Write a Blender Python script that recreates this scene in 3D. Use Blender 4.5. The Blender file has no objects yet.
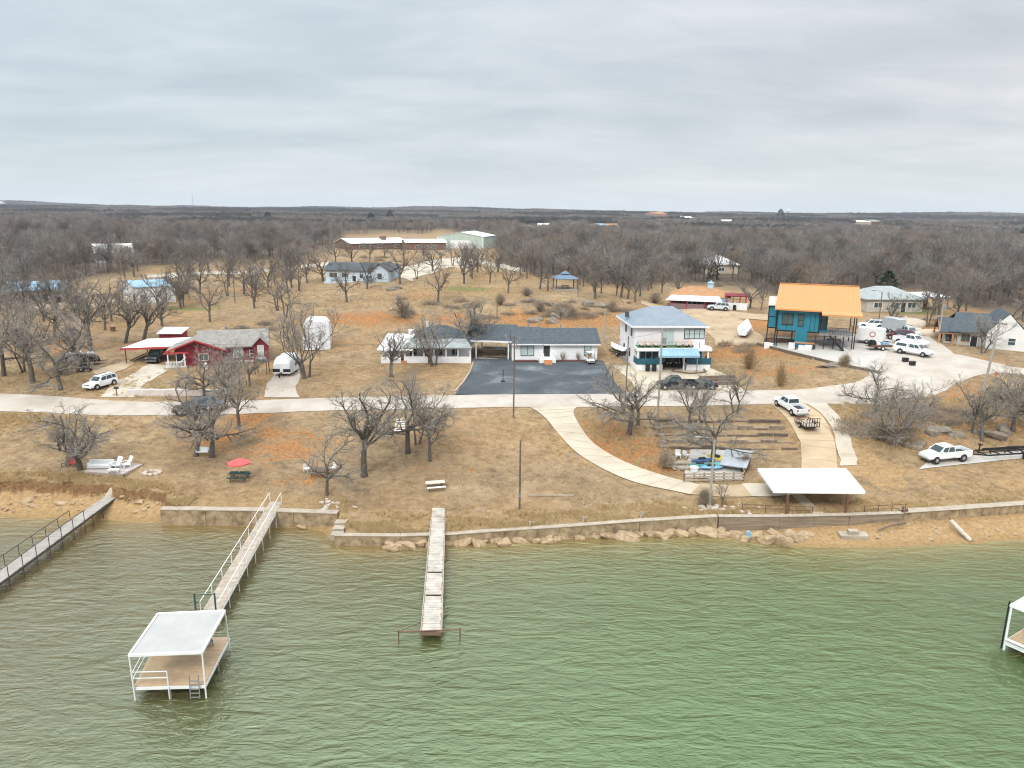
import bpy, math, random
import numpy as np
from mathutils import Vector, Matrix

rnd = random.Random(11)
SC = bpy.context.scene
COL = SC.collection
PI = math.pi
R = math.radians

# ------------------------------------------------------------------ camera geometry
HAZE = .00008
F, CX, CY = 740.0, 512.0, 384.0
PITCH, ROLL, CAMZ = R(13.16), R(0.67), 31.0
fw = np.array([0, math.cos(PITCH), -math.sin(PITCH)])
up0 = np.array([0, math.sin(PITCH), math.cos(PITCH)])
rt0 = np.array([1.0, 0, 0])
RT = math.cos(ROLL) * rt0 + math.sin(ROLL) * up0
UP = -math.sin(ROLL) * rt0 + math.cos(ROLL) * up0


def ray(px, py):
    d = RT * (px - CX) + UP * (CY - py) + fw * F
    return d / d[1]


def proj(x, y, z):
    dz = z - CAMZ
    a = x * RT[0] + y * RT[1] + dz * RT[2]
    b = x * UP[0] + y * UP[1] + dz * UP[2]
    c = x * fw[0] + y * fw[1] + dz * fw[2]
    return CX + F * a / c, CY - F * b / c


def at_height(px, py, z):
    d = ray(px, py)
    t = (z - CAMZ) / d[2]
    return (d[0] * t, t, z)


# ------------------------------------------------------------------ terrain
def ss(a, b, t):
    t = np.clip((t - a) / (b - a), 0, 1)
    return t * t * (3 - 2 * t)


_PY = [50, 62, 70, 78, 88, 98, 104, 112, 125, 134, 145, 160, 190, 240, 320, 450, 700, 1000, 1600, 2400, 3500, 4200, 5000, 6500]
_PZ = [.9, 1.2, 1.6, 2.2, 3.4, 5.0, 5.2, 5.5, 6.1, 6.6, 7.6, 8.8, 10.0, 11.0, 11.2, 11, 8.5, 7.5, 11, 18, 26, 30, 18, 8]
_TY = np.arange(40, 6600, 0.5)
_k = np.exp(-0.5 * (np.arange(-16, 17) / 6.0) ** 2)
_k /= _k.sum()
_TZ = np.convolve(np.pad(np.interp(_TY, _PY, _PZ), 16, mode='edge'), _k, mode='valid')

_shore = [at_height(px, py, 0.0) for px, py in [(-300, 514), (-60, 516), (0, 517), (60, 519), (120, 521), (158, 523), (300, 528), (326, 533), (335, 547), (400, 548), (480, 545), (560, 541), (640, 538), (720, 538), (780, 545), (850, 549), (940, 545), (1024, 540), (1100, 536), (1300, 530)]]
_bank = [at_height(px, py, z) for px, py, z in [(-300, 475, 2.3), (-60, 478, 2.3), (0, 480, 2.3), (60, 482, 2.3), (110, 486, 2.2), (150, 490, 2.1), (168, 496, 1.9), (178, 509, 1.6), (300, 510.5, 1.6), (335, 513, 1.5), (345, 536, .95), (450, 536, .95), (560, 528, 1.2), (640, 522, 1.4), (720, 517, 1.5), (820, 516, 1.5), (905, 515, 1.5), (1024, 505, 1.6), (1100, 500, 1.6), (1300, 490, 1.6)]]
_foot = [1.45, 1.45, 1.45, 1.45, 1.35, 1.2, .9, .1, .35, .4, -.3, -.3, -.3, -.3, .0, .45, .7, .8, .8, .8]
_sx, _sy = np.array([p[0] for p in _shore]), np.array([p[1] for p in _shore])
_bx, _by, _bz = (np.array([p[i] for p in _bank]) for i in range(3))


TERR = [(87.2, 2.95), (88.9, 3.3), (90.6, 3.68), (92.4, 4.06), (94.2, 4.45)]


def shore_y(x):
    return np.interp(x, _sx, _sy)


def bank_y(x):
    return np.interp(x, _bx, _by) + (.35 * np.sin(x * 1.3 + np.sin(x * .4)) + .25 * np.sin(x * 2.9)) * (x < -34) + .68 * (x > -33.5)


def wob(x, y, s):
    return (np.sin(x * s + 1.3 * np.sin(y * s * .7)) + np.sin(y * s * 1.3 + 1.7 * np.sin(x * s * .6 + 2)) + .5 * np.sin((x + y) * s * 2.3)) / 2.5


def H(x, y):
    x = np.asarray(x, float)
    y = np.asarray(y, float)
    p = np.interp(y, _TY, _TZ)
    yb, zb, ft, ys = bank_y(x), np.interp(x, _bx, _bz), np.interp(x, _bx, _foot), shore_y(x)
    pin = p + (zb - np.interp(yb, _TY, _TZ)) * np.exp(-np.clip(y - yb, 0, 200) / 6)
    pin = pin + 2.3 * ss(28, 62, x) * ss(99, 118, y) * (1 - ss(140, 190, y))
    pin = pin + 2.6 * np.exp(-((x + 8) / 46) ** 2) * ss(138, 182, y) * (1 - ss(215, 330, y))
    pin = pin + wob(x, y, .11) * .3 * ss(106, 150, y) + (wob(x + 30, y, .19) * .45 + wob(x, y + 70, .05) * .7) * ss(124, 160, y) * (1 - ss(240, 330, y)) + wob(x, y, .45) * .05 * ss(yb, yb + 6, y) * (1 - ss(94, 98, y) * (1 - ss(106, 116, y)))
    pin = pin + wob(x, y, .0045) * 3.2 * ss(500, 2200, y) + (wob(x + 400, y * .4, .0022) * 17 + wob(x - 900, y * .5, .0085) * 6) * ss(1500, 3600, y) + wob(x + 90, y, .012) * 2.2 * ss(330, 700, y) + 4 * ss(300, 1500, -x) * ss(900, 2600, y)
    yt = y - .03 * (x - 20)
    terr = np.full_like(pin, 2.6)
    for yw, zl in TERR:
        terr = terr + (zl - terr) * ss(yw - .12, yw + .12, yt)
    mk = ss(18.8, 19.6, x) * (1 - ss(35.4, 36.2, x)) * ss(81, 84.5, yt) * (1 - ss(94.4, 96, yt))
    pin = pin + (terr - pin) * mk
    low = np.where(y > ys, ft * (y - ys) / np.maximum(yb - .6 - ys, .3), np.maximum(-.16 * (ys - y), -2.6))
    low = np.minimum(low, ft + .1) + wob(x, y, 1.1) * .05
    return low + (pin - low) * ss(yb - .75, yb, y)


def Hs(x, y):
    return float(H(x, y))


_YS = np.concatenate([np.arange(30, 260, .1), np.arange(260, 900, 1.0), np.arange(900, 6000, 10)])


def G(px, py):
    d = ray(px, py)
    zr = CAMZ + d[2] * _YS
    hh = np.maximum(H(d[0] * _YS, _YS), -0.2)
    i = int(np.argmax(zr <= hh))
    if not (zr <= hh).any():
        i = len(_YS) - 1
    t = _YS[i]
    if i > 0:
        a, b = zr[i - 1] - hh[i - 1], zr[i] - hh[i]
        t = _YS[i - 1] + (_YS[i] - _YS[i - 1]) * a / (a - b)
    return Vector((d[0] * t, t, Hs(d[0] * t, t)))


def tall(p, py_top):
    """height of an upright thing standing at p whose top shows at row py_top"""
    lo, hi = 0.0, 60.0
    for _ in range(40):
        m = (lo + hi) / 2
        if proj(p[0], p[1], p[2] + m)[1] > py_top:
            lo = m
        else:
            hi = m
    return lo


def mpp(p):
    return (p[1] * math.cos(PITCH) + (CAMZ - p[2]) * math.sin(PITCH)) / F


# ------------------------------------------------------------------ materials
MATS = {}


def mat(name, col, rough=.75, var=.15, scale=1.5, metal=0.0, bump=0.0, spec=.4, stretch=None, tint=None):
    if name in MATS:
        return MATS[name]
    m = bpy.data.materials.new(name)
    m.use_nodes = True
    nt = m.node_tree
    b = nt.nodes['Principled BSDF']
    b.inputs['Roughness'].default_value = rough
    b.inputs['Metallic'].default_value = metal
    b.inputs['Specular IOR Level'].default_value = spec
    tc = nt.nodes.new('ShaderNodeTexCoord')
    mp = nt.nodes.new('ShaderNodeMapping')
    if stretch:
        mp.inputs['Scale'].default_value = stretch
    nt.links.new(tc.outputs['Object'], mp.inputs['Vector'])
    n = nt.nodes.new('ShaderNodeTexNoise')
    n.inputs['Scale'].default_value = scale
    n.inputs['Detail'].default_value = 6
    n.inputs['Roughness'].default_value = .65
    nt.links.new(mp.outputs['Vector'], n.inputs['Vector'])
    r = nt.nodes.new('ShaderNodeValToRGB')
    t = tint or (1, 1, 1)
    r.color_ramp.elements[0].position = .3
    r.color_ramp.elements[1].position = .7
    r.color_ramp.elements[0].color = (*[max(0, c * (1 - var) * q) for c, q in zip(col, t)], 1)
    r.color_ramp.elements[1].color = (*[min(1, c * (1 + var * .6)) for c in col], 1)
    nt.links.new(n.outputs['Fac'], r.inputs['Fac'])
    nt.links.new(r.outputs['Color'], b.inputs['Base Color'])
    if bump:
        bp = nt.nodes.new('ShaderNodeBump')
        bp.inputs['Strength'].default_value = bump
        bp.inputs['Distance'].default_value = .05
        nt.links.new(n.outputs['Fac'], bp.inputs['Height'])
        nt.links.new(bp.outputs['Normal'], b.inputs['Normal'])
    MATS[name] = m
    return m


WHITE = mat('white_paint', (.78, .78, .77), .6, .1, 1.2)
SIDING = mat('white_siding', (.82, .82, .82), .7, .08, .8, stretch=(1, 1, 6))
PINKW = mat('pale_stucco', (.80, .77, .78), .8, .07, .6)
METALW = mat('white_metal_roof', (.82, .815, .80), .55, .16, .7)
SLATE = mat('slate_shingle', (.075, .088, .10), .85, .3, 1.6, bump=.3)
GREYSH = mat('grey_shingle', (.27, .25, .225), .9, .3, 1.5, bump=.3)
GREYGRN = mat('grey_green_shingle', (.33, .355, .345), .9, .25, 1.3, bump=.3)
BLUEROOF = mat('steel_blue_shingle', (.22, .255, .295), .8, .12, 1.0, bump=.2)
LTBLUE = mat('light_blue_metal', (.25, .40, .51), .5, .2, .4)
BLUEM = mat('blue_metal_sheet', (.25, .42, .56), .5, .25, .3)
REDP = mat('red_paint', (.24, .022, .038), .75, .45, 1.2)
REDB = mat('bright_red_paint', (.44, .05, .055), .6, .15, 1.0)
BROWNROOF = mat('orange_brown_shingle', (.40, .21, .10), .85, .2, .8, bump=.2)
ORANGE = mat('orange_metal_roof', (.60, .275, .10), .5, .06, .3)
TEAL = mat('teal_steel', (.018, .20, .28), .5, .15, .7)
BLACKM = mat('black_metal', (.018, .018, .02), .5, .3, 3)
DARK = mat('dark_interior', (.03, .03, .032), .8, .3, 2)
GLASS = mat('window_glass', (.06, .085, .09), .08, .3, .6, spec=.6)
PALEGL = mat('curtained_glass', (.50, .58, .58), .15, .12, .6, spec=.6)
WOODG = mat('weathered_wood', (.42, .35, .28), .9, .3, 2.2, stretch=(1, 1, 1), bump=.3)
WOODT = mat('tan_deck_wood', (.50, .36, .23), .85, .22, 1.4, bump=.2)
WOODD = mat('dark_timber', (.16, .12, .09), .9, .4, 2.5, bump=.4)
POLEW = mat('pole_wood', (.16, .125, .10), .9, .3, 3, stretch=(3, 3, .4))
POLEG = mat('grey_pole_wood', (.38, .34, .30), .9, .25, 3, stretch=(3, 3, .4))
ORWOOD = mat('orange_stained_wood', (.50, .22, .09), .75, .2, 1.5)
CONC = mat('concrete', (.40, .335, .26), .9, .25, 1.1, bump=.25)
CONCD = mat('stained_concrete', (.36, .27, .17), .9, .5, 1.3, bump=.35, tint=(.8, .75, .65))
STEELR = mat('rusty_steel', (.17, .085, .055), .8, .4, 5)
STEELG = mat('grey_steel', (.30, .30, .30), .5, .2, 3, metal=.3)
ROCK = mat('sandstone_rock', (.41, .295, .18), .95, .4, 1.6, bump=.7)
ROCKG = mat('grey_rock', (.235, .195, .15), .95, .45, 1.4, bump=.7)
RUBBER = mat('tyre_rubber', (.022, .022, .023), .85, .2, 5)
CHROME = mat('wheel_alloy', (.45, .46, .47), .35, .1, 5, metal=.6)
CARW = mat('white_car_paint', (.80, .81, .82), .25, .03, 1)
CARBLK = mat('black_car_paint', (.02, .022, .025), .25, .1, 1)
CARGRY = mat('grey_car_paint', (.12, .14, .16), .3, .1, 1)
CARMAR = mat('maroon_car_paint', (.14, .02, .025), .3, .1, 1)
CARSIL = mat('silver_car_paint', (.55, .58, .60), .3, .05, 1)
BEDLINE = mat('bed_liner', (.035, .035, .04), .8, .2, 4)
LAMPCL = mat('clear_lamp', (.75, .77, .78), .2, .05, 3)
LAMPRED = mat('red_lamp', (.45, .02, .02), .3, .1, 3)
TARPW = mat('white_tarp', (.74, .75, .78), .7, .15, 1.6, bump=.5)
TARPG = mat('grey_tarp', (.36, .38, .40), .8, .2, 1.6, bump=.4)
STONE = mat('pale_stone_veneer', (.50, .46, .40), .9, .25, 1.8, bump=.4)
PINKST = mat('whitewashed_stone', (.66, .58, .54), .9, .22, 1.8, bump=.5)
CANVR = mat('coral_red_canvas', (.68, .10, .10), .75, .15, 1.2)
GREENP = mat('dark_green_paint', (.03, .075, .065), .6, .2, 2)
TURF = mat('green_turf', (.06, .15, .04), .95, .3, 4)
CUSH = mat('tan_cushion', (.55, .42, .33), .9, .15, 3)
BLUEP = mat('blue_plastic', (.035, .11, .26), .4, .1, 2)
YELP = mat('yellow_plastic', (.56, .47, .06), .4, .1, 2)
GRNP = mat('turquoise_plastic', (.05, .23, .22), .4, .1, 2)
NAVYC = mat('navy_canvas', (.015, .04, .14), .8, .2, 3)
DKBLUER = mat('teal_railing', (.02, .10, .14), .6, .3, 2)
CEDAR = mat('cedar_needles', (.028, .055, .022), .95, .4, 2)
BARK = mat('oak_bark', (.135, .115, .096), .95, .4, 3.0, bump=.6)
BARKL = mat('pale_lichen_bark', (.23, .20, .165), .95, .4, 2.4, bump=.6)
TANW = mat('beige_wall', (.48, .41, .31), .85, .15, .8)
REDBRICK = mat('brown_brick', (.20, .12, .085), .9, .25, 1.5)


def twig_mat(name, cols):
    m = bpy.data.materials.new(name)
    m.use_nodes = True
    nt = m.node_tree
    b = nt.nodes['Principled BSDF']
    b.inputs['Roughness'].default_value = .95
    b.inputs['Specular IOR Level'].default_value = .15
    oi = nt.nodes.new('ShaderNodeObjectInfo')
    r = nt.nodes.new('ShaderNodeValToRGB')
    e = r.color_ramp.elements
    while len(e) < len(cols):
        e.new(.5)
    for i, c in enumerate(cols):
        e[i].position = i / (len(cols) - 1)
        e[i].color = (*c, 1)
    nt.links.new(oi.outputs['Random'], r.inputs['Fac'])
    nt.links.new(r.outputs['Color'], b.inputs['Base Color'])
    MATS[name] = m
    return m


TWIG = twig_mat('oak_twigs', [(.30, .265, .23), (.34, .30, .255), (.27, .24, .21)])
TWIGF = twig_mat('woodland_twigs', [(0.116, 0.099, 0.09), (0.302, 0.267, 0.236), (0.082, 0.075, 0.07), (0.228, 0.198, 0.171), (0.262, 0.237, 0.216), (0.136, 0.123, 0.116), (0.243, 0.178, 0.131), (0.175, 0.159, 0.146)])
GOLDTW = twig_mat('golden_bush_twigs', [(.30, .19, .10), (.34, .23, .12)])
SCRUB = twig_mat('scrub_twigs', [(.27, .21, .16), (.33, .25, .17), (.24, .20, .165)])


TWIGD = twig_mat('dark_woodland_twigs', [(.075, .075, .068), (.11, .095, .085), (.06, .068, .055), (.13, .115, .10), (.085, .085, .07)])


# ------------------------------------------------------------------ mesh builder
class MB:
    def __init__(s):
        s.v, s.f = [], []

    def add(s, vs, fs):
        o = len(s.v)
        s.v += [tuple(p) for p in vs]
        s.f += [tuple(i + o for i in f) for f in fs]
        return s

    def box(s, x0, y0, z0, x1, y1, z1):
        return s.add([(x0, y0, z0), (x1, y0, z0), (x1, y1, z0), (x0, y1, z0), (x0, y0, z1), (x1, y0, z1), (x1, y1, z1), (x0, y1, z1)],
                     [(3, 2, 1, 0), (4, 5, 6, 7), (0, 1, 5, 4), (1, 2, 6, 5), (2, 3, 7, 6), (3, 0, 4, 7)])

    def beam(s, a, b, w, h=None):
        a, b = Vector(a), Vector(b)
        h = h or w
        d = (b - a)
        d.normalize()
        u = d.cross(Vector((0, 0, 1)))
        if u.length < 1e-3:
            u = Vector((1, 0, 0))
        u.normalize()
        n = u.cross(d)
        vs = []
        for p in (a, b):
            for i, j in ((-1, -1), (1, -1), (1, 1), (-1, 1)):
                vs.append(p + u * (i * w / 2) + n * (j * h / 2))
        return s.add(vs, [(0, 1, 2, 3), (7, 6, 5, 4), (0, 4, 5, 1), (1, 5, 6, 2), (2, 6, 7, 3), (3, 7, 4, 0)])

    def tube(s, pts, rs, n=6, caps=True):
        pts = [Vector(p) for p in pts]
        if not isinstance(rs, (list, tuple)):
            rs = [rs] * len(pts)
        vs, fs = [], []
        u = None
        for i, p in enumerate(pts):
            d = (pts[min(i + 1, len(pts) - 1)] - pts[max(i - 1, 0)])
            d.normalize()
            if u is None:
                u = d.orthogonal()
            u = u - d * u.dot(d)
            u.normalize()
            w = d.cross(u)
            for k in range(n):
                a = 2 * PI * k / n
                vs.append(p + (u * math.cos(a) + w * math.sin(a)) * rs[i])
        for i in range(len(pts) - 1):
            for k in range(n):
                a, b = i * n + k, i * n + (k + 1) % n
                fs.append((a, b, b + n, a + n))
        if caps:
            fs.append(tuple(range(n))[::-1])
            fs.append(tuple(range((len(pts) - 1) * n, len(pts) * n)))
        return s.add(vs, fs)

    def cyl(s, x, y, z0, z1, r0, r1=None, n=10):
        return s.tube([(x, y, z0), (x, y, z1)], [r0, r0 if r1 is None else r1], n)

    def slab(s, q, t):
        """a thick sheet: top polygon q, dropped by t"""
        n = len(q)
        vs = [tuple(p) for p in q] + [(p[0], p[1], p[2] - t) for p in q]
        return s.add(vs, [tuple(range(n)), tuple(range(2 * n - 1, n - 1, -1))] + [(i, i + n, (i + 1) % n + n, (i + 1) % n) for i in range(n)])

    def prism(s, prof, y0, y1):
        """polygon in x,z pushed along y"""
        n = len(prof)
        vs = [(x, y0, z) for x, z in prof] + [(x, y1, z) for x, z in prof]
        return s.add(vs, [tuple(range(n)), tuple(range(2 * n - 1, n - 1, -1))] + [((i + 1) % n, i, i + n, (i + 1) % n + n) for i in range(n)])

    def prismx(s, prof, x0, x1):
        n = len(prof)
        vs = [(x0, y, z) for y, z in prof] + [(x1, y, z) for y, z in prof]
        return s.add(vs, [tuple(range(n)), tuple(range(2 * n - 1, n - 1, -1))] + [(i, (i + 1) % n, (i + 1) % n + n, i + n) for i in range(n)])

    def gable(s, x0, x1, y0, y1, ze, zr, t=.15):
        """two roof slopes, ridge along x"""
        ym = (y0 + y1) / 2
        s.slab([(x0, y0, ze), (x1, y0, ze), (x1, ym, zr), (x0, ym, zr)], t)
        return s.slab([(x1, y1, ze), (x0, y1, ze), (x0, ym + .004, zr), (x1, ym + .004, zr)], t)

    def gabley(s, x0, x1, y0, y1, ze, zr, t=.15):
        xm = (x0 + x1) / 2
        s.slab([(x0, y0, ze), (xm, y0, zr), (xm, y1, zr), (x0, y1, ze)], t)
        return s.slab([(xm + .004, y0, zr), (x1, y0, ze), (x1, y1, ze), (xm + .004, y1, zr)], t)

    def hip(s, x0, x1, y0, y1, ze, zr, ins, t=.18):
        ym = (y0 + y1) / 2
        a, b = (x0 + ins, ym, zr), (x1 - ins, ym, zr)
        c = [(x0, y0, ze), (x1, y0, ze), (x1, y1, ze), (x0, y1, ze)]
        lo = [(p[0], p[1], ze - t) for p in c]
        return s.add(c + [a, b] + lo, [(0, 1, 5, 4), (1, 2, 5), (2, 3, 4, 5), (3, 0, 4), (0, 6, 7, 1), (1, 7, 8, 2), (2, 8, 9, 3), (3, 9, 6, 0), (9, 8, 7, 6)])

    def blob(s, c, r, seed, rough=.25, flat=1.0, n=2):
        """an irregular stone"""
        q = random.Random(seed)
        ph = [(q.uniform(0, 6), q.uniform(0, 6), q.uniform(1.2, 2.6)) for _ in range(5)]
        rows, cols = 7, 11
        vs, fs = [], []
        for i in range(rows + 1):
            th = PI * i / rows
            for k in range(cols):
                a = 2 * PI * k / cols
                d = Vector((math.sin(th) * math.cos(a), math.sin(th) * math.sin(a), math.cos(th)))
                k2 = 1 + rough * sum(math.sin(f * (d.x * 1.3 + d.z) + p) * math.sin(f * d.y * 1.4 + p2) for p, p2, f in ph) * .7
                e = Vector((math.copysign(abs(d.x) ** .7, d.x), math.copysign(abs(d.y) ** .7, d.y), math.copysign(abs(d.z) ** .75, d.z)))
                vs.append((c[0] + e.x * r[0] * k2, c[1] + e.y * r[1] * k2, c[2] + e.z * r[2] * k2 * flat))
        for i in range(rows):
            for k in range(cols):
                fs.append((i * cols + k, (i + 1) * cols + k, (i + 1) * cols + (k + 1) % cols, i * cols + (k + 1) % cols))
        return s.add(vs, fs)

    def mesh(s, name, m):
        me = bpy.data.meshes.new(name)
        me.from_pydata(s.v, [], s.f)
        for q in (m if isinstance(m, (list, tuple)) else [m]):
            me.materials.append(q)
        me.update()
        return me

    def build(s, name, m, parent=None, smooth=False):
        me = s.mesh(name, m)
        if smooth:
            me.polygons.foreach_set('use_smooth', [True] * len(me.polygons))
        o = bpy.data.objects.new(name, me)
        COL.objects.link(o)
        if parent:
            o.parent = parent
        return o


def tag(o, label=None, cat=None, group=None, kind=None):
    for k, v in (('label', label), ('category', cat), ('group', group), ('kind', kind)):
        if v:
            o[k] = v
    return o


def thing(name, label, cat, loc=(0, 0, 0), rz=0.0, group=None):
    o = bpy.data.objects.new(name, None)
    o.empty_display_size = .3
    COL.objects.link(o)
    o.location = loc
    o.rotation_euler = (0, 0, rz)
    return tag(o, label, cat, group)


def copy_tree(o, parent=None):
    c = o.copy()
    COL.objects.link(c)
    c.parent = parent
    for ch in list(o.children):
        copy_tree(ch, c)
    return c


def struct(o):
    return tag(o, kind='structure')


def heading(a, b):
    return math.atan2(b[1] - a[1], b[0] - a[0])


# ------------------------------------------------------------------ world, sun, camera
ELEV, AZ = R(42), R(205)       # the sun stands behind the camera, a little to the left, veiled by cloud
w = bpy.data.worlds.new('World')
SC.world = w
w.use_nodes = True
nt = w.node_tree
nt.nodes.clear()
N = nt.nodes.new
Lk = nt.links.new
out = N('ShaderNodeOutputWorld')
sky = N('ShaderNodeTexSky')
sky.sky_type = 'NISHITA'
sky.sun_disc = False
sky.sun_elevation = ELEV
sky.sun_rotation = AZ
bg1 = N('ShaderNodeBackground')
bg1.inputs['Strength'].default_value = .1
Lk(sky.outputs['Color'], bg1.inputs['Color'])
tc = N('ShaderNodeTexCoord')
sep = N('ShaderNodeSeparateXYZ')
Lk(tc.outputs['Generated'], sep.inputs[0])


def mth(op, a, b=None, c=None):
    n = N('ShaderNodeMath')
    n.operation = op
    for i, q in enumerate((a, b, c)):
        if q is None:
            continue
        if isinstance(q, (int, float)):
            n.inputs[i].default_value = q
        else:
            Lk(q, n.inputs[i])
    return n.outputs[0]


zz = mth('MAXIMUM', sep.outputs['Z'], 0.0)
den = mth('ADD', zz, .16)
cx, cy = mth('DIVIDE', sep.outputs['X'], den), mth('DIVIDE', sep.outputs['Y'], den)
cmb = N('ShaderNodeCombineXYZ')
Lk(mth('MULTIPLY', cx, .55), cmb.inputs[0])
Lk(cy, cmb.inputs[1])
n1 = N('ShaderNodeTexNoise')
n1.inputs['Scale'].default_value = 1.15
n1.inputs['Detail'].default_value = 7
n1.inputs['Roughness'].default_value = .52
n1.inputs['Distortion'].default_value = .35
Lk(cmb.outputs[0], n1.inputs['Vector'])
rp = N('ShaderNodeValToRGB')
e = rp.color_ramp.elements
e[0].position, e[1].position = .36, .65
e[0].color = (.44, .485, .51, 1)
e[1].color = (.685, .69, .695, 1)
q = e.new(.5)
q.color = (.55, .58, .597, 1)
n2 = N('ShaderNodeTexNoise')
n2.inputs['Scale'].default_value = 4.2
n2.inputs['Detail'].default_value = 8
n2.inputs['Roughness'].default_value = .6
n2.inputs['Distortion'].default_value = .6
Lk(cmb.outputs[0], n2.inputs['Vector'])
Lk(mth('ADD', mth('MULTIPLY', n1.outputs['Fac'], .74), mth('MULTIPLY', n2.outputs['Fac'], .26)), rp.inputs['Fac'])
# warmer, pinker cloud towards the right, brighter thin veil near the horizon, brighter overhead as an overcast sky is
mxr = N('ShaderNodeMixRGB')
mxr.blend_type = 'MULTIPLY'
tint = N('ShaderNodeMixRGB')
Lk(mth('MULTIPLY_ADD', sep.outputs['X'], .85, .5), tint.inputs[0])
tint.inputs[1].default_value = (.87, .96, 1.0, 1)
tint.inputs[2].default_value = (1.0, .96, .96, 1)
mxr.inputs[0].default_value = 1.0
Lk(rp.outputs['Color'], mxr.inputs[1])
Lk(tint.outputs[0], mxr.inputs[2])
hz = N('ShaderNodeMixRGB')
hfac = mth('POWER', mth('SUBTRACT', 1.0, mth('MINIMUM', mth('MULTIPLY', zz, 5.5), 1.0)), 2.0)
Lk(mth('MULTIPLY', hfac, .75), hz.inputs[0])
Lk(mxr.outputs[0], hz.inputs[1])
hz.inputs[2].default_value = (.62, .66, .685, 1)
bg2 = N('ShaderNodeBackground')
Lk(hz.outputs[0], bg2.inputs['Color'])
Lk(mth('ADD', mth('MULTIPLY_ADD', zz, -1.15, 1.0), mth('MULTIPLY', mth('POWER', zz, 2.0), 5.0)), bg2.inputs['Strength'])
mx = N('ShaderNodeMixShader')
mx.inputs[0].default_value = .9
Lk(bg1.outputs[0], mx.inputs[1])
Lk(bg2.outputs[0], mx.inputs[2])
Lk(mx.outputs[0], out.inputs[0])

sl = bpy.data.lights.new('sun', 'SUN')
sl.energy = 1.5
sl.angle = R(15)
sl.color = (1, .95, .88)
so = bpy.data.objects.new('sun', sl)
COL.objects.link(so)
sd = Vector((math.sin(AZ) * math.cos(ELEV), math.cos(AZ) * math.cos(ELEV), math.sin(ELEV)))
so.rotation_euler = (-sd).to_track_quat('-Z', 'Y').to_euler()

cam = bpy.data.cameras.new('camera')
cam.sensor_width = 36
cam.lens = F / 1024 * 36
cam.clip_end = 20000
co = bpy.data.objects.new('camera', cam)
COL.objects.link(co)
m3 = Matrix((RT.tolist(), UP.tolist(), (-fw).tolist())).transposed()
co.matrix_world = Matrix.Translation((0, 0, CAMZ)) @ m3.to_4x4()
SC.camera = co
SC.view_settings.view_transform = 'Standard'
SC.view_settings.look = 'None'
SC.view_settings.gamma = 1
SC.view_settings.exposure = 0.42
SC.cycles.max_bounces = 6
SC.cycles.diffuse_bounces = 2
SC.cycles.volume_bounces = 0
SC.cycles.use_adaptive_sampling = True
SC.cycles.adaptive_threshold = .008
SC.cycles.use_denoising = True
SC.cycles.filter_width = 1.15
# ------------------------------------------------------------------ ground sheet
def tri_wave(px, py):
    return 0


FOREST_EDGE = [(-400, 330), (-100, 305), (0, 300), (80, 282), (150, 268), (250, 263), (330, 254), (345, 236), (440, 231), (488, 239), (505, 268), (540, 276), (640, 291), (662, 284), (750, 288), (775, 298), (862, 296), (925, 293), (965, 308), (1000, 318), (1024, 330), (1140, 345), (1500, 360)]
FIELDS = [(190, 217, 70), (865, 227, 60), (1012, 238, 60), (600, 229, 35), (535, 229, 35), (700, 221, 40)]


def forest_mask(x, y, z):
    px, py = proj(x, y, z)
    e = np.interp(px, [a for a, b in FOREST_EDGE], [b for a, b in FOREST_EDGE])
    e = e + 4 * np.sin(px * .11) + 3 * np.sin(px * .047 + 1)
    return (py < e) & (y > 150), px, py


yr = np.concatenate([np.arange(36, 56, 1.0), np.arange(56, 112, .36), np.arange(112, 160, .7), np.arange(160, 280, 1.5), np.geomspace(280, 5600, 130)])
NU = 460
ur = np.linspace(-1, 1, NU)
ur = np.sign(ur) * np.abs(ur) ** 1.04
YY = np.repeat(yr[:, None], NU, 1)
XX = ur[None, :] * (YY * .86 + 10)
ZZ = H(XX, YY)

# masks: R bare red earth, G green grass, B pale sand / gravel, A woodland litter
mask = np.zeros(YY.shape + (4,), np.float32)
fm, PX, PY = forest_mask(XX, YY, ZZ)
mask[..., 3] = np.clip((np.interp(PX, [a for a, b in FOREST_EDGE], [b for a, b in FOREST_EDGE]) - PY) / 7 + .3, 0, 1) * ss(150, 170, YY)
sh, bk = shore_y(XX), bank_y(XX)
mask[..., 2] = np.maximum(mask[..., 2], (1 - ss(bk - .9, bk - .5, YY)))
gold = np.clip(np.exp(-((YY - bk - 1.2) / 1.8) ** 2) * (YY > bk - .8), 0, 1)
cliff = ((YY > bk - .8) & (YY < bk + .1) & (XX < -33)).astype(np.float32)


def blob(px, py, rx, ry, ch, wt, rot=0):
    p = G(px, py)
    dx, dy = XX - p[0], YY - p[1]
    c, s_ = math.cos(rot), math.sin(rot)
    a, b = dx * c + dy * s_, -dx * s_ + dy * c
    k = wt * np.exp(-((a / rx) ** 2 + (b / ry) ** 2))
    mask[..., ch] = np.maximum(mask[..., ch], k)


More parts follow.
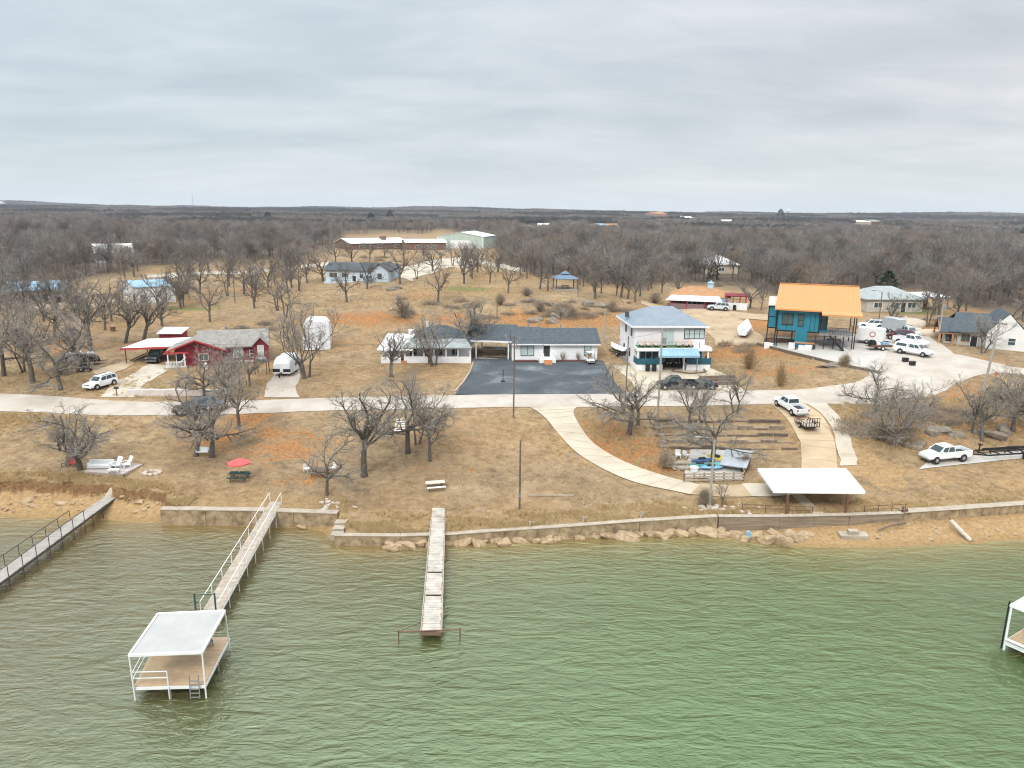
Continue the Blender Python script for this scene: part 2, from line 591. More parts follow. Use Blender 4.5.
for a in [(258, 412, 4, 5, 0, .8), (272, 432, 3, 5, 0, .6), (300, 480, 3.5, 2, 0, .45), (625, 450, 6, 5, 0, .75), (600, 430, 5, 4, 0, .55), (650, 470, 4, 3, 0, .7),
          (430, 432, 7, 4, 0, .35), (460, 470, 12, 1.0, 0, .35), (360, 318, 14, 7, 0, .75), (330, 322, 9, 6, 0, .5), (420, 297, 8, 9, 0, .35), (780, 345, 12, 6, 0, .75), (770, 372, 8, 3, 0, .6),
          (720, 318, 10, 8, 0, .6), (560, 318, 18, 8, 0, .8), (745, 352, 14, 5, 0, .95), (765, 325, 9, 7, 0, .8), (640, 312, 8, 6, 0, .6), (465, 318, 10, 5, 0, .6), (600, 318, 8, 6, 0, .7), (340, 345, 9, 6, 0, .35), (220, 440, 6, 4, 0, .55), (285, 445, 6, 6, 0, .6), (60, 345, 12, 8, 0, .45), (990, 400, 12, 6, 0, .5), (920, 325, 8, 8, 0, .7), (900, 430, 8, 6, 0, .45), (985, 425, 10, 4, 0, .5), (860, 440, 3, 8, 0, .3), (60, 375, 14, 3, 0, .25), (255, 370, 5, 5, 0, .45), (500, 275, 12, 6, 0, .25),
          (830, 355, 10, 3, 0, .35), (1000, 360, 8, 3, 0, .3), (240, 290, 16, 8, 0, .4), (200, 300, 8, 6, 0, .3), (940, 312, 14, 6, 0, .6),
          (190, 309, 9, 4, 1, .7), (465, 289, 7, 4, 1, .8), (470, 262, 30, 12, 1, .25), (910, 312, 9, 7, 1, .8), (700, 372, 6, 3, 1, .55), (330, 285, 12, 5, 1, .15), (590, 287, 10, 5, 1, .12), (450, 462, 12, 4, 1, .15), (840, 500, 6, 3, 1, .25), (120, 300, 20, 10, 1, .2), (250, 260, 20, 12, 1, .2),
          (855, 450, 2.5, 9, 2, .75), (872, 470, 7, 5, 2, .6), (900, 480, 10, 4, 2, .55), (960, 483, 14, 2, 2, .5), (560, 440, 1.2, 7, 2, .6), (590, 462, 4, 1.5, 2, .45), (60, 395, 20, 1.5, 2, .3),
          (470, 282, 16, 6, 2, .3), (950, 335, 7, 5, 2, .5), (700, 325, 8, 10, 2, .6), (745, 340, 10, 4, 2, .4), (908, 325, 5, 3, 2, .7),
          (100, 310, 12, 3, 2, .5), (150, 365, 9, 4, 2, .5), (545, 310, 9, 3, 2, .35)]:
    blob(*a)
for px, py, rr in FIELDS:
    p = G(px, py)
    k = np.exp(-(((XX - p[0]) / (p[1] * .03)) ** 2 + ((YY - p[1]) / (p[1] * .12)) ** 2))
    mask[..., 3] *= (1 - .9 * k)
mask = np.clip(mask, 0, 1)
nr = len(yr)
idx = np.arange(nr * NU).reshape(nr, NU)
quads = np.stack([idx[:-1, :-1], idx[:-1, 1:], idx[1:, 1:], idx[1:, :-1]], -1).reshape(-1, 4)


def np_mesh(name, V, Q):
    me = bpy.data.meshes.new(name)
    me.vertices.add(len(V))
    me.vertices.foreach_set('co', V.astype(np.float32).ravel())
    k = Q.shape[1]
    me.loops.add(len(Q) * k)
    me.loops.foreach_set('vertex_index', Q.astype(np.int32).ravel())
    me.polygons.add(len(Q))
    me.polygons.foreach_set('loop_start', (np.arange(len(Q)) * k).astype(np.int32))
    me.update(calc_edges=True)
    me.polygons.foreach_set('use_smooth', np.ones(len(Q), bool))
    return me


me = np_mesh('ground', np.stack([XX, YY, ZZ], -1).reshape(-1, 3), quads)
ca = me.color_attributes.new('soil', 'FLOAT_COLOR', 'POINT')
ca.data.foreach_set('color', mask.reshape(-1))
m2 = np.zeros_like(mask)
m2[..., 0], m2[..., 1] = gold, cliff
m2[..., 2] = np.clip(ss(1.6, .15, (YY - sh)) if False else 1 - ss(-.2, 1.6, YY - sh), 0, 1)
m2[..., 3] = 1
ca = me.color_attributes.new('bank', 'FLOAT_COLOR', 'POINT')
ca.data.foreach_set('color', m2.reshape(-1))
ground = bpy.data.objects.new('ground', me)
COL.objects.link(ground)
struct(ground)

gm = bpy.data.materials.new('dormant_grass_ground')
gm.use_nodes = True
nt = gm.node_tree
N, Lk = nt.nodes.new, nt.links.new
pb = nt.nodes['Principled BSDF']
pb.inputs['Roughness'].default_value = .95
pb.inputs['Specular IOR Level'].default_value = .1
tc = N('ShaderNodeTexCoord')


def noise(sc, det=5, ro=.6, dist=0):
    n = N('ShaderNodeTexNoise')
    n.inputs['Scale'].default_value = sc
    n.inputs['Detail'].default_value = det
    n.inputs['Roughness'].default_value = ro
    n.inputs['Distortion'].default_value = dist
    Lk(tc.outputs['Object'], n.inputs['Vector'])
    return n.outputs['Fac']


def ramp(f, *stops):
    r = N('ShaderNodeValToRGB')
    e = r.color_ramp.elements
    while len(e) < len(stops):
        e.new(.5)
    for i, (p, c) in enumerate(stops):
        e[i].position = p
        e[i].color = (*c, 1)
    Lk(f, r.inputs['Fac'])
    return r.outputs['Color']


def mix(f, a, b, bt='MIX'):
    n = N('ShaderNodeMixRGB')
    n.blend_type = bt
    if isinstance(f, (int, float)):
        n.inputs[0].default_value = f
    else:
        Lk(f, n.inputs[0])
    for i, q in ((1, a), (2, b)):
        if isinstance(q, tuple):
            n.inputs[i].default_value = (*q, 1)
        else:
            Lk(q, n.inputs[i])
    return n.outputs[0]


nb, nm, nf, nx = noise(.055, 4), noise(.33, 6, .65, .6), noise(2.6, 6, .7), noise(11, 3, .7)
nk = noise(1.1, 7, .72, .3)
base = ramp(mth('ADD', mth('MULTIPLY', nm, .4), mth('ADD', mth('MULTIPLY', nk, .35), mth('MULTIPLY', nf, .25))), (.37, (.11, .073, .043)), (.46, (.275, .19, .11)), (.54, (.385, .272, .162)), (.64, (.56, .42, .265)))
base = mix(mth('MULTIPLY', nb, .3), base, (.30, .235, .15))
n5 = noise(.16, 6, .7, .8)
base = mix(mth('MULTIPLY', ramp(n5, (.50, (0, 0, 0)), (.66, (1, 1, 1))), .55), base, ramp(nk, (.35, (.17, .125, .08)), (.65, (.27, .19, .115))))
base = mix(mth('MULTIPLY', ramp(n5, (.33, (1, 1, 1)), (.46, (0, 0, 0))), .5), base, ramp(nk, (.35, (.34, .26, .165)), (.65, (.52, .41, .27))))
base = mix(mth('MULTIPLY', ramp(nb, (.42, (0, 0, 0)), (.62, (1, 1, 1))), .42), base, ramp(nk, (.38, (.27, .15, .06)), (.62, (.47, .29, .125))))
at1, at2 = N('ShaderNodeAttribute'), N('ShaderNodeAttribute')
at1.attribute_name, at2.attribute_name = 'soil', 'bank'
s1, s2 = N('ShaderNodeSeparateColor'), N('ShaderNodeSeparateColor')
Lk(at1.outputs['Color'], s1.inputs[0])
Lk(at2.outputs['Color'], s2.inputs[0])


def patchy(m, lo=.35, hi=.62):
    """break a soft mask up with the noise so its edge is ragged"""
    a = mth('ADD', mth('MULTIPLY', m, .55), mth('MULTIPLY_ADD', mth('ADD', mth('MULTIPLY', nm, .55), mth('MULTIPLY', nk, .45)), 1.9, -.70))
    r = N('ShaderNodeMapRange')
    r.interpolation_type = 'SMOOTHSTEP'
    r.inputs[1].default_value, r.inputs[2].default_value = lo, hi
    Lk(a, r.inputs[0])
    return mth('MULTIPLY', r.outputs[0], mth('MINIMUM', mth('MULTIPLY', m, 4.0), 1.0))


c = mix(patchy(s1.outputs[0]), base, ramp(nf, (.36, (.25, .115, .045)), (.64, (.50, .25, .105))))
c = mix(patchy(s1.outputs[1]), c, ramp(nf, (.3, (.13, .14, .05)), (.7, (.24, .235, .095))))
c = mix(patchy(s1.outputs[2]), c, ramp(nf, (.3, (.30, .18, .08)), (.7, (.53, .36, .19))))
c = mix(mth('MULTIPLY', s2.outputs[0], .55), c, ramp(nf, (.3, (.25, .16, .075)), (.7, (.48, .32, .15))))
c = mix(mth('MULTIPLY', s2.outputs[1], .85), c, ramp(nf, (.35, (.10, .055, .025)), (.7, (.30, .16, .07))))
c = mix(mth('MULTIPLY', s2.outputs[2], .8), c, ramp(nf, (.3, (.25, .16, .07)), (.7, (.38, .26, .12))))
c = mix(at1.outputs['Alpha'], c, ramp(nm, (.3, (.095, .073, .056)), (.6, (.145, .112, .082)), (.75, (.22, .16, .11))))
c = mix(mth('MULTIPLY', nx, .55), c, mix(1.0, c, (.55, .52, .48), 'MULTIPLY'))
Lk(c, pb.inputs['Base Color'])
bp = N('ShaderNodeBump')
bp.inputs['Strength'].default_value = .9
bp.inputs['Distance'].default_value = .12
Lk(mth('ADD', nf, mth('MULTIPLY', nx, .6)), bp.inputs['Height'])
Lk(bp.outputs['Normal'], pb.inputs['Normal'])
me.materials.append(gm)

# ------------------------------------------------------------------ lake
wy = np.concatenate([np.arange(-50, 24, 2.0), np.arange(24, 80, .8)])
wx = np.arange(-150, 150.1, 1.0)
WX, WY = np.meshgrid(wx, wy)
idx = np.arange(WX.size).reshape(WX.shape)
quads = np.stack([idx[:-1, :-1], idx[:-1, 1:], idx[1:, 1:], idx[1:, :-1]], -1).reshape(-1, 4)
me = np_mesh('lake_water', np.stack([WX, WY, WX * 0], -1).reshape(-1, 3), quads)
ca = me.color_attributes.new('depth', 'FLOAT_COLOR', 'POINT')
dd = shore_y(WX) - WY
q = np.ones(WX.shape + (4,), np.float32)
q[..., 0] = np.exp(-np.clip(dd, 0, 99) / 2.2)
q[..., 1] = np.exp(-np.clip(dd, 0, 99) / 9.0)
q[..., 2] = ss(-50, 25, WX + (WY - 45) * -.5)  # not depth: left-to-right ramp that paints pale sky reflection into the water
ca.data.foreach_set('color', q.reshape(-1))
lake = bpy.data.objects.new('lake_water', me)
COL.objects.link(lake)
struct(lake)
wm = bpy.data.materials.new('murky_lake_water')
wm.use_nodes = True
nt = wm.node_tree
N, Lk = nt.nodes.new, nt.links.new
pb = nt.nodes['Principled BSDF']
tc = N('ShaderNodeTexCoord')
pb.inputs['Roughness'].default_value = .09
pb.inputs['IOR'].default_value = 2.35
at0 = N('ShaderNodeAttribute')
at0.attribute_name = 'depth'
sp0 = N('ShaderNodeSeparateColor')
Lk(at0.outputs['Color'], sp0.inputs[0])
Lk(mix(sp0.outputs[2], (1.0, .95, .76), (.72, .94, .56)), pb.inputs['Specular Tint'])  # reflection tone painted in: beige on the left, green on the right
at = N('ShaderNodeAttribute')
at.attribute_name = 'depth'
sp = N('ShaderNodeSeparateColor')
Lk(at.outputs['Color'], sp.inputs[0])


def wnoise(sx, sy, rot, det, ro=.55, dist=.4):
    mp = N('ShaderNodeMapping')
    mp.inputs['Rotation'].default_value = (0, 0, rot)
    mp.inputs['Scale'].default_value = (sx, sy, 1)
    Lk(tc.outputs['Object'], mp.inputs['Vector'])
    n = N('ShaderNodeTexNoise')
    n.inputs['Scale'].default_value = 1
    n.inputs['Detail'].default_value = det
    n.inputs['Roughness'].default_value = ro
    n.inputs['Distortion'].default_value = dist
    Lk(mp.outputs[0], n.inputs['Vector'])
    return n.outputs['Fac']


big = wnoise(.05, .09, .3, 4)
deep = mix(sp.outputs[2], (.098, .082, .038), (.028, .066, .014))  # left side lightened in the colour to imitate reflected sky; right is murky green
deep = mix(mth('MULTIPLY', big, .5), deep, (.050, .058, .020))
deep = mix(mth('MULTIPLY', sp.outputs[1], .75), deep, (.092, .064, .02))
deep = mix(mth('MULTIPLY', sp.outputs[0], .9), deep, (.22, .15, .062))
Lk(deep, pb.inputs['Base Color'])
wa, wb, wc = wnoise(.30, .85, R(24), 5, .55, .9), wnoise(.9, 2.2, R(-14), 4, .6, .6), wnoise(3.2, 6, R(30), 3)
hgt = mth('ADD', mth('MULTIPLY', wa, 1.0), mth('ADD', mth('MULTIPLY', wb, .5), mth('MULTIPLY', wc, .10)))
bp = N('ShaderNodeBump')
bp.inputs['Strength'].default_value = 1.0
bp.inputs['Distance'].default_value = .27
gust = wnoise(.035, .07, -.2, 3)
Lk(mth('MULTIPLY', hgt, mth('MULTIPLY_ADD', gust, 1.6, .15)), bp.inputs['Height'])
Lk(bp.outputs['Normal'], pb.inputs['Normal'])
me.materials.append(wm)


# ------------------------------------------------------------------ roads and drives draped on the ground
def gravel(name, c1, c2, c3, sc=.8):
    m = bpy.data.materials.new(name)
    m.use_nodes = True
    global nt, N, Lk, tc
    nt = m.node_tree
    N, Lk = nt.nodes.new, nt.links.new
    tc = N('ShaderNodeTexCoord')
    b = nt.nodes['Principled BSDF']
    b.inputs['Roughness'].default_value = .92
    b.inputs['Specular IOR Level'].default_value = .2
    a, f, g = noise(sc * .35, 5, .6, .5), noise(sc * 4, 5, .7), noise(25, 2)
    col = ramp(a, (.3, c1), (.55, c2), (.75, c3))
    col = mix(mth('MULTIPLY', f, .3), col, mix(1.0, col, (.72, .68, .62), 'MULTIPLY'))
    col = mix(mth('MULTIPLY', g, .3), col, mix(1.0, col, (.6, .6, .6), 'MULTIPLY'))
    Lk(col, b.inputs['Base Color'])
    p = N('ShaderNodeBump')
    p.inputs['Strength'].default_value = .4
    p.inputs['Distance'].default_value = .03
    Lk(f, p.inputs['Height'])
    Lk(p.outputs['Normal'], b.inputs['Normal'])
    return m


ROADM = gravel('caliche_road', (.42, .355, .29), (.50, .44, .38), (.57, .52, .465))
DRIVEM = gravel('concrete_drive_surface', (.46, .39, .29), (.56, .48, .37), (.60, .53, .43))
DRIVET = gravel('tan_concrete_surface', (.44, .33, .21), (.53, .40, .26), (.57, .45, .31))
GRAVM = gravel('pale_gravel', (.42, .35, .26), (.55, .48, .39), (.62, .55, .46))
PADM = gravel('grey_pad', (.46, .42, .38), (.53, .50, .46), (.58, .55, .52))
DIRTM = gravel('dirt_track_surface', (.36, .26, .16), (.46, .35, .23), (.54, .43, .31))
ASPH = gravel('asphalt', (.062, .072, .08), (.09, .10, .112), (.22, .23, .24), .5)


def smooth_poly(P, n):
    """n+1 points along a Catmull-Rom curve through P"""
    P = [np.array(p[:2], float) for p in P]
    P = [2 * P[0] - P[1]] + P + [2 * P[-1] - P[-2]]
    o = []
    m = len(P) - 3
    for i in range(n + 1):
        t = min(i / n * m, m - 1e-9)
        k = int(t)
        t -= k
        a, b, c_, d = P[k:k + 4]
        o.append(.5 * (2 * b + (c_ - a) * t + (2 * a - 5 * b + 4 * c_ - d) * t * t + (3 * b - a - 3 * c_ + d) * t ** 3))
    return np.array(o)


def drape(name, A, B, m, n=60, k=8, lift=.05, ragged=0.0, thick=0.0, joints=0):
    """a sheet lying on the ground between two edge lines given by where they run in the photo"""
    a, b = smooth_poly([G(*p) for p in A], n), smooth_poly([G(*p) for p in B], n)
    if ragged:
        i = np.arange(n + 1)
        for e_, s_ in ((a, 1.0), (b, 2.0)):
            e_ += (np.stack([np.sin(i * .9 + s_), np.sin(i * 1.3 + s_ * 3)], -1) * .4 + np.stack([np.sin(i * .37 + s_), np.sin(i * .29 + s_)], -1)) * ragged * .5
    t = np.linspace(0, 1, k + 1)[None, :, None]
    V = a[:, None, :] * (1 - t) + b[:, None, :] * t
    Z = H(V[..., 0], V[..., 1]) + lift
    V3 = np.concatenate([V, Z[..., None]], -1)
    ix = np.arange((n + 1) * (k + 1)).reshape(n + 1, k + 1)
    Q = np.stack([ix[:-1, :-1], ix[1:, :-1], ix[1:, 1:], ix[:-1, 1:]], -1).reshape(-1, 4)
    me = np_mesh(name, V3.reshape(-1, 3), Q)
    # face up
    if me.polygons[0].normal.z < 0:
        me.flip_normals()
    me.materials.append(m)
    o = bpy.data.objects.new(name, me)
    COL.objects.link(o)
    struct(o)
    if joints:
        jb = MB()
        step = max(1, int(n / joints))
        for i in range(step, n, step):
            d = V[i + 1] - V[i]
            d = d / np.linalg.norm(d, axis=1)[:, None] * .07
            for q_ in range(k):
                p0, p1 = V3[i, q_], V3[i, q_ + 1]
                e0, e1 = d[q_], d[q_ + 1]
                jb.add([(p0[0], p0[1], p0[2] + .006), (p1[0], p1[1], p1[2] + .006), (p1[0] + e1[0], p1[1] + e1[1], p1[2] + .006), (p0[0] + e0[0], p0[1] + e0[1], p0[2] + .006)], [(0, 1, 2, 3)])
        jb.build('paving_joints', mat('joint_dirt', (.30, .24, .17), .95, .3, 3), o)
    return o


drape('road', [(-260, 388), (0, 394), (150, 402), (300, 399), (470, 395), (600, 393), (700, 391), (790, 390), (845, 384), (868, 377), (880, 366)],
      [(-260, 410), (0, 412), (150, 416), (300, 412), (470, 408), (600, 407), (700, 406), (800, 404), (880, 404), (930, 396), (968, 379)], ROADM, 200, 12, .05, .22)
drape('road', [(868, 377), (872, 360), (885, 342), (895, 325), (905, 316)], [(935, 395), (962, 376), (955, 355), (936, 341), (922, 330)], ROADM, 50, 16, .056, .25)
drape('road', [(940, 352), (965, 356), (1000, 364), (1030, 369), (1200, 380)], [(925, 397), (968, 379), (1000, 373), (1030, 376), (1200, 390)], ROADM, 70, 8, .062, .2)
drape('asphalt_lot', [(481, 356), (560, 357), (607, 362), (617, 378), (624, 395)], [(453, 395), (462, 388), (468, 380), (474, 368), (476, 358)][::-1], ASPH, 30, 24, .075) if False else None
drape('asphalt_lot', [(474, 357), (469, 372), (462, 385), (455, 395)], [(603, 361), (609, 372), (616, 384), (626, 394)], ASPH, 24, 40, .075)
drape('concrete_driveway', [(531, 408), (545, 418), (560, 436), (585, 459), (630, 481), (690, 495)], [(577, 407), (574, 415), (590, 440), (620, 460), (660, 475), (700, 485)], DRIVEM, 70, 8, .09, joints=14)
drape('dirt_driveway', [(690, 495), (720, 497), (760, 497)], [(700, 484), (725, 485), (752, 485)], DIRTM, 20, 6, .08, .1)
drape('concrete_driveway', [(752, 497), (775, 497), (815, 494)], [(742, 484), (770, 484), (812, 482)], GRAVM, 20, 6, .095)
drape('concrete_path', [(790, 494), (800, 504), (812, 516)], [(802, 494), (812, 504), (824, 515)], GRAVM, 20, 4, .10)
drape('concrete_driveway', [(770, 404), (786, 418), (797, 436), (801, 452), (801, 482)], [(805, 404), (822, 416), (832, 435), (836, 452), (838, 482)], DRIVET, 50, 8, .08, joints=8)
drape('gravel_driveway', [(806, 404), (824, 416), (834, 435), (838, 452), (840, 466)], [(826, 404), (842, 420), (851, 440), (855, 455), (858, 466)], GRAVM, 40, 8, .065, .2)
drape('gravel_driveway', [(98, 398), (115, 384), (135, 372), (150, 364)], [(132, 398), (146, 384), (162, 374), (178, 366)], GRAVM, 30, 8, .06, .3)
drape('gravel_driveway', [(90, 372), (110, 366), (128, 360)], [(98, 378), (118, 372), (134, 364)], DIRTM, 20, 6, .07, .3)
drape('gravel_driveway', [(262, 398), (268, 385), (275, 373), (283, 366)], [(298, 398), (297, 386), (300, 376), (302, 368)], ROADM, 30, 8, .06, .3)
drape('gravel_pad', [(770, 349), (800, 355), (840, 364), (880, 372)], [(775, 337), (820, 338), (860, 334), (896, 332)], PADM, 40, 12, .07, .2)
drape('concrete_driveway', [(612, 366), (625, 376), (640, 392)], [(700, 364), (728, 376), (745, 392)], DRIVEM, 30, 10, .055, .15)
drape('dirt_road', [(672, 306), (690, 318), (708, 332), (715, 345)], [(715, 310), (740, 320), (760, 334), (765, 345)], DIRTM, 40, 10, .08, .6)
drape('dirt_road', [(640, 300), (700, 308), (770, 315)], [(640, 304), (700, 314), (770, 321)], DIRTM, 40, 6, .10, .4)
drape('dirt_road', [(380, 275), (400, 267), (430, 261), (470, 258), (520, 268)], [(410, 282), (425, 275), (450, 268), (480, 264), (520, 273)], GRAVM, 50, 8, .10, .8)
drape('dirt_road', [(145, 275), (200, 272), (260, 270), (330, 262)], [(145, 278), (200, 275), (260, 273), (330, 265)], GRAVM, 50, 5, .12, .6)
drape('dirt_road', [(30, 306), (70, 303), (110, 300), (150, 299)], [(30, 313), (70, 309), (110, 305), (150, 303)], DIRTM, 30, 5, .12, .6)
drape('concrete_pad', [(918, 470), (950, 466), (990, 462), (1040, 457)], [(930, 460), (960, 457), (990, 454), (1040, 449)], PADM, 30, 8, .07, .1)
drape('concrete_pad', [(683, 478), (710, 479), (742, 479)], [(690, 450), (715, 450), (735, 452)], PADM, 20, 10, .08, .1)
drape('dirt_track', [(450, 472), (500, 468), (600, 474)], [(450, 474), (500, 470), (600, 476)], DIRTM, 20, 3, .03, .25) if False else None
# ------------------------------------------------------------------ bare trees
def rot_about(d, ang, az):
    u = d.orthogonal()
    u.normalize()
    v = d.cross(u)
    return (d * math.cos(ang) + (u * math.cos(az) + v * math.sin(az)) * math.sin(ang)).normalized()


class TreeGen:
    """a leafless oak about 10 m tall at the origin: trunk with limbs in one mesh, the fine twigs of the crown in another"""

    def __init__(s, seed, trunk=.26, limbs=6, spread=1.0, gnarl=1.0, stems=1, lean=0.0, fine=1.0, depth=4, thick=1.0, lr=.66, tw=1.0):
        s.q = random.Random(seed)
        s.T, s.C = MB(), MB()
        s.spread, s.gnarl, s.fine, s.depth, s.thick, s.tw = spread, gnarl, fine, depth, thick, tw
        for k in range(stems):
            az = s.q.uniform(0, 6.28) + k * 6.28 / stems
            tilt = lean if stems == 1 else s.q.uniform(.12, .32)
            d = Vector((math.cos(az) * math.sin(tilt), math.sin(az) * math.sin(tilt), math.cos(tilt)))
            base = Vector((math.cos(az) * .28, math.sin(az) * .28, -.4)) if stems > 1 else Vector((0, 0, -.4))
            L = 10 * trunk * s.q.uniform(.85, 1.15) + .4
            n = 5
            p, pts = base.copy(), [base.copy()]
            for i in range(n):
                d = (d + Vector((s.q.gauss(0, 1), s.q.gauss(0, 1), 0)) * .03 * gnarl).normalized()
                p = p + d * (L / n)
                pts.append(p.copy())
            r = (.245 if stems == 1 else .165) * thick
            s.T.tube(pts, [r * 1.45, r * 1.06, r * .98, r * .92, r * .88, r * .8], 8)
            m = limbs if stems == 1 else max(3, limbs - 2)
            a0 = s.q.uniform(0, 6)
            for j in range(m):
                t = 1.0 if j < 3 else s.q.uniform(.6, .95)
                f = t * n
                k0 = min(int(f), n - 1)
                o = pts[k0].lerp(pts[k0 + 1], f - k0)
                ang = s.q.uniform(.45, 1.0) * spread if j else .22
                dd = rot_about(d, min(ang, 1.35), a0 + j * 2.4 + s.q.uniform(-.4, .4))
                s.branch(o, dd, 10 * lr * s.q.uniform(.72, 1.05) * (.8 if t < 1 else 1), r * s.q.uniform(.48, .66), 1)

    def branch(s, p, d, L, r, lev):
        q = s.q
        n = (0, 6, 5, 3, 2)[lev]
        g = (0, .26, .25, .2, .16)[lev] * s.gnarl
        lift = (0, .10, .055, .03, .02)[lev]
        pts, dirs = [p.copy()], [d.copy()]
        for i in range(n):
            d = (d + Vector((q.gauss(0, 1), q.gauss(0, 1), q.gauss(0, .8))) * g + Vector((0, 0, lift))).normalized()
            if p.z < 1.2 and d.z < .05:
                d.z = .15
                d.normalize()
            p = p + d * (L / n)
            pts.append(p.copy())
            dirs.append(d.copy())
        e = max(r * .35, .008)
        rs = [r + (e - r) * (i / n) ** .8 for i in range(n + 1)]
        (s.T if lev <= 2 else s.C).tube(pts, rs, (0, 6, 5, 3, 3)[lev], caps=False)
        if lev >= s.depth:
            return
        cnt = (0, 8, 8, 7, 0)[lev]
        if lev >= 2:
            cnt = max(2, int(cnt * s.fine))
        for j in range(cnt):
            t = (.22 + .78 * (j + q.random()) / cnt) if lev == 1 else (.12 + .88 * (j + q.random()) / cnt)
            f = min(t, .999) * n
            k = int(f)
            o = pts[k].lerp(pts[k + 1], f - k)
            dd = rot_about(dirs[k + 1], q.uniform(.45, 1.15), q.uniform(0, 6.28))
            ln = L * (0, .46, .46, .46)[lev] * q.uniform(.65, 1.15) * (1.15 - .45 * t)
            s.branch(o, dd, ln, max(rs[k] * q.uniform(.42, .62), (.0, .026, .017, .0105)[lev] * s.tw), lev + 1)


def norm(g):
    """height and half width of a generated tree"""
    P = np.array(g.T.v + g.C.v)
    return P[:, 2].max(), np.percentile(np.abs(P[:, 0]), 97)


NEAR = {}
for key, kw in dict(
        gnarled=dict(seed=4, trunk=.17, limbs=9, spread=1.0, gnarl=1.2, thick=.95, lr=.72),
        oldoak=dict(seed=62, trunk=.16, limbs=10, spread=1.12, gnarl=1.25, thick=1.0, lr=.68),
        tall=dict(seed=6, trunk=.33, limbs=8, spread=.95, gnarl=1.05, thick=.95),
        broad=dict(seed=8, trunk=.27, limbs=8, spread=1.15, gnarl=1.15),
        upright=dict(seed=12, trunk=.3, limbs=6, spread=.75, gnarl=.9, thick=.75),
        forked=dict(seed=17, trunk=.24, limbs=6, spread=.9, stems=2),
        clump=dict(seed=21, trunk=.17, limbs=5, spread=.85, stems=4, thick=.75, fine=.8),
        small=dict(seed=29, trunk=.22, limbs=6, spread=1.1, gnarl=1.2, thick=.8, fine=.85),
        leaning=dict(seed=33, trunk=.3, limbs=6, spread=1.05, lean=.22),
        shrubby=dict(seed=41, trunk=.08, limbs=7, spread=1.1, stems=3, thick=.55)).items():
    g = TreeGen(**kw)
    tm, cm = g.T.mesh('trunk', BARK), g.C.mesh('crown', TWIG)
    for q_ in (tm, cm):
        q_.polygons.foreach_set('use_smooth', [True] * len(q_.polygons))
    NEAR[key] = (tm, cm, *norm(g))

# open-hillside trees, less fine
MIDK = []
for i, kw in enumerate([dict(seed=51, trunk=.3, limbs=6, spread=1.0, fine=.75, tw=1.5), dict(seed=52, trunk=.26, limbs=7, spread=1.15, fine=.7, tw=1.5), dict(seed=57, trunk=.34, limbs=6, spread=.85, fine=.75, tw=1.5), dict(seed=58, trunk=.28, limbs=6, spread=1.0, stems=2, fine=.65, tw=1.5)]):
    g = TreeGen(**kw)
    MIDK.append((g.T.mesh('trunk', BARK), g.C.mesh('crown', TWIGF), *norm(g)))


def plant_tree(kind, px, py, top, spread_px, label, group=None, rz=None, name='bare_oak_tree', lean=0.0, crown_mat=None):
    p = G(px, py)
    tm, cm, hh, ww = NEAR[kind] if isinstance(kind, str) else MIDK[kind]
    h = tall(p, top)
    sz = h / hh
    sxy = min(max(spread_px * mpp(p) / 2 / ww, .85 * sz), 1.32 * sz)
    r = rnd.uniform(0, 6.28) if rz is None else rz
    t = thing(name, label, 'tree', p, r, group)
    t.scale = (sxy, sxy, h / hh)
    if lean:
        t.rotation_euler = (0, lean, 0)
    for nm, me in (('trunk', tm), ('crown', cm)):
        o = bpy.data.objects.new(nm, me)
        COL.objects.link(o)
        o.parent = t
        if nm == 'trunk':
            k = (sxy / (h / hh))
    return t


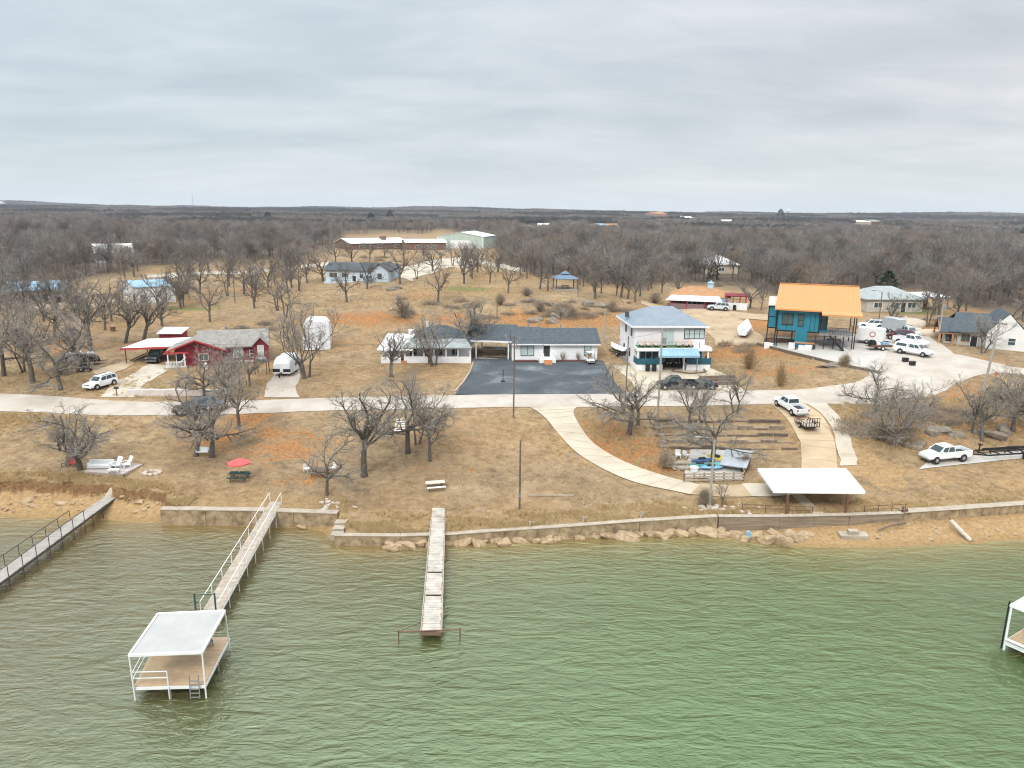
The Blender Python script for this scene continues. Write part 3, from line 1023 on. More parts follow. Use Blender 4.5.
for a in [
    ('oldoak', 80, 470, 393, 108, 'wide gnarled bare oak with low twisting limbs beside the white deck furniture'),
    ('leaning', 195, 456, 388, 74, 'left one of the two bare oaks standing by the white box on the lawn'),
    ('broad', 212, 457, 368, 82, 'right one of the two bare oaks standing by the white box on the lawn'),
    ('upright', 239, 427, 352, 62, 'slender bare tree at the road edge in front of the red house'),
    ('small', 327, 495, 424, 72, 'small spreading bare oak over the dark picnic table near the shore'),
    ('tall', 364, 476, 370, 92, 'tall straight bare oak standing alone mid lawn with one long side limb'),
    ('broad', 408, 453, 362, 84, 'thick trunked bare oak right beside the slatted white steps'),
    ('forked', 417, 444, 370, 60, 'bare twin stemmed oak just behind the oak at the white steps'),
    ('upright', 430, 461, 386, 62, 'slim pale barked oak on the lawn below the asphalt lot'),
    ('broad', 629, 434, 362, 96, 'broad bare oak on the red earth inside the driveway curve'),
    ('tall', 638, 425, 372, 66, 'slimmer bare oak behind the broad one in the driveway curve'),
    ('upright', 689, 426, 370, 58, 'left of two thin bare trees growing above the timber terraces'),
    ('upright', 699, 427, 378, 48, 'right of two thin bare trees growing above the timber terraces'),
    ('forked', 735, 414, 366, 58, 'bare forked tree at the roadside above the timber terraces'),
    ('broad', 712, 462, 384, 74, 'dark bare tree growing up through the terraces behind the kayak pad'),
    ('broad', 874, 413, 358, 72, 'bare oak at the roadside right of the gravel drive'),
    ('shrubby', 893, 447, 376, 84, 'bushy many stemmed bare tree on the slope left of the boat trailer'),
    ('small', 928, 418, 386, 40, 'small bare tree on the golden slope beside the road bend'),
    ('upright', 972, 433, 372, 46, 'bare tree between the slope boulders nearest the tall leaning pole'),
    ('leaning', 982, 441, 386, 50, 'thin leaning bare tree in front of the slope boulders'),
    ('broad', 1013, 431, 366, 62, 'dense bare tree behind the black boat trailer'),
    ('shrubby', 1032, 428, 360, 56, 'bare tree cut by the edge of the photo behind the boat trailer'),
    ('broad', 61, 390, 312, 74, 'bare oak with dividing limbs left of the white parked car'),
    ('tall', 33, 383, 300, 66, 'bare oak with dark straight trunk near the left road verge'),
    ('forked', 25, 372, 298, 62, 'bare forked oak in the grove left of the red house'),
    ('tall', 79, 372, 306, 52, 'bare oak standing over the dark trailers left of the red house'),
    ('tall', 91, 352, 268, 66, 'tallest bare oak in the grove left of the red house'),
    ('leaning', 125, 343, 283, 50, 'bare slanting oak behind the white carport of the red house'),
    ('leaning', 143, 341, 278, 56, 'dark crooked oak just behind the white carport roof'),
    ('broad', 4, 376, 290, 60, 'bare oak at the left edge of the grove'),
    ('clump', 307, 378, 290, 66, 'many stemmed bare oak right of the white covered trailer'),
    ('tall', 391, 377, 322, 54, 'bare oak before the pale metal porch roof'),
    ('clump', 434, 366, 306, 84, 'many stemmed bare oak before the front porch of the white house'),
    ('tall', 468, 357, 292, 64, 'straight bare oak between the porch house and the breezeway'),
    ('forked', 982, 353, 312, 50, 'bare forked tree standing before the stone house'),
    ('upright', 722, 507, 478, 16, 'spindly bare sapling beside the lamp pole at the seawall'),
    ('upright', 222, 400, 350, 46, 'thin bare tree rising before the red house wall'),
    ('clump', 228, 392, 340, 60, 'many stemmed bare tree right in front of the red house wall'),
    ('small', 250, 386, 338, 46, 'low bare tree at the drive corner by the red house'),
    ('broad', 205, 402, 345, 52, 'bare twiggy tree overhanging the red gable'),
]:
    plant_tree(*a)

# trees on the open hillside, each told by what it stands beside
for i, (px, py, top, sp, lb) in enumerate([
    (347, 302, 258, 40, 'bare oak standing on bare red earth before the blue grey house'),
    (367, 289, 252, 22, 'slim bare tree at the wall of the blue grey house'),
    (400, 284, 246, 26, 'bare tree right of the blue grey house gable'),
    (417, 279, 252, 24, 'crooked bare tree beside the pale hilltop drive'),
    (438, 302, 254, 36, 'bare oak alone on the grass beyond the breezeway roof'),
    (464, 284, 238, 22, 'tall bare tree in front of the green metal barn'),
    (472, 279, 244, 18, 'thin bare tree just right of the barn front tree'),
    (489, 283, 250, 22, 'bare tree at the right end of the pale hilltop drive'),
    (508, 293, 256, 24, 'bare oak at the crest left of the gazebo'),
    (402, 317, 292, 26, 'low bare thorny tree behind the porch house roof'),
    (540, 289, 256, 24, 'bare oak left of the gazebo'),
    (547, 291, 262, 20, 'thin bare tree touching the left gazebo post'),
    (583, 287, 258, 24, 'bare oak behind the right side of the gazebo'),
    (595, 299, 256, 30, 'bare oak on the crest right of the gazebo'),
    (621, 297, 258, 28, 'bare tree on the crest above the two storey house, left'),
    (627, 299, 262, 24, 'middle bare tree on the crest above the two storey house'),
    (635, 302, 262, 26, 'right bare tree on the crest above the two storey house'),
    (608, 285, 256, 24, 'bare tree behind the crest between gazebo and two storey house'),
    (750, 308, 278, 26, 'bare tree behind the red framed deck'),
    (760, 310, 276, 28, 'bare tree between the red framed deck and the teal house'),
    (835, 272, 248, 22, 'bare tree above the orange roof'),
    (891, 326, 290, 24, 'bare dark tree behind the parked trailers'),
    (1008, 330, 296, 34, 'bare tree behind the stone house, right'),
    (1024, 322, 286, 36, 'bare tree behind the stone house at the photo edge'),
    (210, 322, 272, 36, 'bare oak on the grass behind the red house roof'),
    (186, 289, 252, 28, 'bare oak left in the row along the upper track'),
    (200, 294, 256, 24, 'bare oak second in the row along the upper track'),
    (228, 296, 254, 22, 'thin bare oak third in the row along the upper track'),
    (244, 294, 250, 30, 'bare oak at the right end of the row along the upper track'),
    (268, 288, 252, 26, 'bare oak on the track verge left of the blue grey house'),
    (288, 293, 256, 16, 'very thin bare tree left of the blue grey house'),
    (298, 291, 248, 24, 'tall bare oak left of the blue grey house'),
    (307, 283, 246, 26, 'bare oak close behind the left tall oak by the blue grey house'),
    (323, 281, 246, 26, 'bare oak at the left wall of the blue grey house'),
    (255, 302, 262, 22, 'bare reddish oak below the upper track'),
    (286, 318, 280, 40, 'bare tree behind the red house chimney side'),
    (130, 322, 284, 34, 'bare tree below the white metal shed'),
    (162, 326, 288, 30, 'bare tree right of the white metal shed'),
    (55, 338, 286, 44, 'bare oak below the blue roofed building'),
    (15, 345, 282, 44, 'bare oak below the left end of the blue roofed building'),
    (105, 330, 284, 34, 'bare oak between the two blue roofs'),
    (352, 262, 240, 22, 'bare tree before the left end of the longer white roofed hall'),
    (370, 259, 240, 24, 'second bare tree before the longer white roofed hall'),
    (386, 258, 240, 22, 'third bare tree before the longer white roofed hall'),
    (404, 260, 240, 24, 'bare tree where the two white roofed halls meet'),
    (424, 259, 242, 22, 'bare tree before the shorter white roofed hall'),
    (441, 262, 242, 24, 'bare tree before the gap between hall and green barn'),
    (453, 266, 240, 26, 'bare tree left of the barn door'),
    (482, 262, 240, 24, 'bare tree at the right corner of the green barn'),
    (498, 272, 246, 26, 'bare tree at the wood edge right of the green barn'),
    (560, 320, 304, 14, 'small bare sapling on the rocky slope behind the white house'),
]):
    plant_tree(i % 4, px, py, top, sp * 1.15, lb)


for cx_, cy_, rx, ry, n in [(60, 318, 70, 14, 14), (230, 300, 60, 14, 7), (150, 312, 40, 10, 4), (255, 280, 60, 9, 9), (460, 272, 45, 6, 5), (640, 293, 40, 5, 6), (930, 318, 40, 8, 5), (330, 268, 40, 8, 3)]:
    for j in range(n):
        px, py = cx_ + rnd.uniform(-rx, rx), cy_ + rnd.uniform(-ry, ry)
        plant_tree(rnd.randrange(4), px, py, py - (py - 178) * rnd.uniform(.27, .36), 26, 'bare oak scattered on the open grass of the hillside', 'oaks scattered over the hillside')


def bush(px, py, top, wpx, label, m, group=None, name='bare_bush', seed=1):
    p = G(px, py)
    h, wd = tall(p, top), wpx * mpp(p) / 2
    q = random.Random(seed)
    b = MB()
    for k in range(150):
        az, el = q.uniform(0, 6.28), q.uniform(.25, 1.5)
        r = q.uniform(.55, 1.0)
        tip = Vector((math.cos(az) * math.cos(el) * wd * r, math.sin(az) * math.cos(el) * wd * r, max(.1, math.sin(el) * h * r)))
        mid = tip * .55 + Vector((q.gauss(0, .1), q.gauss(0, .1), .1)) * wd
        b.tube([(0, 0, -.1), mid, tip], [.03, .02, .008], 3, caps=False)
        for j in range(4):
            s0 = mid.lerp(tip, q.random())
            e0 = s0 + Vector((q.gauss(0, 1), q.gauss(0, 1), q.gauss(.4, .8))) * .22 * wd
            b.tube([s0, e0], [.014, .006], 3, caps=False)
    o = b.build(name, m)
    o.location = p
    return tag(o, label, 'bush', group)


for i, a in enumerate([
    (749, 369, 343, 24, 'round golden brown bush on the slope right of the two storey house', GOLDTW),
    (780, 386, 359, 20, 'tawny bush beside the road below the teal house', GOLDTW),
    (405, 318, 300, 30, 'grey thicket behind the porch house roof', SCRUB),
    (540, 312, 300, 16, 'grey scrub bush among the hillside rocks, leftmost', SCRUB),
    (572, 318, 305, 18, 'scrub bush on the rocky slope above the dark roof', SCRUB),
    (612, 312, 299, 18, 'scrub bush at the foot of the crest trees', SCRUB),
    (655, 303, 290, 22, 'pale bush beside the brown roofed house', SCRUB),
    (500, 305, 292, 18, 'scrub bush on the crest behind the breezeway', SCRUB),
    (527, 296, 286, 16, 'dark low bush on the crest left of the gazebo', SCRUB),
    (905, 446, 418, 34, 'grey thorny bush at the foot of the many stemmed tree', SCRUB),
    (880, 440, 420, 30, 'grey bush left of the many stemmed tree', SCRUB),
    (1000, 402, 382, 40, 'grey brush along the road by the tall leaning pole', SCRUB),
    (1020, 405, 380, 36, 'dense grey brush at the right edge of the photo', SCRUB),
    (705, 505, 486, 26, 'tangled grey brush around the lamp pole foot', SCRUB),
    (665, 468, 448, 26, 'scrub growing along the left side of the kayak pad', SCRUB),
    (745, 470, 452, 16, 'little bare shrub at the right corner of the kayak pad', SCRUB),
    (845, 366, 352, 18, 'low scrub on the bank below the teal house', SCRUB),
    (800, 318, 305, 26, 'scrub behind the teal house', SCRUB),
]):
    bush(*a, seed=i + 3)


SB = []
for v in range(3):
    q = random.Random(200 + v)
    b = MB()
    for k in range(130):
        a_, e_ = q.uniform(0, 6.28), q.uniform(.1, 1.3)
        o_ = Vector((q.gauss(0, .5), q.gauss(0, .35), -.1))
        t_ = o_ + Vector((math.cos(a_) * math.cos(e_), math.sin(a_) * math.cos(e_) * .8, math.sin(e_) + .1)) * q.uniform(.5, 1.1)
        b.tube([o_, o_.lerp(t_, .5) + Vector((q.gauss(0, .06), q.gauss(0, .06), .05)), t_], [.022, .015, .006], 3, caps=False)
        for j in range(3):
            s0 = o_.lerp(t_, q.uniform(.4, 1))
            b.tube([s0, s0 + Vector((q.gauss(0, .2), q.gauss(0, .2), q.gauss(.1, .15)))], [.012, .005], 3, caps=False)
    SB.append(b.mesh('scrub_bush', SCRUB))
for k, (cx_, cy_, rx, ry, n) in enumerate([(560, 312, 55, 10, 26), (430, 306, 50, 12, 9), (620, 312, 30, 8, 6), (735, 348, 20, 10, 6), (60, 345, 60, 20, 9), (945, 412, 40, 18, 14), (390, 262, 45, 5, 12), (860, 425, 16, 16, 5), (250, 330, 30, 12, 4), (700, 283, 30, 4, 5), (940, 322, 25, 8, 5)]):
    for j in range(n):
        o = bpy.data.objects.new('scrub_bush', SB[j % 3])
        COL.objects.link(o)
        o.location = G(rnd.gauss(cx_, rx * .6), rnd.gauss(cy_, ry * .5))
        s_ = rnd.uniform(.7, 1.7)
        o.scale = (s_ * 1.25, s_, s_ * rnd.uniform(.6, .95))
        o.rotation_euler = (0, 0, rnd.uniform(-.6, .6))
        tag(o, 'low leafless scrub bush among the dry grass of the slopes', 'bush', 'scrub bushes on the slopes')


# ------------------------------------------------------------------ cedars
def cedar_mesh(seed):
    q = random.Random(seed)
    t, c = MB(), MB()
    t.tube([(0, 0, -.3), (0, 0, 7.5)], [.22, .03], 6)
    for k in range(1500):
        z = q.uniform(.5, 9.2)
        rr = 2.5 * (1 - (z / 9.6) ** 1.6) * (.45 + .55 * math.sqrt(q.random())) * (1 + .22 * math.sin(3 * z + seed))
        a = q.uniform(0, 6.28)
        p = Vector((math.cos(a) * rr, math.sin(a) * rr, z))
        d = Vector((math.cos(a), math.sin(a), q.uniform(-.1, .9))).normalized()
        s = q.uniform(.3, .6)
        u = rot_about(d, PI / 2, q.uniform(0, 6.28))
        c.add([p - u * s * .35, p + u * s * .35, p + d * s], [(0, 1, 2)])
    return t.mesh('trunk', BARK), c.mesh('crown', CEDAR)


CED = cedar_mesh(4)
for px, py, top, wpx, lb in [(887, 291, 271, 22, 'dark green cedar behind the grey green roof'), (713, 281, 262, 12, 'dark green cedar before the white peaked roof'), (371, 224, 213, 12, 'dark evergreen on the wooded skyline above the white roofs, left'), (390, 221, 210, 10, 'dark evergreen on the wooded skyline above the white roofs, right'), (268, 222, 212, 12, 'dark evergreen on the far ridge at the left'), (780, 220, 209, 10, 'dark evergreen far off below the water tower'), (590, 252, 240, 10, 'dark green cedar in the woods beyond the gazebo')]:
    p = G(px, py)
    h = tall(p, top)
    t = thing('cedar_tree', lb, 'tree', p, rnd.uniform(0, 6))
    t.scale = (wpx * mpp(p) / 5, wpx * mpp(p) / 5, h / 9.2)
    for nm, me_ in (('trunk', CED[0]), ('crown', CED[1])):
        o = bpy.data.objects.new(nm, me_)
        COL.objects.link(o)
        o.parent = t


# ------------------------------------------------------------------ the woods
def wood_mesh(seed, n_tree=1, strips=420, width=.035, patch=0.0, split=False):
    """a lighter leafless tree (or a small stand of them) for the woods"""
    q = random.Random(seed)
    b = MB()
    tr_ = MB() if split else b
    for k in range(n_tree):
        ox, oy = (q.uniform(-patch, patch), q.uniform(-patch, patch)) if n_tree > 1 else (0, 0)
        h = q.uniform(6.4, 8.6)
        hw = q.uniform(3.0, 4.2)
        tr_.tube([(ox, oy, -.4), (ox + q.gauss(0, .2), oy + q.gauss(0, .2), h * .45)], [.2, .13], 5, caps=False)
        top = Vector((ox, oy, h * .38))
        tips = []
        for j in range(9):
            a, el = q.uniform(0, 6.28), q.uniform(.15, 1.4)
            e0 = Vector((ox + math.cos(a) * math.cos(el) * hw * .8, oy + math.sin(a) * math.cos(el) * hw * .8, h * .42 + math.sin(el) * h * .46))
            md = top.lerp(e0, .5) + Vector((q.gauss(0, .4), q.gauss(0, .4), q.gauss(.2, .3)))
            tr_.tube([top, md, e0], [.10, .07, .03], 4, caps=False)
            tips += [md, e0, md.lerp(e0, .5)]
        for j in range(strips):
            o = tips[q.randrange(len(tips))] + Vector((q.gauss(0, .55), q.gauss(0, .55), q.gauss(0, .4)))
            d = ((o - Vector((ox, oy, h * .25))).normalized() * .8 + Vector((q.gauss(0, .6), q.gauss(0, .6), q.gauss(.25, .5)))).normalized()
            L = q.uniform(.7, 1.7)
            u = rot_about(d, PI / 2, q.uniform(0, 6.28)) * width * q.uniform(.6, 1.4)
            b.add([o - u, o + u, o + d * L], [(0, 1, 2)])
    return b if not split else (tr_, b)


def join(a, b):
    m = MB()
    return m.add(a.v, a.f).add(b.v, b.f)


WS = [wood_mesh(70 + i, strips=620, width=.026, split=True) for i in range(5)]
WT, WC = [a.mesh('trunk', BARK) for a, b in WS], [b.mesh('crown', TWIGF) for a, b in WS]
WM = [join(a, b).mesh('woodland_tree', TWIGF) for a, b in WS]

pts = []
y = 150.0
while y < 5200:
    stp = 5.2 if y < 320 else 6.2 if y < 450 else (8.0 if y < 900 else (19 if y < 2200 else 27))
    half = y * .80 + 14
    n = int(2 * half / stp)
    xs = np.linspace(-half, half, n) + np.array([rnd.uniform(-.45, .45) for _ in range(n)]) * stp
    ys_ = y + np.array([rnd.uniform(-.45, .45) for _ in range(n)]) * stp
    pts.append(np.stack([xs, ys_, np.full(n, stp)], -1))
    y += stp
pts = np.concatenate(pts)
zz_ = H(pts[:, 0], pts[:, 1])
fm, pxx, pyy = forest_mask(pts[:, 0], pts[:, 1], zz_)
clear = np.sin(pts[:, 0] * .021 + np.sin(pts[:, 1] * .013) * 2) + np.sin(pts[:, 1] * .017 + 1.3) > 1.55
fm &= ~(clear & (pts[:, 1] > 330) & (pts[:, 1] < 1100))
for fx, fy, rr in FIELDS:
    p = G(fx, fy)
    fm &= ~((((pts[:, 0] - p[0]) / (p[1] * .030)) ** 2 + ((pts[:, 1] - p[1]) / (p[1] * .10)) ** 2) < 1)
KEEP_OUT = [(113, 257, 26, 11), (36, 284, 40, 7), (152, 290, 30, 12), (398, 241, 56, 7), (460, 240, 30, 8), (720, 270, 22, 9), (892, 298, 34, 9), (935, 298, 16, 7), (700, 298, 44, 14), (982, 330, 48, 22), (528, 229, 8, 4), (544, 229, 8, 4), (610, 229, 14, 4), (662, 217, 8, 4), (690, 221, 8, 4), (728, 224, 9, 4), (867, 227, 18, 5), (995, 232, 7, 4), (1018, 240, 10, 5), (1012, 275, 6, 4)]
for kx, ky, rx, ry in KEEP_OUT:
    fm &= ~((np.abs(pxx - kx) < rx) & (np.abs(pyy - ky) < ry))
P3 = np.concatenate([pts[fm][:, :2], zz_[fm][:, None]], -1)
stepv = pts[fm][:, 2]
vis = (np.abs(pxx[fm] - 512) < 530)
dist = np.hypot(P3[:, 0], P3[:, 1])
order = np.argsort(dist + (~vis) * 1e5)
NIND = 196
for n_, i in enumerate(order[:NIND]):
    o = thing('woodland_tree', None, None, P3[i])
    for nm, me_ in (('trunk', WT[n_ % 5]), ('crown', WC[n_ % 5])):
        c_ = bpy.data.objects.new(nm, me_)
        COL.objects.link(c_)
        c_.parent = o
    o.rotation_euler = (0, 0, rnd.uniform(0, 6.28))
    s_ = rnd.uniform(.95, 1.4)
    o.scale = (s_, s_, s_ * rnd.uniform(.85, 1.1))
    tag(o, 'bare grey brown tree at the near edge of the woods behind the houses', 'tree', 'bare trees along the near edge of the woods')
rest = order[NIND:]


def scatter(name, P, lib, smin, smax, seed, mats):
    """one object that stands copies of a few small meshes on the points P"""
    coll = bpy.data.collections.new(name + '_kinds')
    for i, me_ in enumerate(lib):
        o = bpy.data.objects.new(me_.name + '_kind', me_)
        coll.objects.link(o)
    me_ = bpy.data.meshes.new(name)
    me_.vertices.add(len(P))
    me_.vertices.foreach_set('co', np.asarray(P, np.float32).ravel())
    me_.update()
    o = bpy.data.objects.new(name, me_)
    COL.objects.link(o)
    g = bpy.data.node_groups.new(name, 'GeometryNodeTree')
    g.interface.new_socket('Geometry', in_out='INPUT', socket_type='NodeSocketGeometry')
    g.interface.new_socket('Geometry', in_out='OUTPUT', socket_type='NodeSocketGeometry')
    gi, go = g.nodes.new('NodeGroupInput'), g.nodes.new('NodeGroupOutput')
    ci = g.nodes.new('GeometryNodeCollectionInfo')
    ci.inputs['Collection'].default_value = coll
    ci.inputs['Separate Children'].default_value = True
    ci.inputs['Reset Children'].default_value = True
    ip = g.nodes.new('GeometryNodeInstanceOnPoints')
    ip.inputs['Pick Instance'].default_value = True
    rv = g.nodes.new('FunctionNodeRandomValue')
    rv.data_type = 'FLOAT_VECTOR'
    rv.inputs[0].default_value = (-.06, -.06, 0)
    rv.inputs[1].default_value = (.06, .06, 6.283)
    rv.inputs['Seed'].default_value = seed
    rs = g.nodes.new('FunctionNodeRandomValue')
    rs.data_type = 'FLOAT'
    rs.inputs[2].default_value = smin
    rs.inputs[3].default_value = smax
    rs.inputs['Seed'].default_value = seed + 1
    ri = g.nodes.new('FunctionNodeRandomValue')
    ri.data_type = 'INT'
    ri.inputs[4].default_value = 0
    ri.inputs[5].default_value = len(lib) - 1
    ri.inputs['Seed'].default_value = seed + 2
    L = g.links.new
    L(gi.outputs[0], ip.inputs['Points'])
    L(ci.outputs[0], ip.inputs['Instance'])
    L(ri.outputs[2], ip.inputs['Instance Index'])
    L(rv.outputs[0], ip.inputs['Rotation'])
    L(rs.outputs[1], ip.inputs['Scale'])
    L(ip.outputs[0], go.inputs[0])
    md = o.modifiers.new('scatter', 'NODES')
    md.node_group = g
    tag(o, kind='stuff')
    return o


nearw = P3[rest][stepv[rest] < 10]
midw = P3[rest][stepv[rest] == 19]
farw = P3[rest][stepv[rest] > 19]
print('woods', len(nearw), len(midw), len(farw))
WP = [wood_mesh(90 + i, 8, 170, .09, 11).mesh('woodland_stand', TWIGF) for i in range(4)]
WQ = [wood_mesh(99 + i, 14, 80, .22, 20).mesh('woodland_far_stand', TWIGF) for i in range(3)]
WPD = [wood_mesh(110 + i, 8, 300, .16, 11).mesh('dense_stand', TWIGD) for i in range(3)]
WQD = [wood_mesh(120 + i, 14, 140, .34, 20).mesh('dense_far_stand', TWIGD) for i in range(3)]
WMD = [wood_mesh(130 + i, 1, 900, .03).mesh('dense_tree', TWIGF) for i in range(3)]


def thicket(P, sx, sy, th):
    k = np.sin(P[:, 0] * sx + 1.7 * np.sin(P[:, 1] * sy)) + np.sin(P[:, 1] * sy * 1.6 + 1.3 * np.sin(P[:, 0] * sx * .7 + 1)) + .5 * np.sin(P[:, 0] * sx * 2.7 + P[:, 1] * sy * 2.1)
    return k > th


kn, km, kf = thicket(nearw, .035, .022, .95), thicket(midw, .012, .006, .55), thicket(farw, .006, .0022, .35)
scatter('leafless_woods', nearw[~kn], WM, .75, 1.5, 5, None)
scatter('dark_thickets', nearw[kn], WMD, .7, 1.3, 6, None)
scatter('distant_woods', midw[~km], WP, .8, 1.35, 9, None)
scatter('distant_thickets', midw[km], WPD, .8, 1.5, 10, None)
scatter('ridge_woods', farw[~kf], WQ, .8, 1.4, 13, None)
scatter('ridge_thickets', farw[kf], WQD, .8, 1.7, 14, None)


# ------------------------------------------------------------------ dry grass tufts
def tuft(seed, n, h, r):
    q = random.Random(seed)
    b = MB()
    for k in range(n):
        a, d = q.uniform(0, 6.28), r * math.sqrt(q.random())
        p = Vector((math.cos(a) * d, math.sin(a) * d, -.03))
        t = p + Vector((q.gauss(0, .35), q.gauss(0, .35), 1)) * h * q.uniform(.5, 1.1)
        u = Vector((math.cos(a + 1.5), math.sin(a + 1.5), 0)) * .018
        b.add([p - u, p + u, t], [(0, 1, 2)])
    return b


DRYG = twig_mat('dry_grass_blades', [(.52, .38, .20), (.58, .44, .25), (.44, .31, .16), (.54, .37, .17)])
LAWNG = twig_mat('lawn_weeds', [(.42, .32, .2), (.50, .39, .25), (.36, .28, .16), (.30, .23, .15)])
tk = [tuft(i, 60, .42, .3).mesh('dry_grass_tuft', DRYG) for i in range(3)]
gp = []
for _ in range(16000):
    x = rnd.uniform(-62, 66)
    y = float(bank_y(x)) + abs(rnd.gauss(0, 1.0 if x < -33 else 1.5)) + .05
    if -32.6 < x < -17.5 or (x > 27 and rnd.random() < .75) or math.sin(x * .9 + math.sin(y * 2.1)) + math.sin(x * .37 + y * 1.9) + rnd.gauss(0, .7) < .1:
        continue
    gp.append((x, y))
# golden stands on the open slopes
for px, py, rx, ry, n in [(10, 420, 9, 2, 700), (950, 412, 9, 5, 900), (990, 405, 8, 4, 700), (560, 322, 20, 9, 900), (600, 440, 5, 4, 200), (860, 425, 5, 6, 350), (640, 455, 5, 5, 200), (60, 385, 20, 4, 600), (420, 295, 20, 10, 700), (740, 360, 9, 6, 300), (880, 380, 10, 3, 200)]:
    c0 = G(px, py)
    for _ in range(n):
        gp.append((c0[0] + rnd.gauss(0, rx * .8), c0[1] + rnd.gauss(0, ry * .8)))
gp = np.array(gp)
gp = np.concatenate([gp, H(gp[:, 0], gp[:, 1])[:, None]], -1)


def off_roads(P):
    """keep only points whose picture place is not on a drive or road"""
    a, b = proj(P[:, 0], P[:, 1], P[:, 2])
    road = (b > np.interp(a, [0, 150, 300, 470, 600, 790, 845], [393, 401, 398, 394, 392, 389, 383])) & (b < np.interp(a, [0, 150, 300, 470, 600, 800, 930], [413, 417, 413, 409, 408, 405, 397]))
    cx_ = np.interp(b, [405, 418, 436, 459, 481, 496], [554, 558, 574, 602, 645, 695])
    cw = np.interp(b, [405, 418, 436, 459, 481, 496], [24, 17, 17, 21, 34, 60])
    drv = (np.abs(a - cx_) < cw) & (b > 404) & (b < 498)
    d2 = (a > np.interp(b, [404, 418, 436, 452, 490], [768, 784, 795, 799, 735])) & (a < np.interp(b, [404, 420, 440, 466, 490], [828, 844, 853, 860, 850])) & (b > 404) & (b < 500)
    lot = (a > 450) & (a < 630) & (b > 355) & (b < 400)
    rd = (a > 770) & (a < 985) & (b > 340) & (b < 398) & (b < np.interp(a, [770, 880, 930, 985], [350, 372, 398, 375])) | (a > 860) & (a < 970) & (b > 330) & (b < 398)
    return P[~(road | drv | d2 | lot | rd)]


scatter('dry_grass', off_roads(gp), tk, .45, 1.0, 21, None)
tl = [tuft(40 + i, 34, .13, .34).mesh('lawn_weed_tuft', LAWNG) for i in range(3)]
lp = []
for _ in range(26000):
    y = 66 + 75 * rnd.random() ** 1.2
    x = rnd.uniform(-.78, .78) * y
    if y > bank_y(x) + .3 and math.sin(x * .31 + 2 * math.sin(y * .23)) + math.sin(y * .41 + x * .17) > -.6 + rnd.gauss(0, .6):
        lp.append((x, y))
lp = np.array(lp)
lp = np.concatenate([lp, H(lp[:, 0], lp[:, 1])[:, None]], -1)
scatter('lawn_weeds', off_roads(lp), tl, .6, 1.4, 31, None)
# ------------------------------------------------------------------ buildings
def site(pl, pr):
    a, b = G(*pl), G(*pr)
    rz = heading(a, b)
    return Vector((a[0], a[1], min(a[2], b[2]))), rz, math.hypot(b[0] - a[0], b[1] - a[1])


def _axes(face):
    return {'f': (Vector((1, 0, 0)), Vector((0, -1, 0))), 'l': (Vector((0, 1, 0)), Vector((-1, 0, 0))), 'r': (Vector((0, 1, 0)), Vector((1, 0, 0)))}[face]


def obox(b, c, u, n, su, sn, sz):
    """box centred at c, su along u, sn along n, sz upright"""
    vs = []
    for k in (-1, 1):
        for i, j in ((-1, -1), (1, -1), (1, 1), (-1, 1)):
            vs.append(c + u * (i * su / 2) + n * (j * sn / 2) + Vector((0, 0, k * sz / 2)))
    b.add(vs, [(3, 2, 1, 0), (4, 5, 6, 7), (0, 1, 5, 4), (1, 2, 6, 5), (2, 3, 7, 6), (3, 0, 4, 7)])


def window(root, face, at, z, wd, ht, plane=0.0, fm_=None, pm=None, nx=2, nz=1, t=.09):
    """at: centre along the face; plane: where the wall's outer surface is"""
    u, n = _axes(face)
    o = (Vector((at, plane, z)) if face == 'f' else Vector((plane, at, z)))
    fr, pn = MB(), MB()
    for s in (-1, 1):
        obox(fr, o + u * (s * (wd / 2 - t / 2)) + n * .02 + Vector((0, 0, ht / 2)), u, n, t, .12, ht)
    for zc in (t / 2, ht - t / 2):
        obox(fr, o + n * .02 + Vector((0, 0, zc)), u, n, wd - 2 * t, .12, t)
    for k in range(1, nx):
        obox(fr, o + u * (-wd / 2 + wd * k / nx) + n * .018 + Vector((0, 0, ht / 2)), u, n, t * .8, .11, ht - 2 * t)
    for k in range(1, nz):
        obox(fr, o + n * .016 + Vector((0, 0, ht * k / nz)), u, n, wd - 2 * t, .10, t * .7)
    obox(pn, o + n * .012 + Vector((0, 0, ht / 2)), u, n, wd - t, .05, ht - t)
    f = fr.build('window', fm_ or WHITE, root)
    pn.build('pane', pm or GLASS, f)
    return f


def door(root, face, at, z, wd, ht, plane=0.0, m=None, fm_=None):
    u, n = _axes(face)
    o = (Vector((at, plane, z)) if face == 'f' else Vector((plane, at, z)))
    d, h = MB(), MB()
    obox(d, o + n * .03 + Vector((0, 0, ht / 2)), u, n, wd, .08, ht)
    f = d.build('door', m or DARK, root)
    obox(h, o + u * (wd * .35) + n * .09 + Vector((0, 0, ht * .47)), u, n, .06, .06, .14)
    h.build('handle', STEELG, f)
    tr = MB()
    for s in (-1, 1):
        obox(tr, o + u * (s * (wd / 2 + .06)) + n * .03 + Vector((0, 0, ht / 2 + .03)), u, n, .12, .1, ht + .06)
    obox(tr, o + n * .03 + Vector((0, 0, ht + .12)), u, n, wd + .24, .1, .12)
    tr.build('frame', fm_ or WHITE, f)
    return f


def walls_gable(x0, x1, y0, y1, ze, zr, base=-1.5, axis='x'):
    """a wall shell whose gable ends rise to just under the roof"""
    b = MB()
    if axis == 'x':
        ym = (y0 + y1) / 2
        b.prismx([(y0, base), (y1, base), (y1, ze), (ym, zr), (y0, ze)], x0, x1)
    else:
        xm = (x0 + x1) / 2
        b.prism([(x0, base), (x1, base), (x1, ze), (xm, zr), (x0, ze)], y0, y1)
    return b


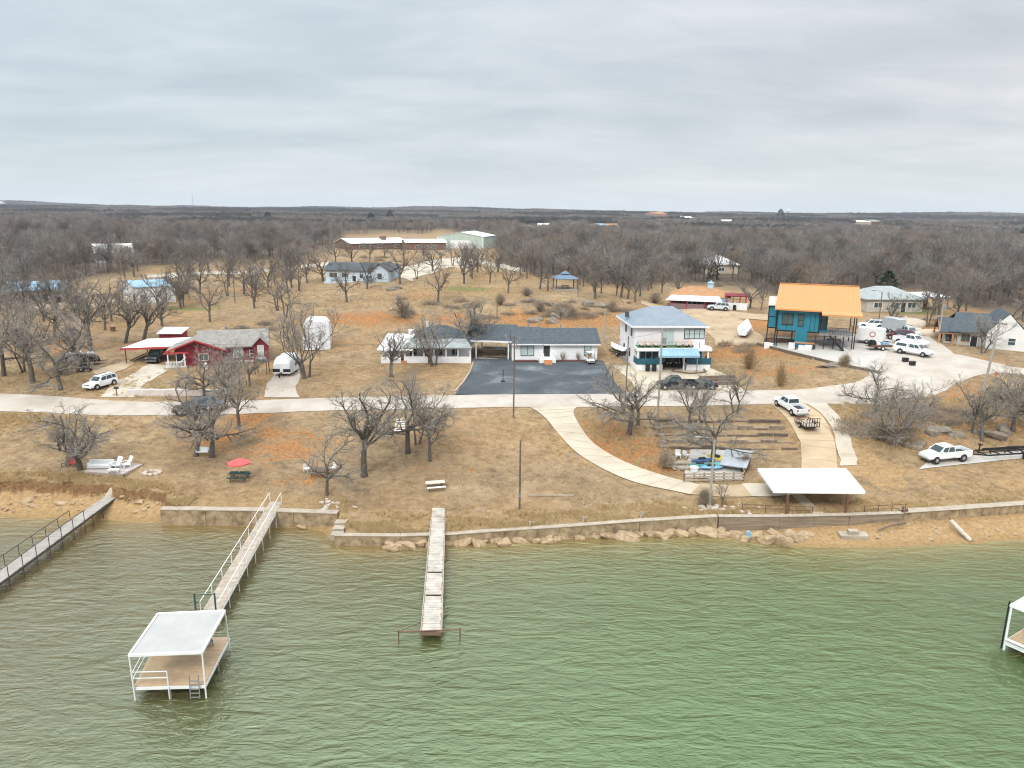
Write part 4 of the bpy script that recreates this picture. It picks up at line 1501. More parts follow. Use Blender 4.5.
# ---- white single storey house with slate roof
loc, rz, W = site((512, 361), (597, 360.5))
h = thing('white_house', 'long low white house with dark slate roof beside the asphalt lot', 'house', loc, rz)
walls_gable(0, W, 0, 8, 3.05, 4.9).build('wall', SIDING, h)
MB().gable(5.2, W + .5, -.55, 8.55, 3.02, 5.08, .16).build('roof', SLATE, h)
MB().gable(-.1, 5.196, -.75, 8.6, 3.10, 5.3, .16).build('roof', SLATE, h)
MB().box(5.25, -.62, 2.80, W + .45, -.56, 3.0).box(-.1, -.82, 2.88, 5.2, -.76, 3.08).build('fascia', WHITE, h)
window(h, 'f', 2.6, .9, 2.3, 1.75, 0, GREENP, PALEGL, 2, 1)
window(h, 'f', W - 1.7, .9, 1.25, 1.9, 0, GREENP, PALEGL, 1, 2)
door(h, 'f', 5.9, .8, 1.1, 2.05, 0, DARK)
st = MB()
st.box(4.5, -2.0, -.6, 7.3, -.02, .62)
st.build('porch', WHITE, h)
rl = MB()
for x in (4.55, 5.2, 6.6, 7.25):
    rl.box(x - .06, -1.98, .62, x + .06, -1.86, 1.65)
for x0, x1 in ((4.49, 5.2), (6.6, 7.31)):
    rl.box(x0, -1.97, 1.5, x1, -1.87, 1.60)
    for k in range(4):
        xx = x0 + (k + .5) * (x1 - x0) / 4
        rl.box(xx - .03, -1.95, .62, xx + .03, -1.89, 1.5)
for x in (4.55, 7.25):
    rl.box(x - .05, -1.86, 1.5, x + .05, -.05, 1.6)
rl.build('railing', WHITE, h)
sp_ = MB()
for k in range(4):
    sp_.box(5.25, -3.2 + k * .3, -.6, 6.55, -2.9 + k * .3 - .004, .12 + k * .15)
sp_.build('steps', ORWOOD, h)
bd = MB()
bd.box(7.5, -1.0, -.5, W - .1, -.05, .22).box(.2, -1.0, -.5, 4.3, -.05, .22)
bd.build('flower_bed', mat('mulch', (.13, .05, .035), .95, .5, 5, bump=.6), h)
pp = MB()
pp.cyl(8.8, 4.6, 4.6, 5.5, .1).cyl(3.2, 5.2, 4.7, 5.8, .1)
pp.build('vent_pipe', STEELG, h)
sh_ = [MB(), MB()]
qq = random.Random(5)
for k, x in enumerate((8.6, 11.3)):
    for j in range(70):
        a = qq.uniform(0, 6.28)
        b0 = Vector((x, -.75, .2))
        e0 = b0 + Vector((math.cos(a) * .5, math.sin(a) * .3, qq.uniform(.6, 1.7)))
        sh_[k].tube([b0, e0], [.02, .008], 3, caps=False)
    o = sh_[k].build('leafless_shrub', SCRUB)
    o.matrix_world = Matrix.Translation(loc) @ Matrix.Rotation(rz, 4, 'Z')
    tag(o, ['bare upright shrub at the white house wall, nearer the steps', 'bare upright shrub at the white house wall, nearer the right window'][k], 'shrub')

# ---- breezeway between the two white houses
loc, rz, W = site((474, 359), (514, 360))
h = thing('breezeway', 'dark roofed open breezeway joining the two white houses', 'breezeway', loc, rz)
MB().gable(-1.5, W + .1, -.2, 7.6, 3.35, 5.6, .18).build('roof', SLATE, h)
MB().box(-1.2, -.27, 3.05, W - .1, -.21, 3.33).build('fascia', WHITE, h)
for x in (.35, W - 1.0):
    for y in (.15, 7.0):
        MB().box(x - .11, y - .11, -.6, x + .11, y + .11, 3.4).build('post', WHITE, h)
MB().box(0, .1, -.8, W - .3, 7.3, .14).build('slab', CONC, h)
MB().box(.5, 7.35, -.6, W - .5, 7.6, .95).build('back_wall', STONE, h)
o = MB().box(-.8, -.22, .45, .8, .22, .52).box(-.75, -.2, 0, -.65, .2, .45).box(.65, -.2, 0, .75, .2, .45).box(-.8, .16, .52, .8, .22, .95).build('bench', WHITE)
o.matrix_world = Matrix.Translation(loc) @ Matrix.Rotation(rz, 4, 'Z') @ Matrix.Translation((W * .55, 6.6, .14))
tag(o, 'white bench at the back of the open breezeway', 'bench')

# ---- porch house
loc, rz, W = site((381, 363), (473, 363))
h = thing('porch_house', 'older white house with screened porch and grey hipped roof behind bare trees', 'house', loc, rz)
k = W / 92.0
X = lambda px: (px - 381) * k
MB().box(X(405), 2.4, -1.2, X(471), 11, 3.0).build('wall', SIDING, h)
MB().hip(X(402), X(474), 1.9, 11.5, 3.05, 5.5, 5.0, .2).build('roof', SLATE, h)
MB().slab([(X(404), -.5, 2.75), (X(472), -.5, 2.75), (X(466), 2.6, 3.75), (X(409), 2.6, 3.75)], .14).build('porch_roof', GREYGRN, h)
MB().box(X(404), -.2, -1.2, X(428), .0, 1.15).box(X(432), -.2, -1.2, X(471), .0, 1.15).box(X(471) - .12, 0, -1.2, X(471), 2.4, 1.15).build('porch_wall', SIDING, h)
MB().box(X(406), .1, .0, X(470), 2.35, .12).build('porch_floor', WOODG, h)
for px in (405, 413, 424, 434, 446, 458, 470):
    MB().box(X(px) - .1, -.2, 1.15, X(px) + .1, 0, 2.78).build('post', WHITE, h)
MB().box(X(405), -.21, 2.45, X(471), .01, 2.7).build('beam', WHITE, h)
for px in (412, 438, 455):
    window(h, 'f', X(px), .9, 1.4, 1.5, 2.4, WHITE, GLASS, 2, 1)
door(h, 'f', X(425), .12, 1.0, 2.1, 2.4, ORWOOD)
# left wing with the pale metal roof
wg = MB().box(X(381), -.1, -1.2, X(401), .05, 1.05).box(X(381), .05, -1.2, X(381) + .15, 6, 1.05)
wg.build('wing_wall', SIDING, h)
MB().box(X(384), 3.6, -1.2, X(405), 3.8, 2.5).build('wing_back_wall', SIDING, h)
rf = MB().slab([(X(378), -.9, 2.35), (X(413), -.9, 2.35), (X(413), 4.9, 4.2), (X(385), 4.9, 4.2)], .1)
for j in range(14):
    t = j / 13
    a, b_ = Vector((X(378) + (X(413) - X(378)) * t, -.9, 2.38)), Vector((X(385) + (X(413) - X(385)) * t, 4.9, 4.23))
    rf.beam(a, b_, .05, .06)
rf.build('wing_roof', METALW, h)
for px in (382, 392, 400):
    MB().box(X(px) - .08, -.08, 1.05, X(px) + .08, .03, 2.36).build('post', WHITE, h)
sp_ = MB()
for j in range(4):
    sp_.box(X(401.5), -1.2 + j * .3, -.9, X(404) + .45, -.9 + j * .3 - .004, -.05 + j * .17)
sp_.build('steps', ORWOOD, h)
MB().cyl(X(425), 6.4, 5.2, 6.2, .28).cyl(X(409), 5.0, 4.0, 4.9, .45, .5).build('vent', WHITE, h)

# ---- two storey house with balcony
loc, rz, W = site((633, 367), (703, 366))
h = thing('balcony_house', 'two storey white house with blue grey hipped roof and balcony lined with loungers', 'house', loc, rz)
D = 11.5
MB().box(0, .0, -1.5, W, D, 6.95).build('wall', PINKW, h)
MB().hip(-.7, W + .35, -.7, D + .7, 7.0, 9.5, 4.6, .22).build('roof', BLUEROOF, h)
MB().box(-.72, -.78, 6.72, W + .37, -.705, 7.0).box(-.78, -.7, 6.72, -.705, D + .7, 7.0).build('fascia', WHITE, h)
window(h, 'f', W * .845, 4.75, W * .29, 1.7, 0, BLACKM, PALEGL, 4, 2)
window(h, 'f', W * .47, 3.75, W * .185, 2.55, 0, WHITE, PALEGL, 2, 1)
window(h, 'f', W * .26, .9, 4.2, 2.0, 0, WHITE, GLASS, 4, 1)
window(h, 'f', W * .84, .9, 3.2, 2.0, 0, WHITE, GLASS, 3, 1)
for y, z in ((2.2, 4.9), (6.6, 4.9), (3.0, 1.3), (7.5, 1.3)):
    window(h, 'l', y, z, .95, 1.4, 0, BLACKM, GLASS, 1, 2)
bl = MB().box(-.1, -2.6, 3.15, W + .5, -.01, 3.68)
bl.build('balcony', WHITE, h)
MB().box(.1, -2.4, 3.68, W * .75, -.03, 3.72).build('turf_mat', TURF, h)
rl = MB()
for j in range(10):
    x = .0 + j * (W * .97) / 9
    rl.box(x - .04, -2.52, 3.68, x + .04, -2.44, 4.7)
rl.box(-.05, -2.51, 4.64, W * .98, -2.45, 4.70).box(-.05, -2.5, 4.2, W * .98, -2.46, 4.23)
rl.build('balcony_railing', STEELG, h)
for x in (.15, W * .33, W * .66, W - .1):
    MB().box(x - .11, -2.5, -.8, x + .11, -2.28, 3.15).build('post', WHITE, h)
MB().box(0, -2.55, -1.2, W * .36, -.02, .95).build('deck_base', WHITE, h)
MB().box(W * .70, -2.55, -1.2, W + .35, -.02, .95).build('deck_base', WHITE, h)
rl = MB()
for x0, x1 in ((0, W * .36), (W * .70, W + .35)):
    rl.box(x0, -2.60, .95, x1, -2.52, 1.95)
    for j in range(5):
        x = x0 + j * (x1 - x0) / 4
        rl.box(x - .05, -2.63, .95, x + .05, -2.49, 2.1)
rl.box(W + .27, -2.52, .95, W + .35, -.1, 1.95).box(-.02, -2.52, .95, .06, -.1, 1.95)
rl.build('deck_railing', DKBLUER, h)
aw = MB().slab([(W * .26, -4.3, 2.75), (W * .83, -4.3, 2.75), (W * .83, -2.62, 3.6), (W * .30, -2.62, 3.6)], .08)
for j in range(12):
    t = j / 11
    aw.beam((W * (.26 + .57 * t), -4.3, 2.78), (W * (.30 + .53 * t), -2.62, 3.63), .06, .05)
aw.box(W * .26, -4.36, 2.42, W * .83, -4.305, 2.75)
aw.build('awning', LTBLUE, h)
for x in (.30, .80):
    MB().box(W * x - .06, -4.2, -.8, W * x + .06, -4.08, 2.7).build('awning_post', STEELG, h)
MB().box(W * .365, -.06, .0, W * .695, -.015, 3.1).build('recess_shade_panel', DARK, h)  # flat dark panel on the wall, its colour standing for shade under the balcony
MB().box(-.5, 5.2, 7.6, .1, 5.8, 8.6).build('roof_vent', SLATE, h)
MB().box(-.9, 4.0, -.8, -.02, 4.9, .9).box(-.85, 6.0, -.8, -.02, 6.8, .7).build('air_conditioner', STEELG, h)
for n_, (x, y_) in enumerate(((W * .10, 0), (W * .19, 0))):
    o = MB().box(-.3, -.3, 0, .3, .3, .95).box(-.34, -.36, .95, .34, .34, 1.05).build('wheelie_bin', BLACKM)
    o.matrix_world = Matrix.Translation(loc) @ Matrix.Rotation(rz, 4, 'Z') @ Matrix.Translation((x + .5, -3.1, .0))
    tag(o, ['dark bin against the deck base, left of two', 'dark bin against the deck base, right of two'][n_], 'bin')
for n_, x in enumerate((.07, .16, .27, .38, .58, .68, .76)):
    t = thing('lounge_chair', ['first', 'second', 'third', 'fourth', 'fifth', 'sixth', 'seventh'][n_] + ' tan lounge chair from the left on the balcony', 'lounge chair', (0, 0, 0), 0, 'loungers along the balcony')
    t.matrix_world = Matrix.Translation(loc) @ Matrix.Rotation(rz, 4, 'Z') @ Matrix.Translation((W * x, -1.5, 3.73))
    MB().slab([(-.3, -.8, .42), (.3, -.8, .42), (.3, .25, .42), (-.3, .25, .42)], .12).slab([(-.3, .25, .42), (.3, .25, .42), (.3, .75, 1.05), (-.3, .75, 1.05)], .12).build('cushion', CUSH, t)
    MB().box(-.3, -.75, 0, -.24, .3, .3).box(.24, -.75, 0, .3, .3, .3).build('frame', BLACKM, t)

# ---- red house
loc, rz, W = site((168, 367), (266, 361))
h = thing('red_house', 'weathered dark red house with grey brown shingle roof behind bare trees', 'house', loc, rz)
k = W / 98.0
X = lambda px: (px - 168) * k
walls_gable(X(200), X(268), .6, 8.4, 2.9, 4.9).build('wall', REDP, h)
MB().gable(X(196), X(270), .0, 9.0, 2.92, 5.1, .18).build('roof', GREYSH, h)
walls_gable(X(176), X(222), -.6, 3.0, 2.75, 4.15, axis='y').build('gable_wall', REDP, h)
MB().gabley(X(168), X(226), -1.5, 4.6, 2.72, 4.45, .16).build('gable_roof', GREYSH, h)
g = MB()
xm = (X(168) + X(226)) / 2
for a, b_ in (((X(168), -1.54, 2.66), (xm, -1.54, 4.4)), ((xm, -1.54, 4.4), (X(226), -1.54, 2.66))):
    g.beam(a, b_, .06, .26)
g.box(X(166), -1.6, 2.35, X(190), -1.5, 2.62)
g.build('barge_board', REDB, h)
for px in (170, 186):
    MB().box(X(px) - .08, -1.5, -.6, X(px) + .08, -1.34, 2.5).build('post', WHITE, h)
MB().box(X(166), -2.0, -.8, X(188), -.62, .25).build('porch_floor', WOODG, h)
rl = MB()
for j in range(15):
    x = X(168.5) + j * (X(187) - X(168.5)) / 14
    rl.box(x - .035, -1.98, .25, x + .035, -1.92, 1.15)
rl.box(X(168), -1.99, 1.1, X(187.5), -1.90, 1.2).box(X(168), -1.99, .3, X(187.5), -1.90, .38)
rl.beam((X(181), -2.4, 1.0), (X(188), -2.05, 1.9), .1, .1)
rl.build('porch_railing', WHITE, h)
door(h, 'f', X(181), .25, 1.0, 2.0, -.6, DARK)
window(h, 'f', X(204), .9, 1.5, 1.2, -.6, WHITE, GLASS, 2, 1)
window(h, 'f', X(238), .9, 1.6, 1.6, .6, WHITE, PALEGL, 2, 1)
window(h, 'f', X(253), .9, 1.1, 1.3, .6, WHITE, GLASS, 1, 2)
bw = walls_gable(X(254), X(269), -1.0, 2.0, 3.1, 4.4, axis='y')
bw.build('bay_wall', REDP, h)
MB().gabley(X(252), X(271), -1.4, 3.2, 3.05, 4.6, .14).build('bay_roof', GREYSH, h)
window(h, 'f', X(261.5), 1.3, 1.0, 1.9, -1.0, WHITE, PALEGL, 1, 2)
MB().box(X(222), -.02, -.9, X(254), .58, .5).build('plinth', PINKST, h)
MB().cyl(X(225), 5.2, 4.6, 5.6, .18).build('vent_pipe', STEELG, h)
# its carport
ca_, cz, CW = site((126, 363), (172, 362))
t = thing('carport', 'white flat carport with red edge beside the red house', 'carport', ca_, cz)
MB().slab([(-.4, -.6, 2.55), (CW + .2, -.6, 2.75), (CW + 2.0, 6.6, 3.1), (1.6, 6.6, 2.9)], .1).build('roof', METALW, t)
MB().beam((-.4, -.66, 2.42), (CW + .2, -.66, 2.62), .07, .34).beam((-.46, -.6, 2.42), (1.54, 6.6, 2.77), .07, .34).build('fascia', REDB, t)
for x, y in ((.2, -.3), (1.9, 6.2), (CW - .4, 6.2), (CW * .5, -.3)):
    MB().box(x - .07, y - .07, -1, x + .07, y + .07, 2.62 if y < 1 else 2.84).build('post', STEELR, t)
MB().beam((.3, .4, -.1), (2.1, 6.0, .5), .2, .2).beam((.6, .2, .35), (2.3, 6.0, .95), .1, .15).build('ramp_rail', WOODD, t)
p = G(166, 345)
t = thing('white_shed', 'small white flat roofed shed with red trim behind the red house', 'shed', p + Vector((0, 2, 0)), .05)
MB().box(-2, 0, -.6, 2, 3.0, 1.9).build('wall', REDP, t)
MB().slab([(-2.3, -.5, 1.9), (2.3, -.5, 1.9), (2.3, 3.4, 2.5), (-2.3, 3.4, 2.5)], .12).build('roof', METALW, t)
p = G(262, 374)
t = thing('tank_stand', 'small grey tank on a wooden stand at the corner of the red house', 'tank', p, 0)
tk_ = MB()
for sx in (-.9, .9):
    for sy in (-.4, .8):
        tk_.box(sx - .06, sy - .06, -.3, sx + .06, sy + .06, 1.9)
tk_.box(-1, -.5, 1.9, 1, .9, 2.0)
tk_.build('stand', WOODD, t)
MB().tube([(-.8, .2, 2.35), (-.7, .2, 2.35), (.7, .2, 2.35), (.8, .2, 2.35)], [.2, .36, .36, .2], 12).build('tank', STEELG, t)

# ---- stone house on the right
loc, rz, W = site((944, 344), (1020, 351))
h = thing('stone_house', 'pale stone house with slate roof and timber porch beside the gravel bend', 'house', loc, rz)
k = W / 76.0
X = lambda px: (px - 944) * k
MB().box(X(957), .6, -1.5, X(992), 9, 3.0).build('wall', STONE, h)
MB().slab([(X(947), -.3, 2.75), (X(996), -.3, 2.75), (X(992), 5.0, 5.6), (X(957), 5.0, 5.6)], .16).slab([(X(996), 10.3, 2.75), (X(947), 10.3, 2.75), (X(957), 5.004, 5.6), (X(992), 5.004, 5.6)], .16).build('roof', SLATE, h)
walls_gable(X(985), X(1024), -.4, 8.8, 3.0, 6.2, axis='y').build('gable_wall', mat('white_stucco', (.76, .75, .72), .85, .06, .8), h)
MB().gabley(X(981), X(1028), -.35, 9.2, 2.72, 6.38, .14).build('gable_roof', SLATE, h)
walls_gable(X(944), X(957), 1.0, 7.0, 2.4, 3.9, axis='x').build('porch_wall', STONE, h)
MB().gable(X(937), X(957), -.2, 7.2, 2.55, 4.7, .14).build('porch_roof', SLATE, h)
pm_ = MB()
for x, y in ((X(938.5), .1), (X(952), .1), (X(938.5), 6.8)):
    pm_.box(x - .14, y - .14, -1, x + .14, y + .14, 2.45)
pm_.beam((X(937.6), -.2, 2.5), (X(937.6), 3.5, 4.5), .12, .28).beam((X(937.6), 3.5, 4.5), (X(937.6), 7.2, 2.5), .12, .28).box(X(937.8), -.1, 2.2, X(956), .12, 2.45)
pm_.build('porch_frame', ORWOOD, h)
window(h, 'f', X(966), .9, 1.6, 1.4, .6, ORWOOD, GLASS, 2, 1)
window(h, 'f', X(950), .8, 1.3, 1.5, 1.0, BLACKM, GLASS, 2, 1)
door(h, 'f', X(974), .0, 1.0, 2.1, .6, DARK)
window(h, 'l', 3.5, .9, 1.4, 1.4, X(944), BLACKM, GLASS, 2, 1)
window(h, 'f', X(1010), .9, 1.2, 1.3, -.4, WHITE, GLASS, 1, 2)
MB().cyl(X(972), 6, 4.8, 5.8, .15).build('vent_pipe', STEELG, h)
t = thing('red_shed', 'red brown shed behind the stone house at the photo edge', 'shed', loc + Vector((W + 1.0, 4.5, 0)), rz)
MB().box(-1.2, 0, -1, 3, 4, 3.0).build('wall', mat('red_brown_boards', (.33, .12, .08), .85, .2, 2), t)
MB().slab([(-1.5, -.4, 3.0), (3.3, -.4, 3.0), (3.3, 4.4, 3.7), (-1.5, 4.4, 3.7)], .12).build('roof', GREYSH, t)

# ---- teal stilt house with orange roof
loc, rz, W = G(774.5, 347), -R(20), 12.9
h = thing('teal_house', 'teal container house on black stilts under a big orange metal roof', 'house', loc, rz)
k = W / 84.0
X = lambda px: (px - 776) * k
bx_ = MB().box(X(776), .0, 2.55, X(822), 6.0, 6.1)
bx_.build('wall', TEAL, h)
tr = MB()
for x0, z0, x1, z1 in ((776, 5.95, 822, 6.1), (776, 2.5, 797, 2.72), (810, 2.5, 822, 2.72)):
    tr.box(X(x0) - .03, -.06, z0, X(x1) + .03, .02, z1)
for x in (776.4, 821.6):
    tr.box(X(x) - .1, -.055, 2.55, X(x) + .1, .02, 5.95)
for x in (787, 812, 817):
    tr.box(X(x) - .03, -.03, 2.75, X(x) + .03, .01, 5.9)
tr.build('trim', BLACKM, h)
MB().box(X(797), -.03, -.8, X(810), 3.0, 2.549).build('stair_column', TEAL, h)
MB().box(X(822) + .02, 1.2, 2.6, X(831), 6.0, 6.0).build('entry_wall', TEAL, h)
window(h, 'f', X(787.5), 3.5, 1.9, 1.75, 0, BLACKM, GLASS, 2, 1)
window(h, 'f', X(802), 3.4, 1.0, 1.85, 0, BLACKM, GLASS, 1, 2)
window(h, 'f', X(826.5), 3.0, .95, 2.2, 1.2, BLACKM, GLASS, 1, 1)
xa, xb = X(774), X(861)
Z0, Z1 = 6.05, 9.4
h.scale = (1, 1, 1.17)
rf = MB().slab([(xa - .2, -1.2, Z0), (xb + .3, -1.2, Z0), (xb + .1, 4.9, Z1), (xa + .2, 4.9, Z1)], .12).slab([(xb + .3, 11, Z0), (xa - .2, 11, Z0), (xa + .2, 4.905, Z1), (xb + .1, 4.905, Z1)], .12)
for j in range(33):
    t_ = (j + .5) / 33
    rf.beam((xa - .2 + (xb - xa + .5) * t_, -1.2, Z0 + .03), (xa + .2 + (xb - xa - .1) * t_, 4.9, Z1 + .03), .05, .07)
rf.beam((xa + .2, 4.9, Z1 + .04), (xb + .1, 4.9, Z1 + .04), .35, .08)
rf.build('roof', ORANGE, h)
lo_ = MB().slab([(X(823), -2.0, Z0 - .42), (xb + .6, -2.0, Z0 - .42), (xb + .4, -1.0, Z0 + .10), (X(823), -1.0, Z0 + .10)], .09)
lo_.build('porch_roof', ORANGE, h)
MB().box(xa - .2, -1.27, Z0 - .22, X(823) - .02, -1.205, Z0 - .01).box(X(823), -2.07, Z0 - .66, xb + .6, -2.005, Z0 - .43).build('fascia', ORANGE, h)
an = MB().box(X(766), 1.0, 2.9, X(775), 6, 6.2)
an.build('annexe_wall', TEAL, h)
MB().slab([(X(765), .5, 6.4), (X(776) - .12, .5, 6.4), (X(776) - .12, 6.3, 7.2), (X(765), 6.3, 7.2)], .12).build('annexe_roof', mat('pale_orange_metal', (.74, .55, .47), .5, .1, .4), h)
tr = MB()
for x in (766.2, 775.2):
    tr.box(X(x) - .09, .93, -.8, X(x) + .09, 1.1, 6.2)
tr.box(X(766), .95, 2.75, X(775.3), 1.02, 2.95).box(X(766), .95, 4.5, X(775.3), 1.02, 4.62)
tr.build('trim', BLACKM, h)
for px in (777.5, 794):
    for y in (.2, 5.6):
        MB().box(X(px) - .1, y - .1, -1, X(px) + .1, y + .1, 2.56).build('stilt', BLACKM, h)
dk = MB().box(X(822) + .03, -1.6, 2.45, X(857), 6, 2.62)
dk.build('deck', STEELG, h)
for px, y in ((819, -1.4), (828, -1.4), (838, -1.4), (848, -1.4), (857, -1.4), (859.5, -1.0), (857, 5.8), (843, 5.8), (831, 5.8)):
    MB().box(X(px) - .08, y - .08, -1.2, X(px) + .08, y + .08, 5.5 if px > 855 else 2.45).build('post', BLACKM, h)
rl = MB()
for j in range(9):
    x = X(833) + j * (X(856) - X(833)) / 8
    rl.box(x - .025, -1.57, 2.62, x + .025, -1.52, 3.65)
rl.box(X(832), -1.58, 3.6, X(857), -1.51, 3.68).box(X(832), -1.57, 3.1, X(857), -1.52, 3.13).box(X(857) - .06, -1.5, 3.6, X(857), 6, 3.68)
rl.build('deck_railing', BLACKM, h)
stp = MB()
for s in (-1.95, -2.85):
    stp.beam((X(833), s, 2.5), (X(856), s, -.5), .09, .28)
for j in range(14):
    t_ = (j + .5) / 14
    stp.box(X(833) + (X(856) - X(833)) * t_ - .13, -2.85, 2.5 - 3 * t_, X(833) + (X(856) - X(833)) * t_ + .13, -1.95, 2.55 - 3 * t_)
stp.beam((X(833), -2.9, 3.45), (X(856), -2.9, .5), .05, .05)
stp.build('stairs', BLACKM, h)
# bits under it
t = thing('workbench', 'orange topped workbench standing under the teal house', 'workbench', (0, 0, 0))
t.matrix_world = Matrix.Translation(loc) @ Matrix.Rotation(rz, 4, 'Z') @ Matrix.Translation((X(808), -1.6, Hs(*(loc + Vector((X(808), -1.6, 0)))[:2]) - loc[2]))
MB().box(-1.6, -.5, 1.0, 1.6, .5, 1.12).build('top', ORWOOD, t)
for sx in (-1.45, 1.45):
    for sy in (-.4, .4):
        MB().box(sx - .07, sy - .07, -.2, sx + .07, sy + .07, 1.0).build('leg', BLACKM, t)


def put(o, pl_loc, pl_rz, x, y, z=None):
    m = Matrix.Translation(pl_loc) @ Matrix.Rotation(pl_rz, 4, 'Z') @ Matrix.Translation((x, y, 0))
    wp = m.translation
    m.translation = Vector((wp[0], wp[1], Hs(wp[0], wp[1]) if z is None else pl_loc[2] + z))
    o.matrix_world = m
    return o


for n_, (px, y, s_, lb) in enumerate([(805, -1.9, .5, 'white appliance crate under the workbench, left'), (812, -1.9, .55, 'white appliance crate under the workbench, right'), (795, -1.0, .6, 'white crate beside the teal stair column'), (768, -.6, .55, 'white propane cage under the teal annexe, left'), (771, -.6, .5, 'white drum under the teal annexe, right')]):
    o = MB().box(-s_, -s_ * .8, -.1, s_, s_ * .8, s_ * 1.7).box(-s_ * .8, -s_ * .82, s_ * .3, s_ * .8, -s_ * .78, s_ * 1.3).build('crate', WHITE)
    put(o, loc, rz, X(px), y)
    tag(o, lb, 'crate')
o = MB().box(-3.2, -.25, .0, 3.2, .25, .5).box(-3.0, -.2, .5, 2.2, .2, .8).build('lumber_stack', REDBRICK)
put(o, loc, rz, X(784), 3.2)
tag(o, 'red brown stack of lumber lying under the teal house', 'lumber')
t = thing('storage_box', 'grey crate of building supplies on the ground below the stilt deck', 'crate', (0, 0, 0))
put(t, loc, rz, X(840), 2.5)
MB().box(-1.1, -.7, -.1, 1.1, .7, .9).build('body', STEELG, t)
MB().box(-1.2, -.8, .9, 1.2, .8, 1.0).build('lid', CONC, t)
bm_ = MB()
ps = [G(x, y) for x, y in [(757, 345), (780, 351), (810, 358.5), (840, 366), (880, 374)]]
for a, b_ in zip(ps[:-1], ps[1:]):
    bm_.beam(a + Vector((0, 0, .1)), b_ + Vector((0, 0, .1)), .3, .7)
tag(bm_.build('retaining_edge', WOODD), 'long dark timber edging below the teal house gravel pad', 'edging')


# ---- simpler houses further off
def plain_house(name, label, pl, pr, depth, ze, zr, wm_, rm_, axis='x', over=.5, wins=(), doors=(), hipin=None, base=-2.0, cat='house'):
    loc, rz, W = site(pl, pr)
    h = thing(name, label, cat, loc, rz)
    if hipin is None:
        walls_gable(0, W, 0, depth, ze, zr - .15, base, axis).build('wall', wm_, h)
        (MB().gable(-over, W + over, -over, depth + over, ze, zr, .16) if axis == 'x' else MB().gabley(-over, W + over, -over, depth + over, ze, zr, .16)).build('roof', rm_, h)
    else:
        MB().box(0, 0, base, W, depth, ze).build('wall', wm_, h)
        MB().hip(-over, W + over, -over, depth + over, ze, zr, hipin, .18).build('roof', rm_, h)
    for f, wd, z, ht in wins:
        window(h, 'f', W * f, z, wd, ht, 0, WHITE, GLASS, 2 if wd > 1.2 else 1, 1)
    for f in doors:
        door(h, 'f', W * f, 0, 1.0, 2.1, 0, DARK)
    return h, loc, rz, W


BLUEW = mat('pale_blue_siding', (.52, .60, .66), .75, .1, .8)
h, loc, rz, W = plain_house('blue_grey_house', 'pale blue grey house with slate blue roof alone on the hilltop', (326, 283), (391, 281), 9, 3.6, 5.4, BLUEW, SLATE, wins=((.12, 2.4, 1.6, 1.3), (.30, 2.0, 1.6, 1.3), (.55, 1.2, 1.4, 1.3)), doors=(.44,))
walls_gable(W * .74, W * 1.0, -2.4, 8.0, 3.9, 5.6, axis='y').build('gable_wall', BLUEW, h)
MB().gabley(W * .72, W * 1.02, -2.9, 8.0, 3.85, 5.78, .16).build('gable_roof', SLATE, h)
window(h, 'f', W * .87, 1.6, 1.1, 1.5, -2.4, BLACKM, GLASS, 1, 2)
MB().box(-.2, -.9, -2.0, W * .45, -.02, .6).build('garage_base', BLUEW, h)
o = MB().cyl(0, 0, -.5, 1.9, 1.1, 1.1, 14).cyl(0, 0, 1.9, 2.2, 1.15, .2, 14).build('water_tank', mat('blue_grey_tank', (.20, .27, .32), .6, .1, 1))
put(o, loc, rz, W * .72, -4.2)
tag(o, 'round blue grey tank in front of the blue grey house', 'tank')

h, loc, rz, W = plain_house('white_roofed_hall', 'long white roofed building among trees on the hilltop, longer one', (350, 250), (408, 249), 18, 3.4, 5.6, REDBRICK, METALW, wins=((.2, 3, 1, 1.4), (.5, 3, 1, 1.4), (.8, 3, 1, 1.4)), doors=(.35,), base=-3)
MB().box(W * .62, 5, 4.2, W * .70, 8, 6.6).build('chimney', REDBRICK, h)
h, loc, rz, W = plain_house('white_roofed_hall', 'brown walled building with white roof between the longer hall and the green barn', (406, 250), (446, 250), 14, 3.8, 5.3, REDBRICK, METALW, wins=((.3, 3, 1, 1.4), (.7, 3, 1, 1.4)), doors=(.5,), base=-3)
h, loc, rz, W = plain_house('metal_barn', 'pale green metal barn with low gable on the hilltop', (438, 248), (483, 249), 30, 6.3, 8.6, mat('sage_metal', (.46, .54, .47), .6, .1, .2, stretch=(6, 6, .2)), mat('pale_metal', (.62, .66, .62), .5, .1, .2), axis='y', over=.3, base=-3, cat='barn')
MB().box(W * .28, -.1, -.5, W * .72, -.02, 4.3).build('roller_door', WHITE, h)
tr = MB()
for x in (0.0, W):
    tr.box(x - .25, -.18, -1, x + .25, -.02, 6.3)
tr.build('trim', WHITE, h)

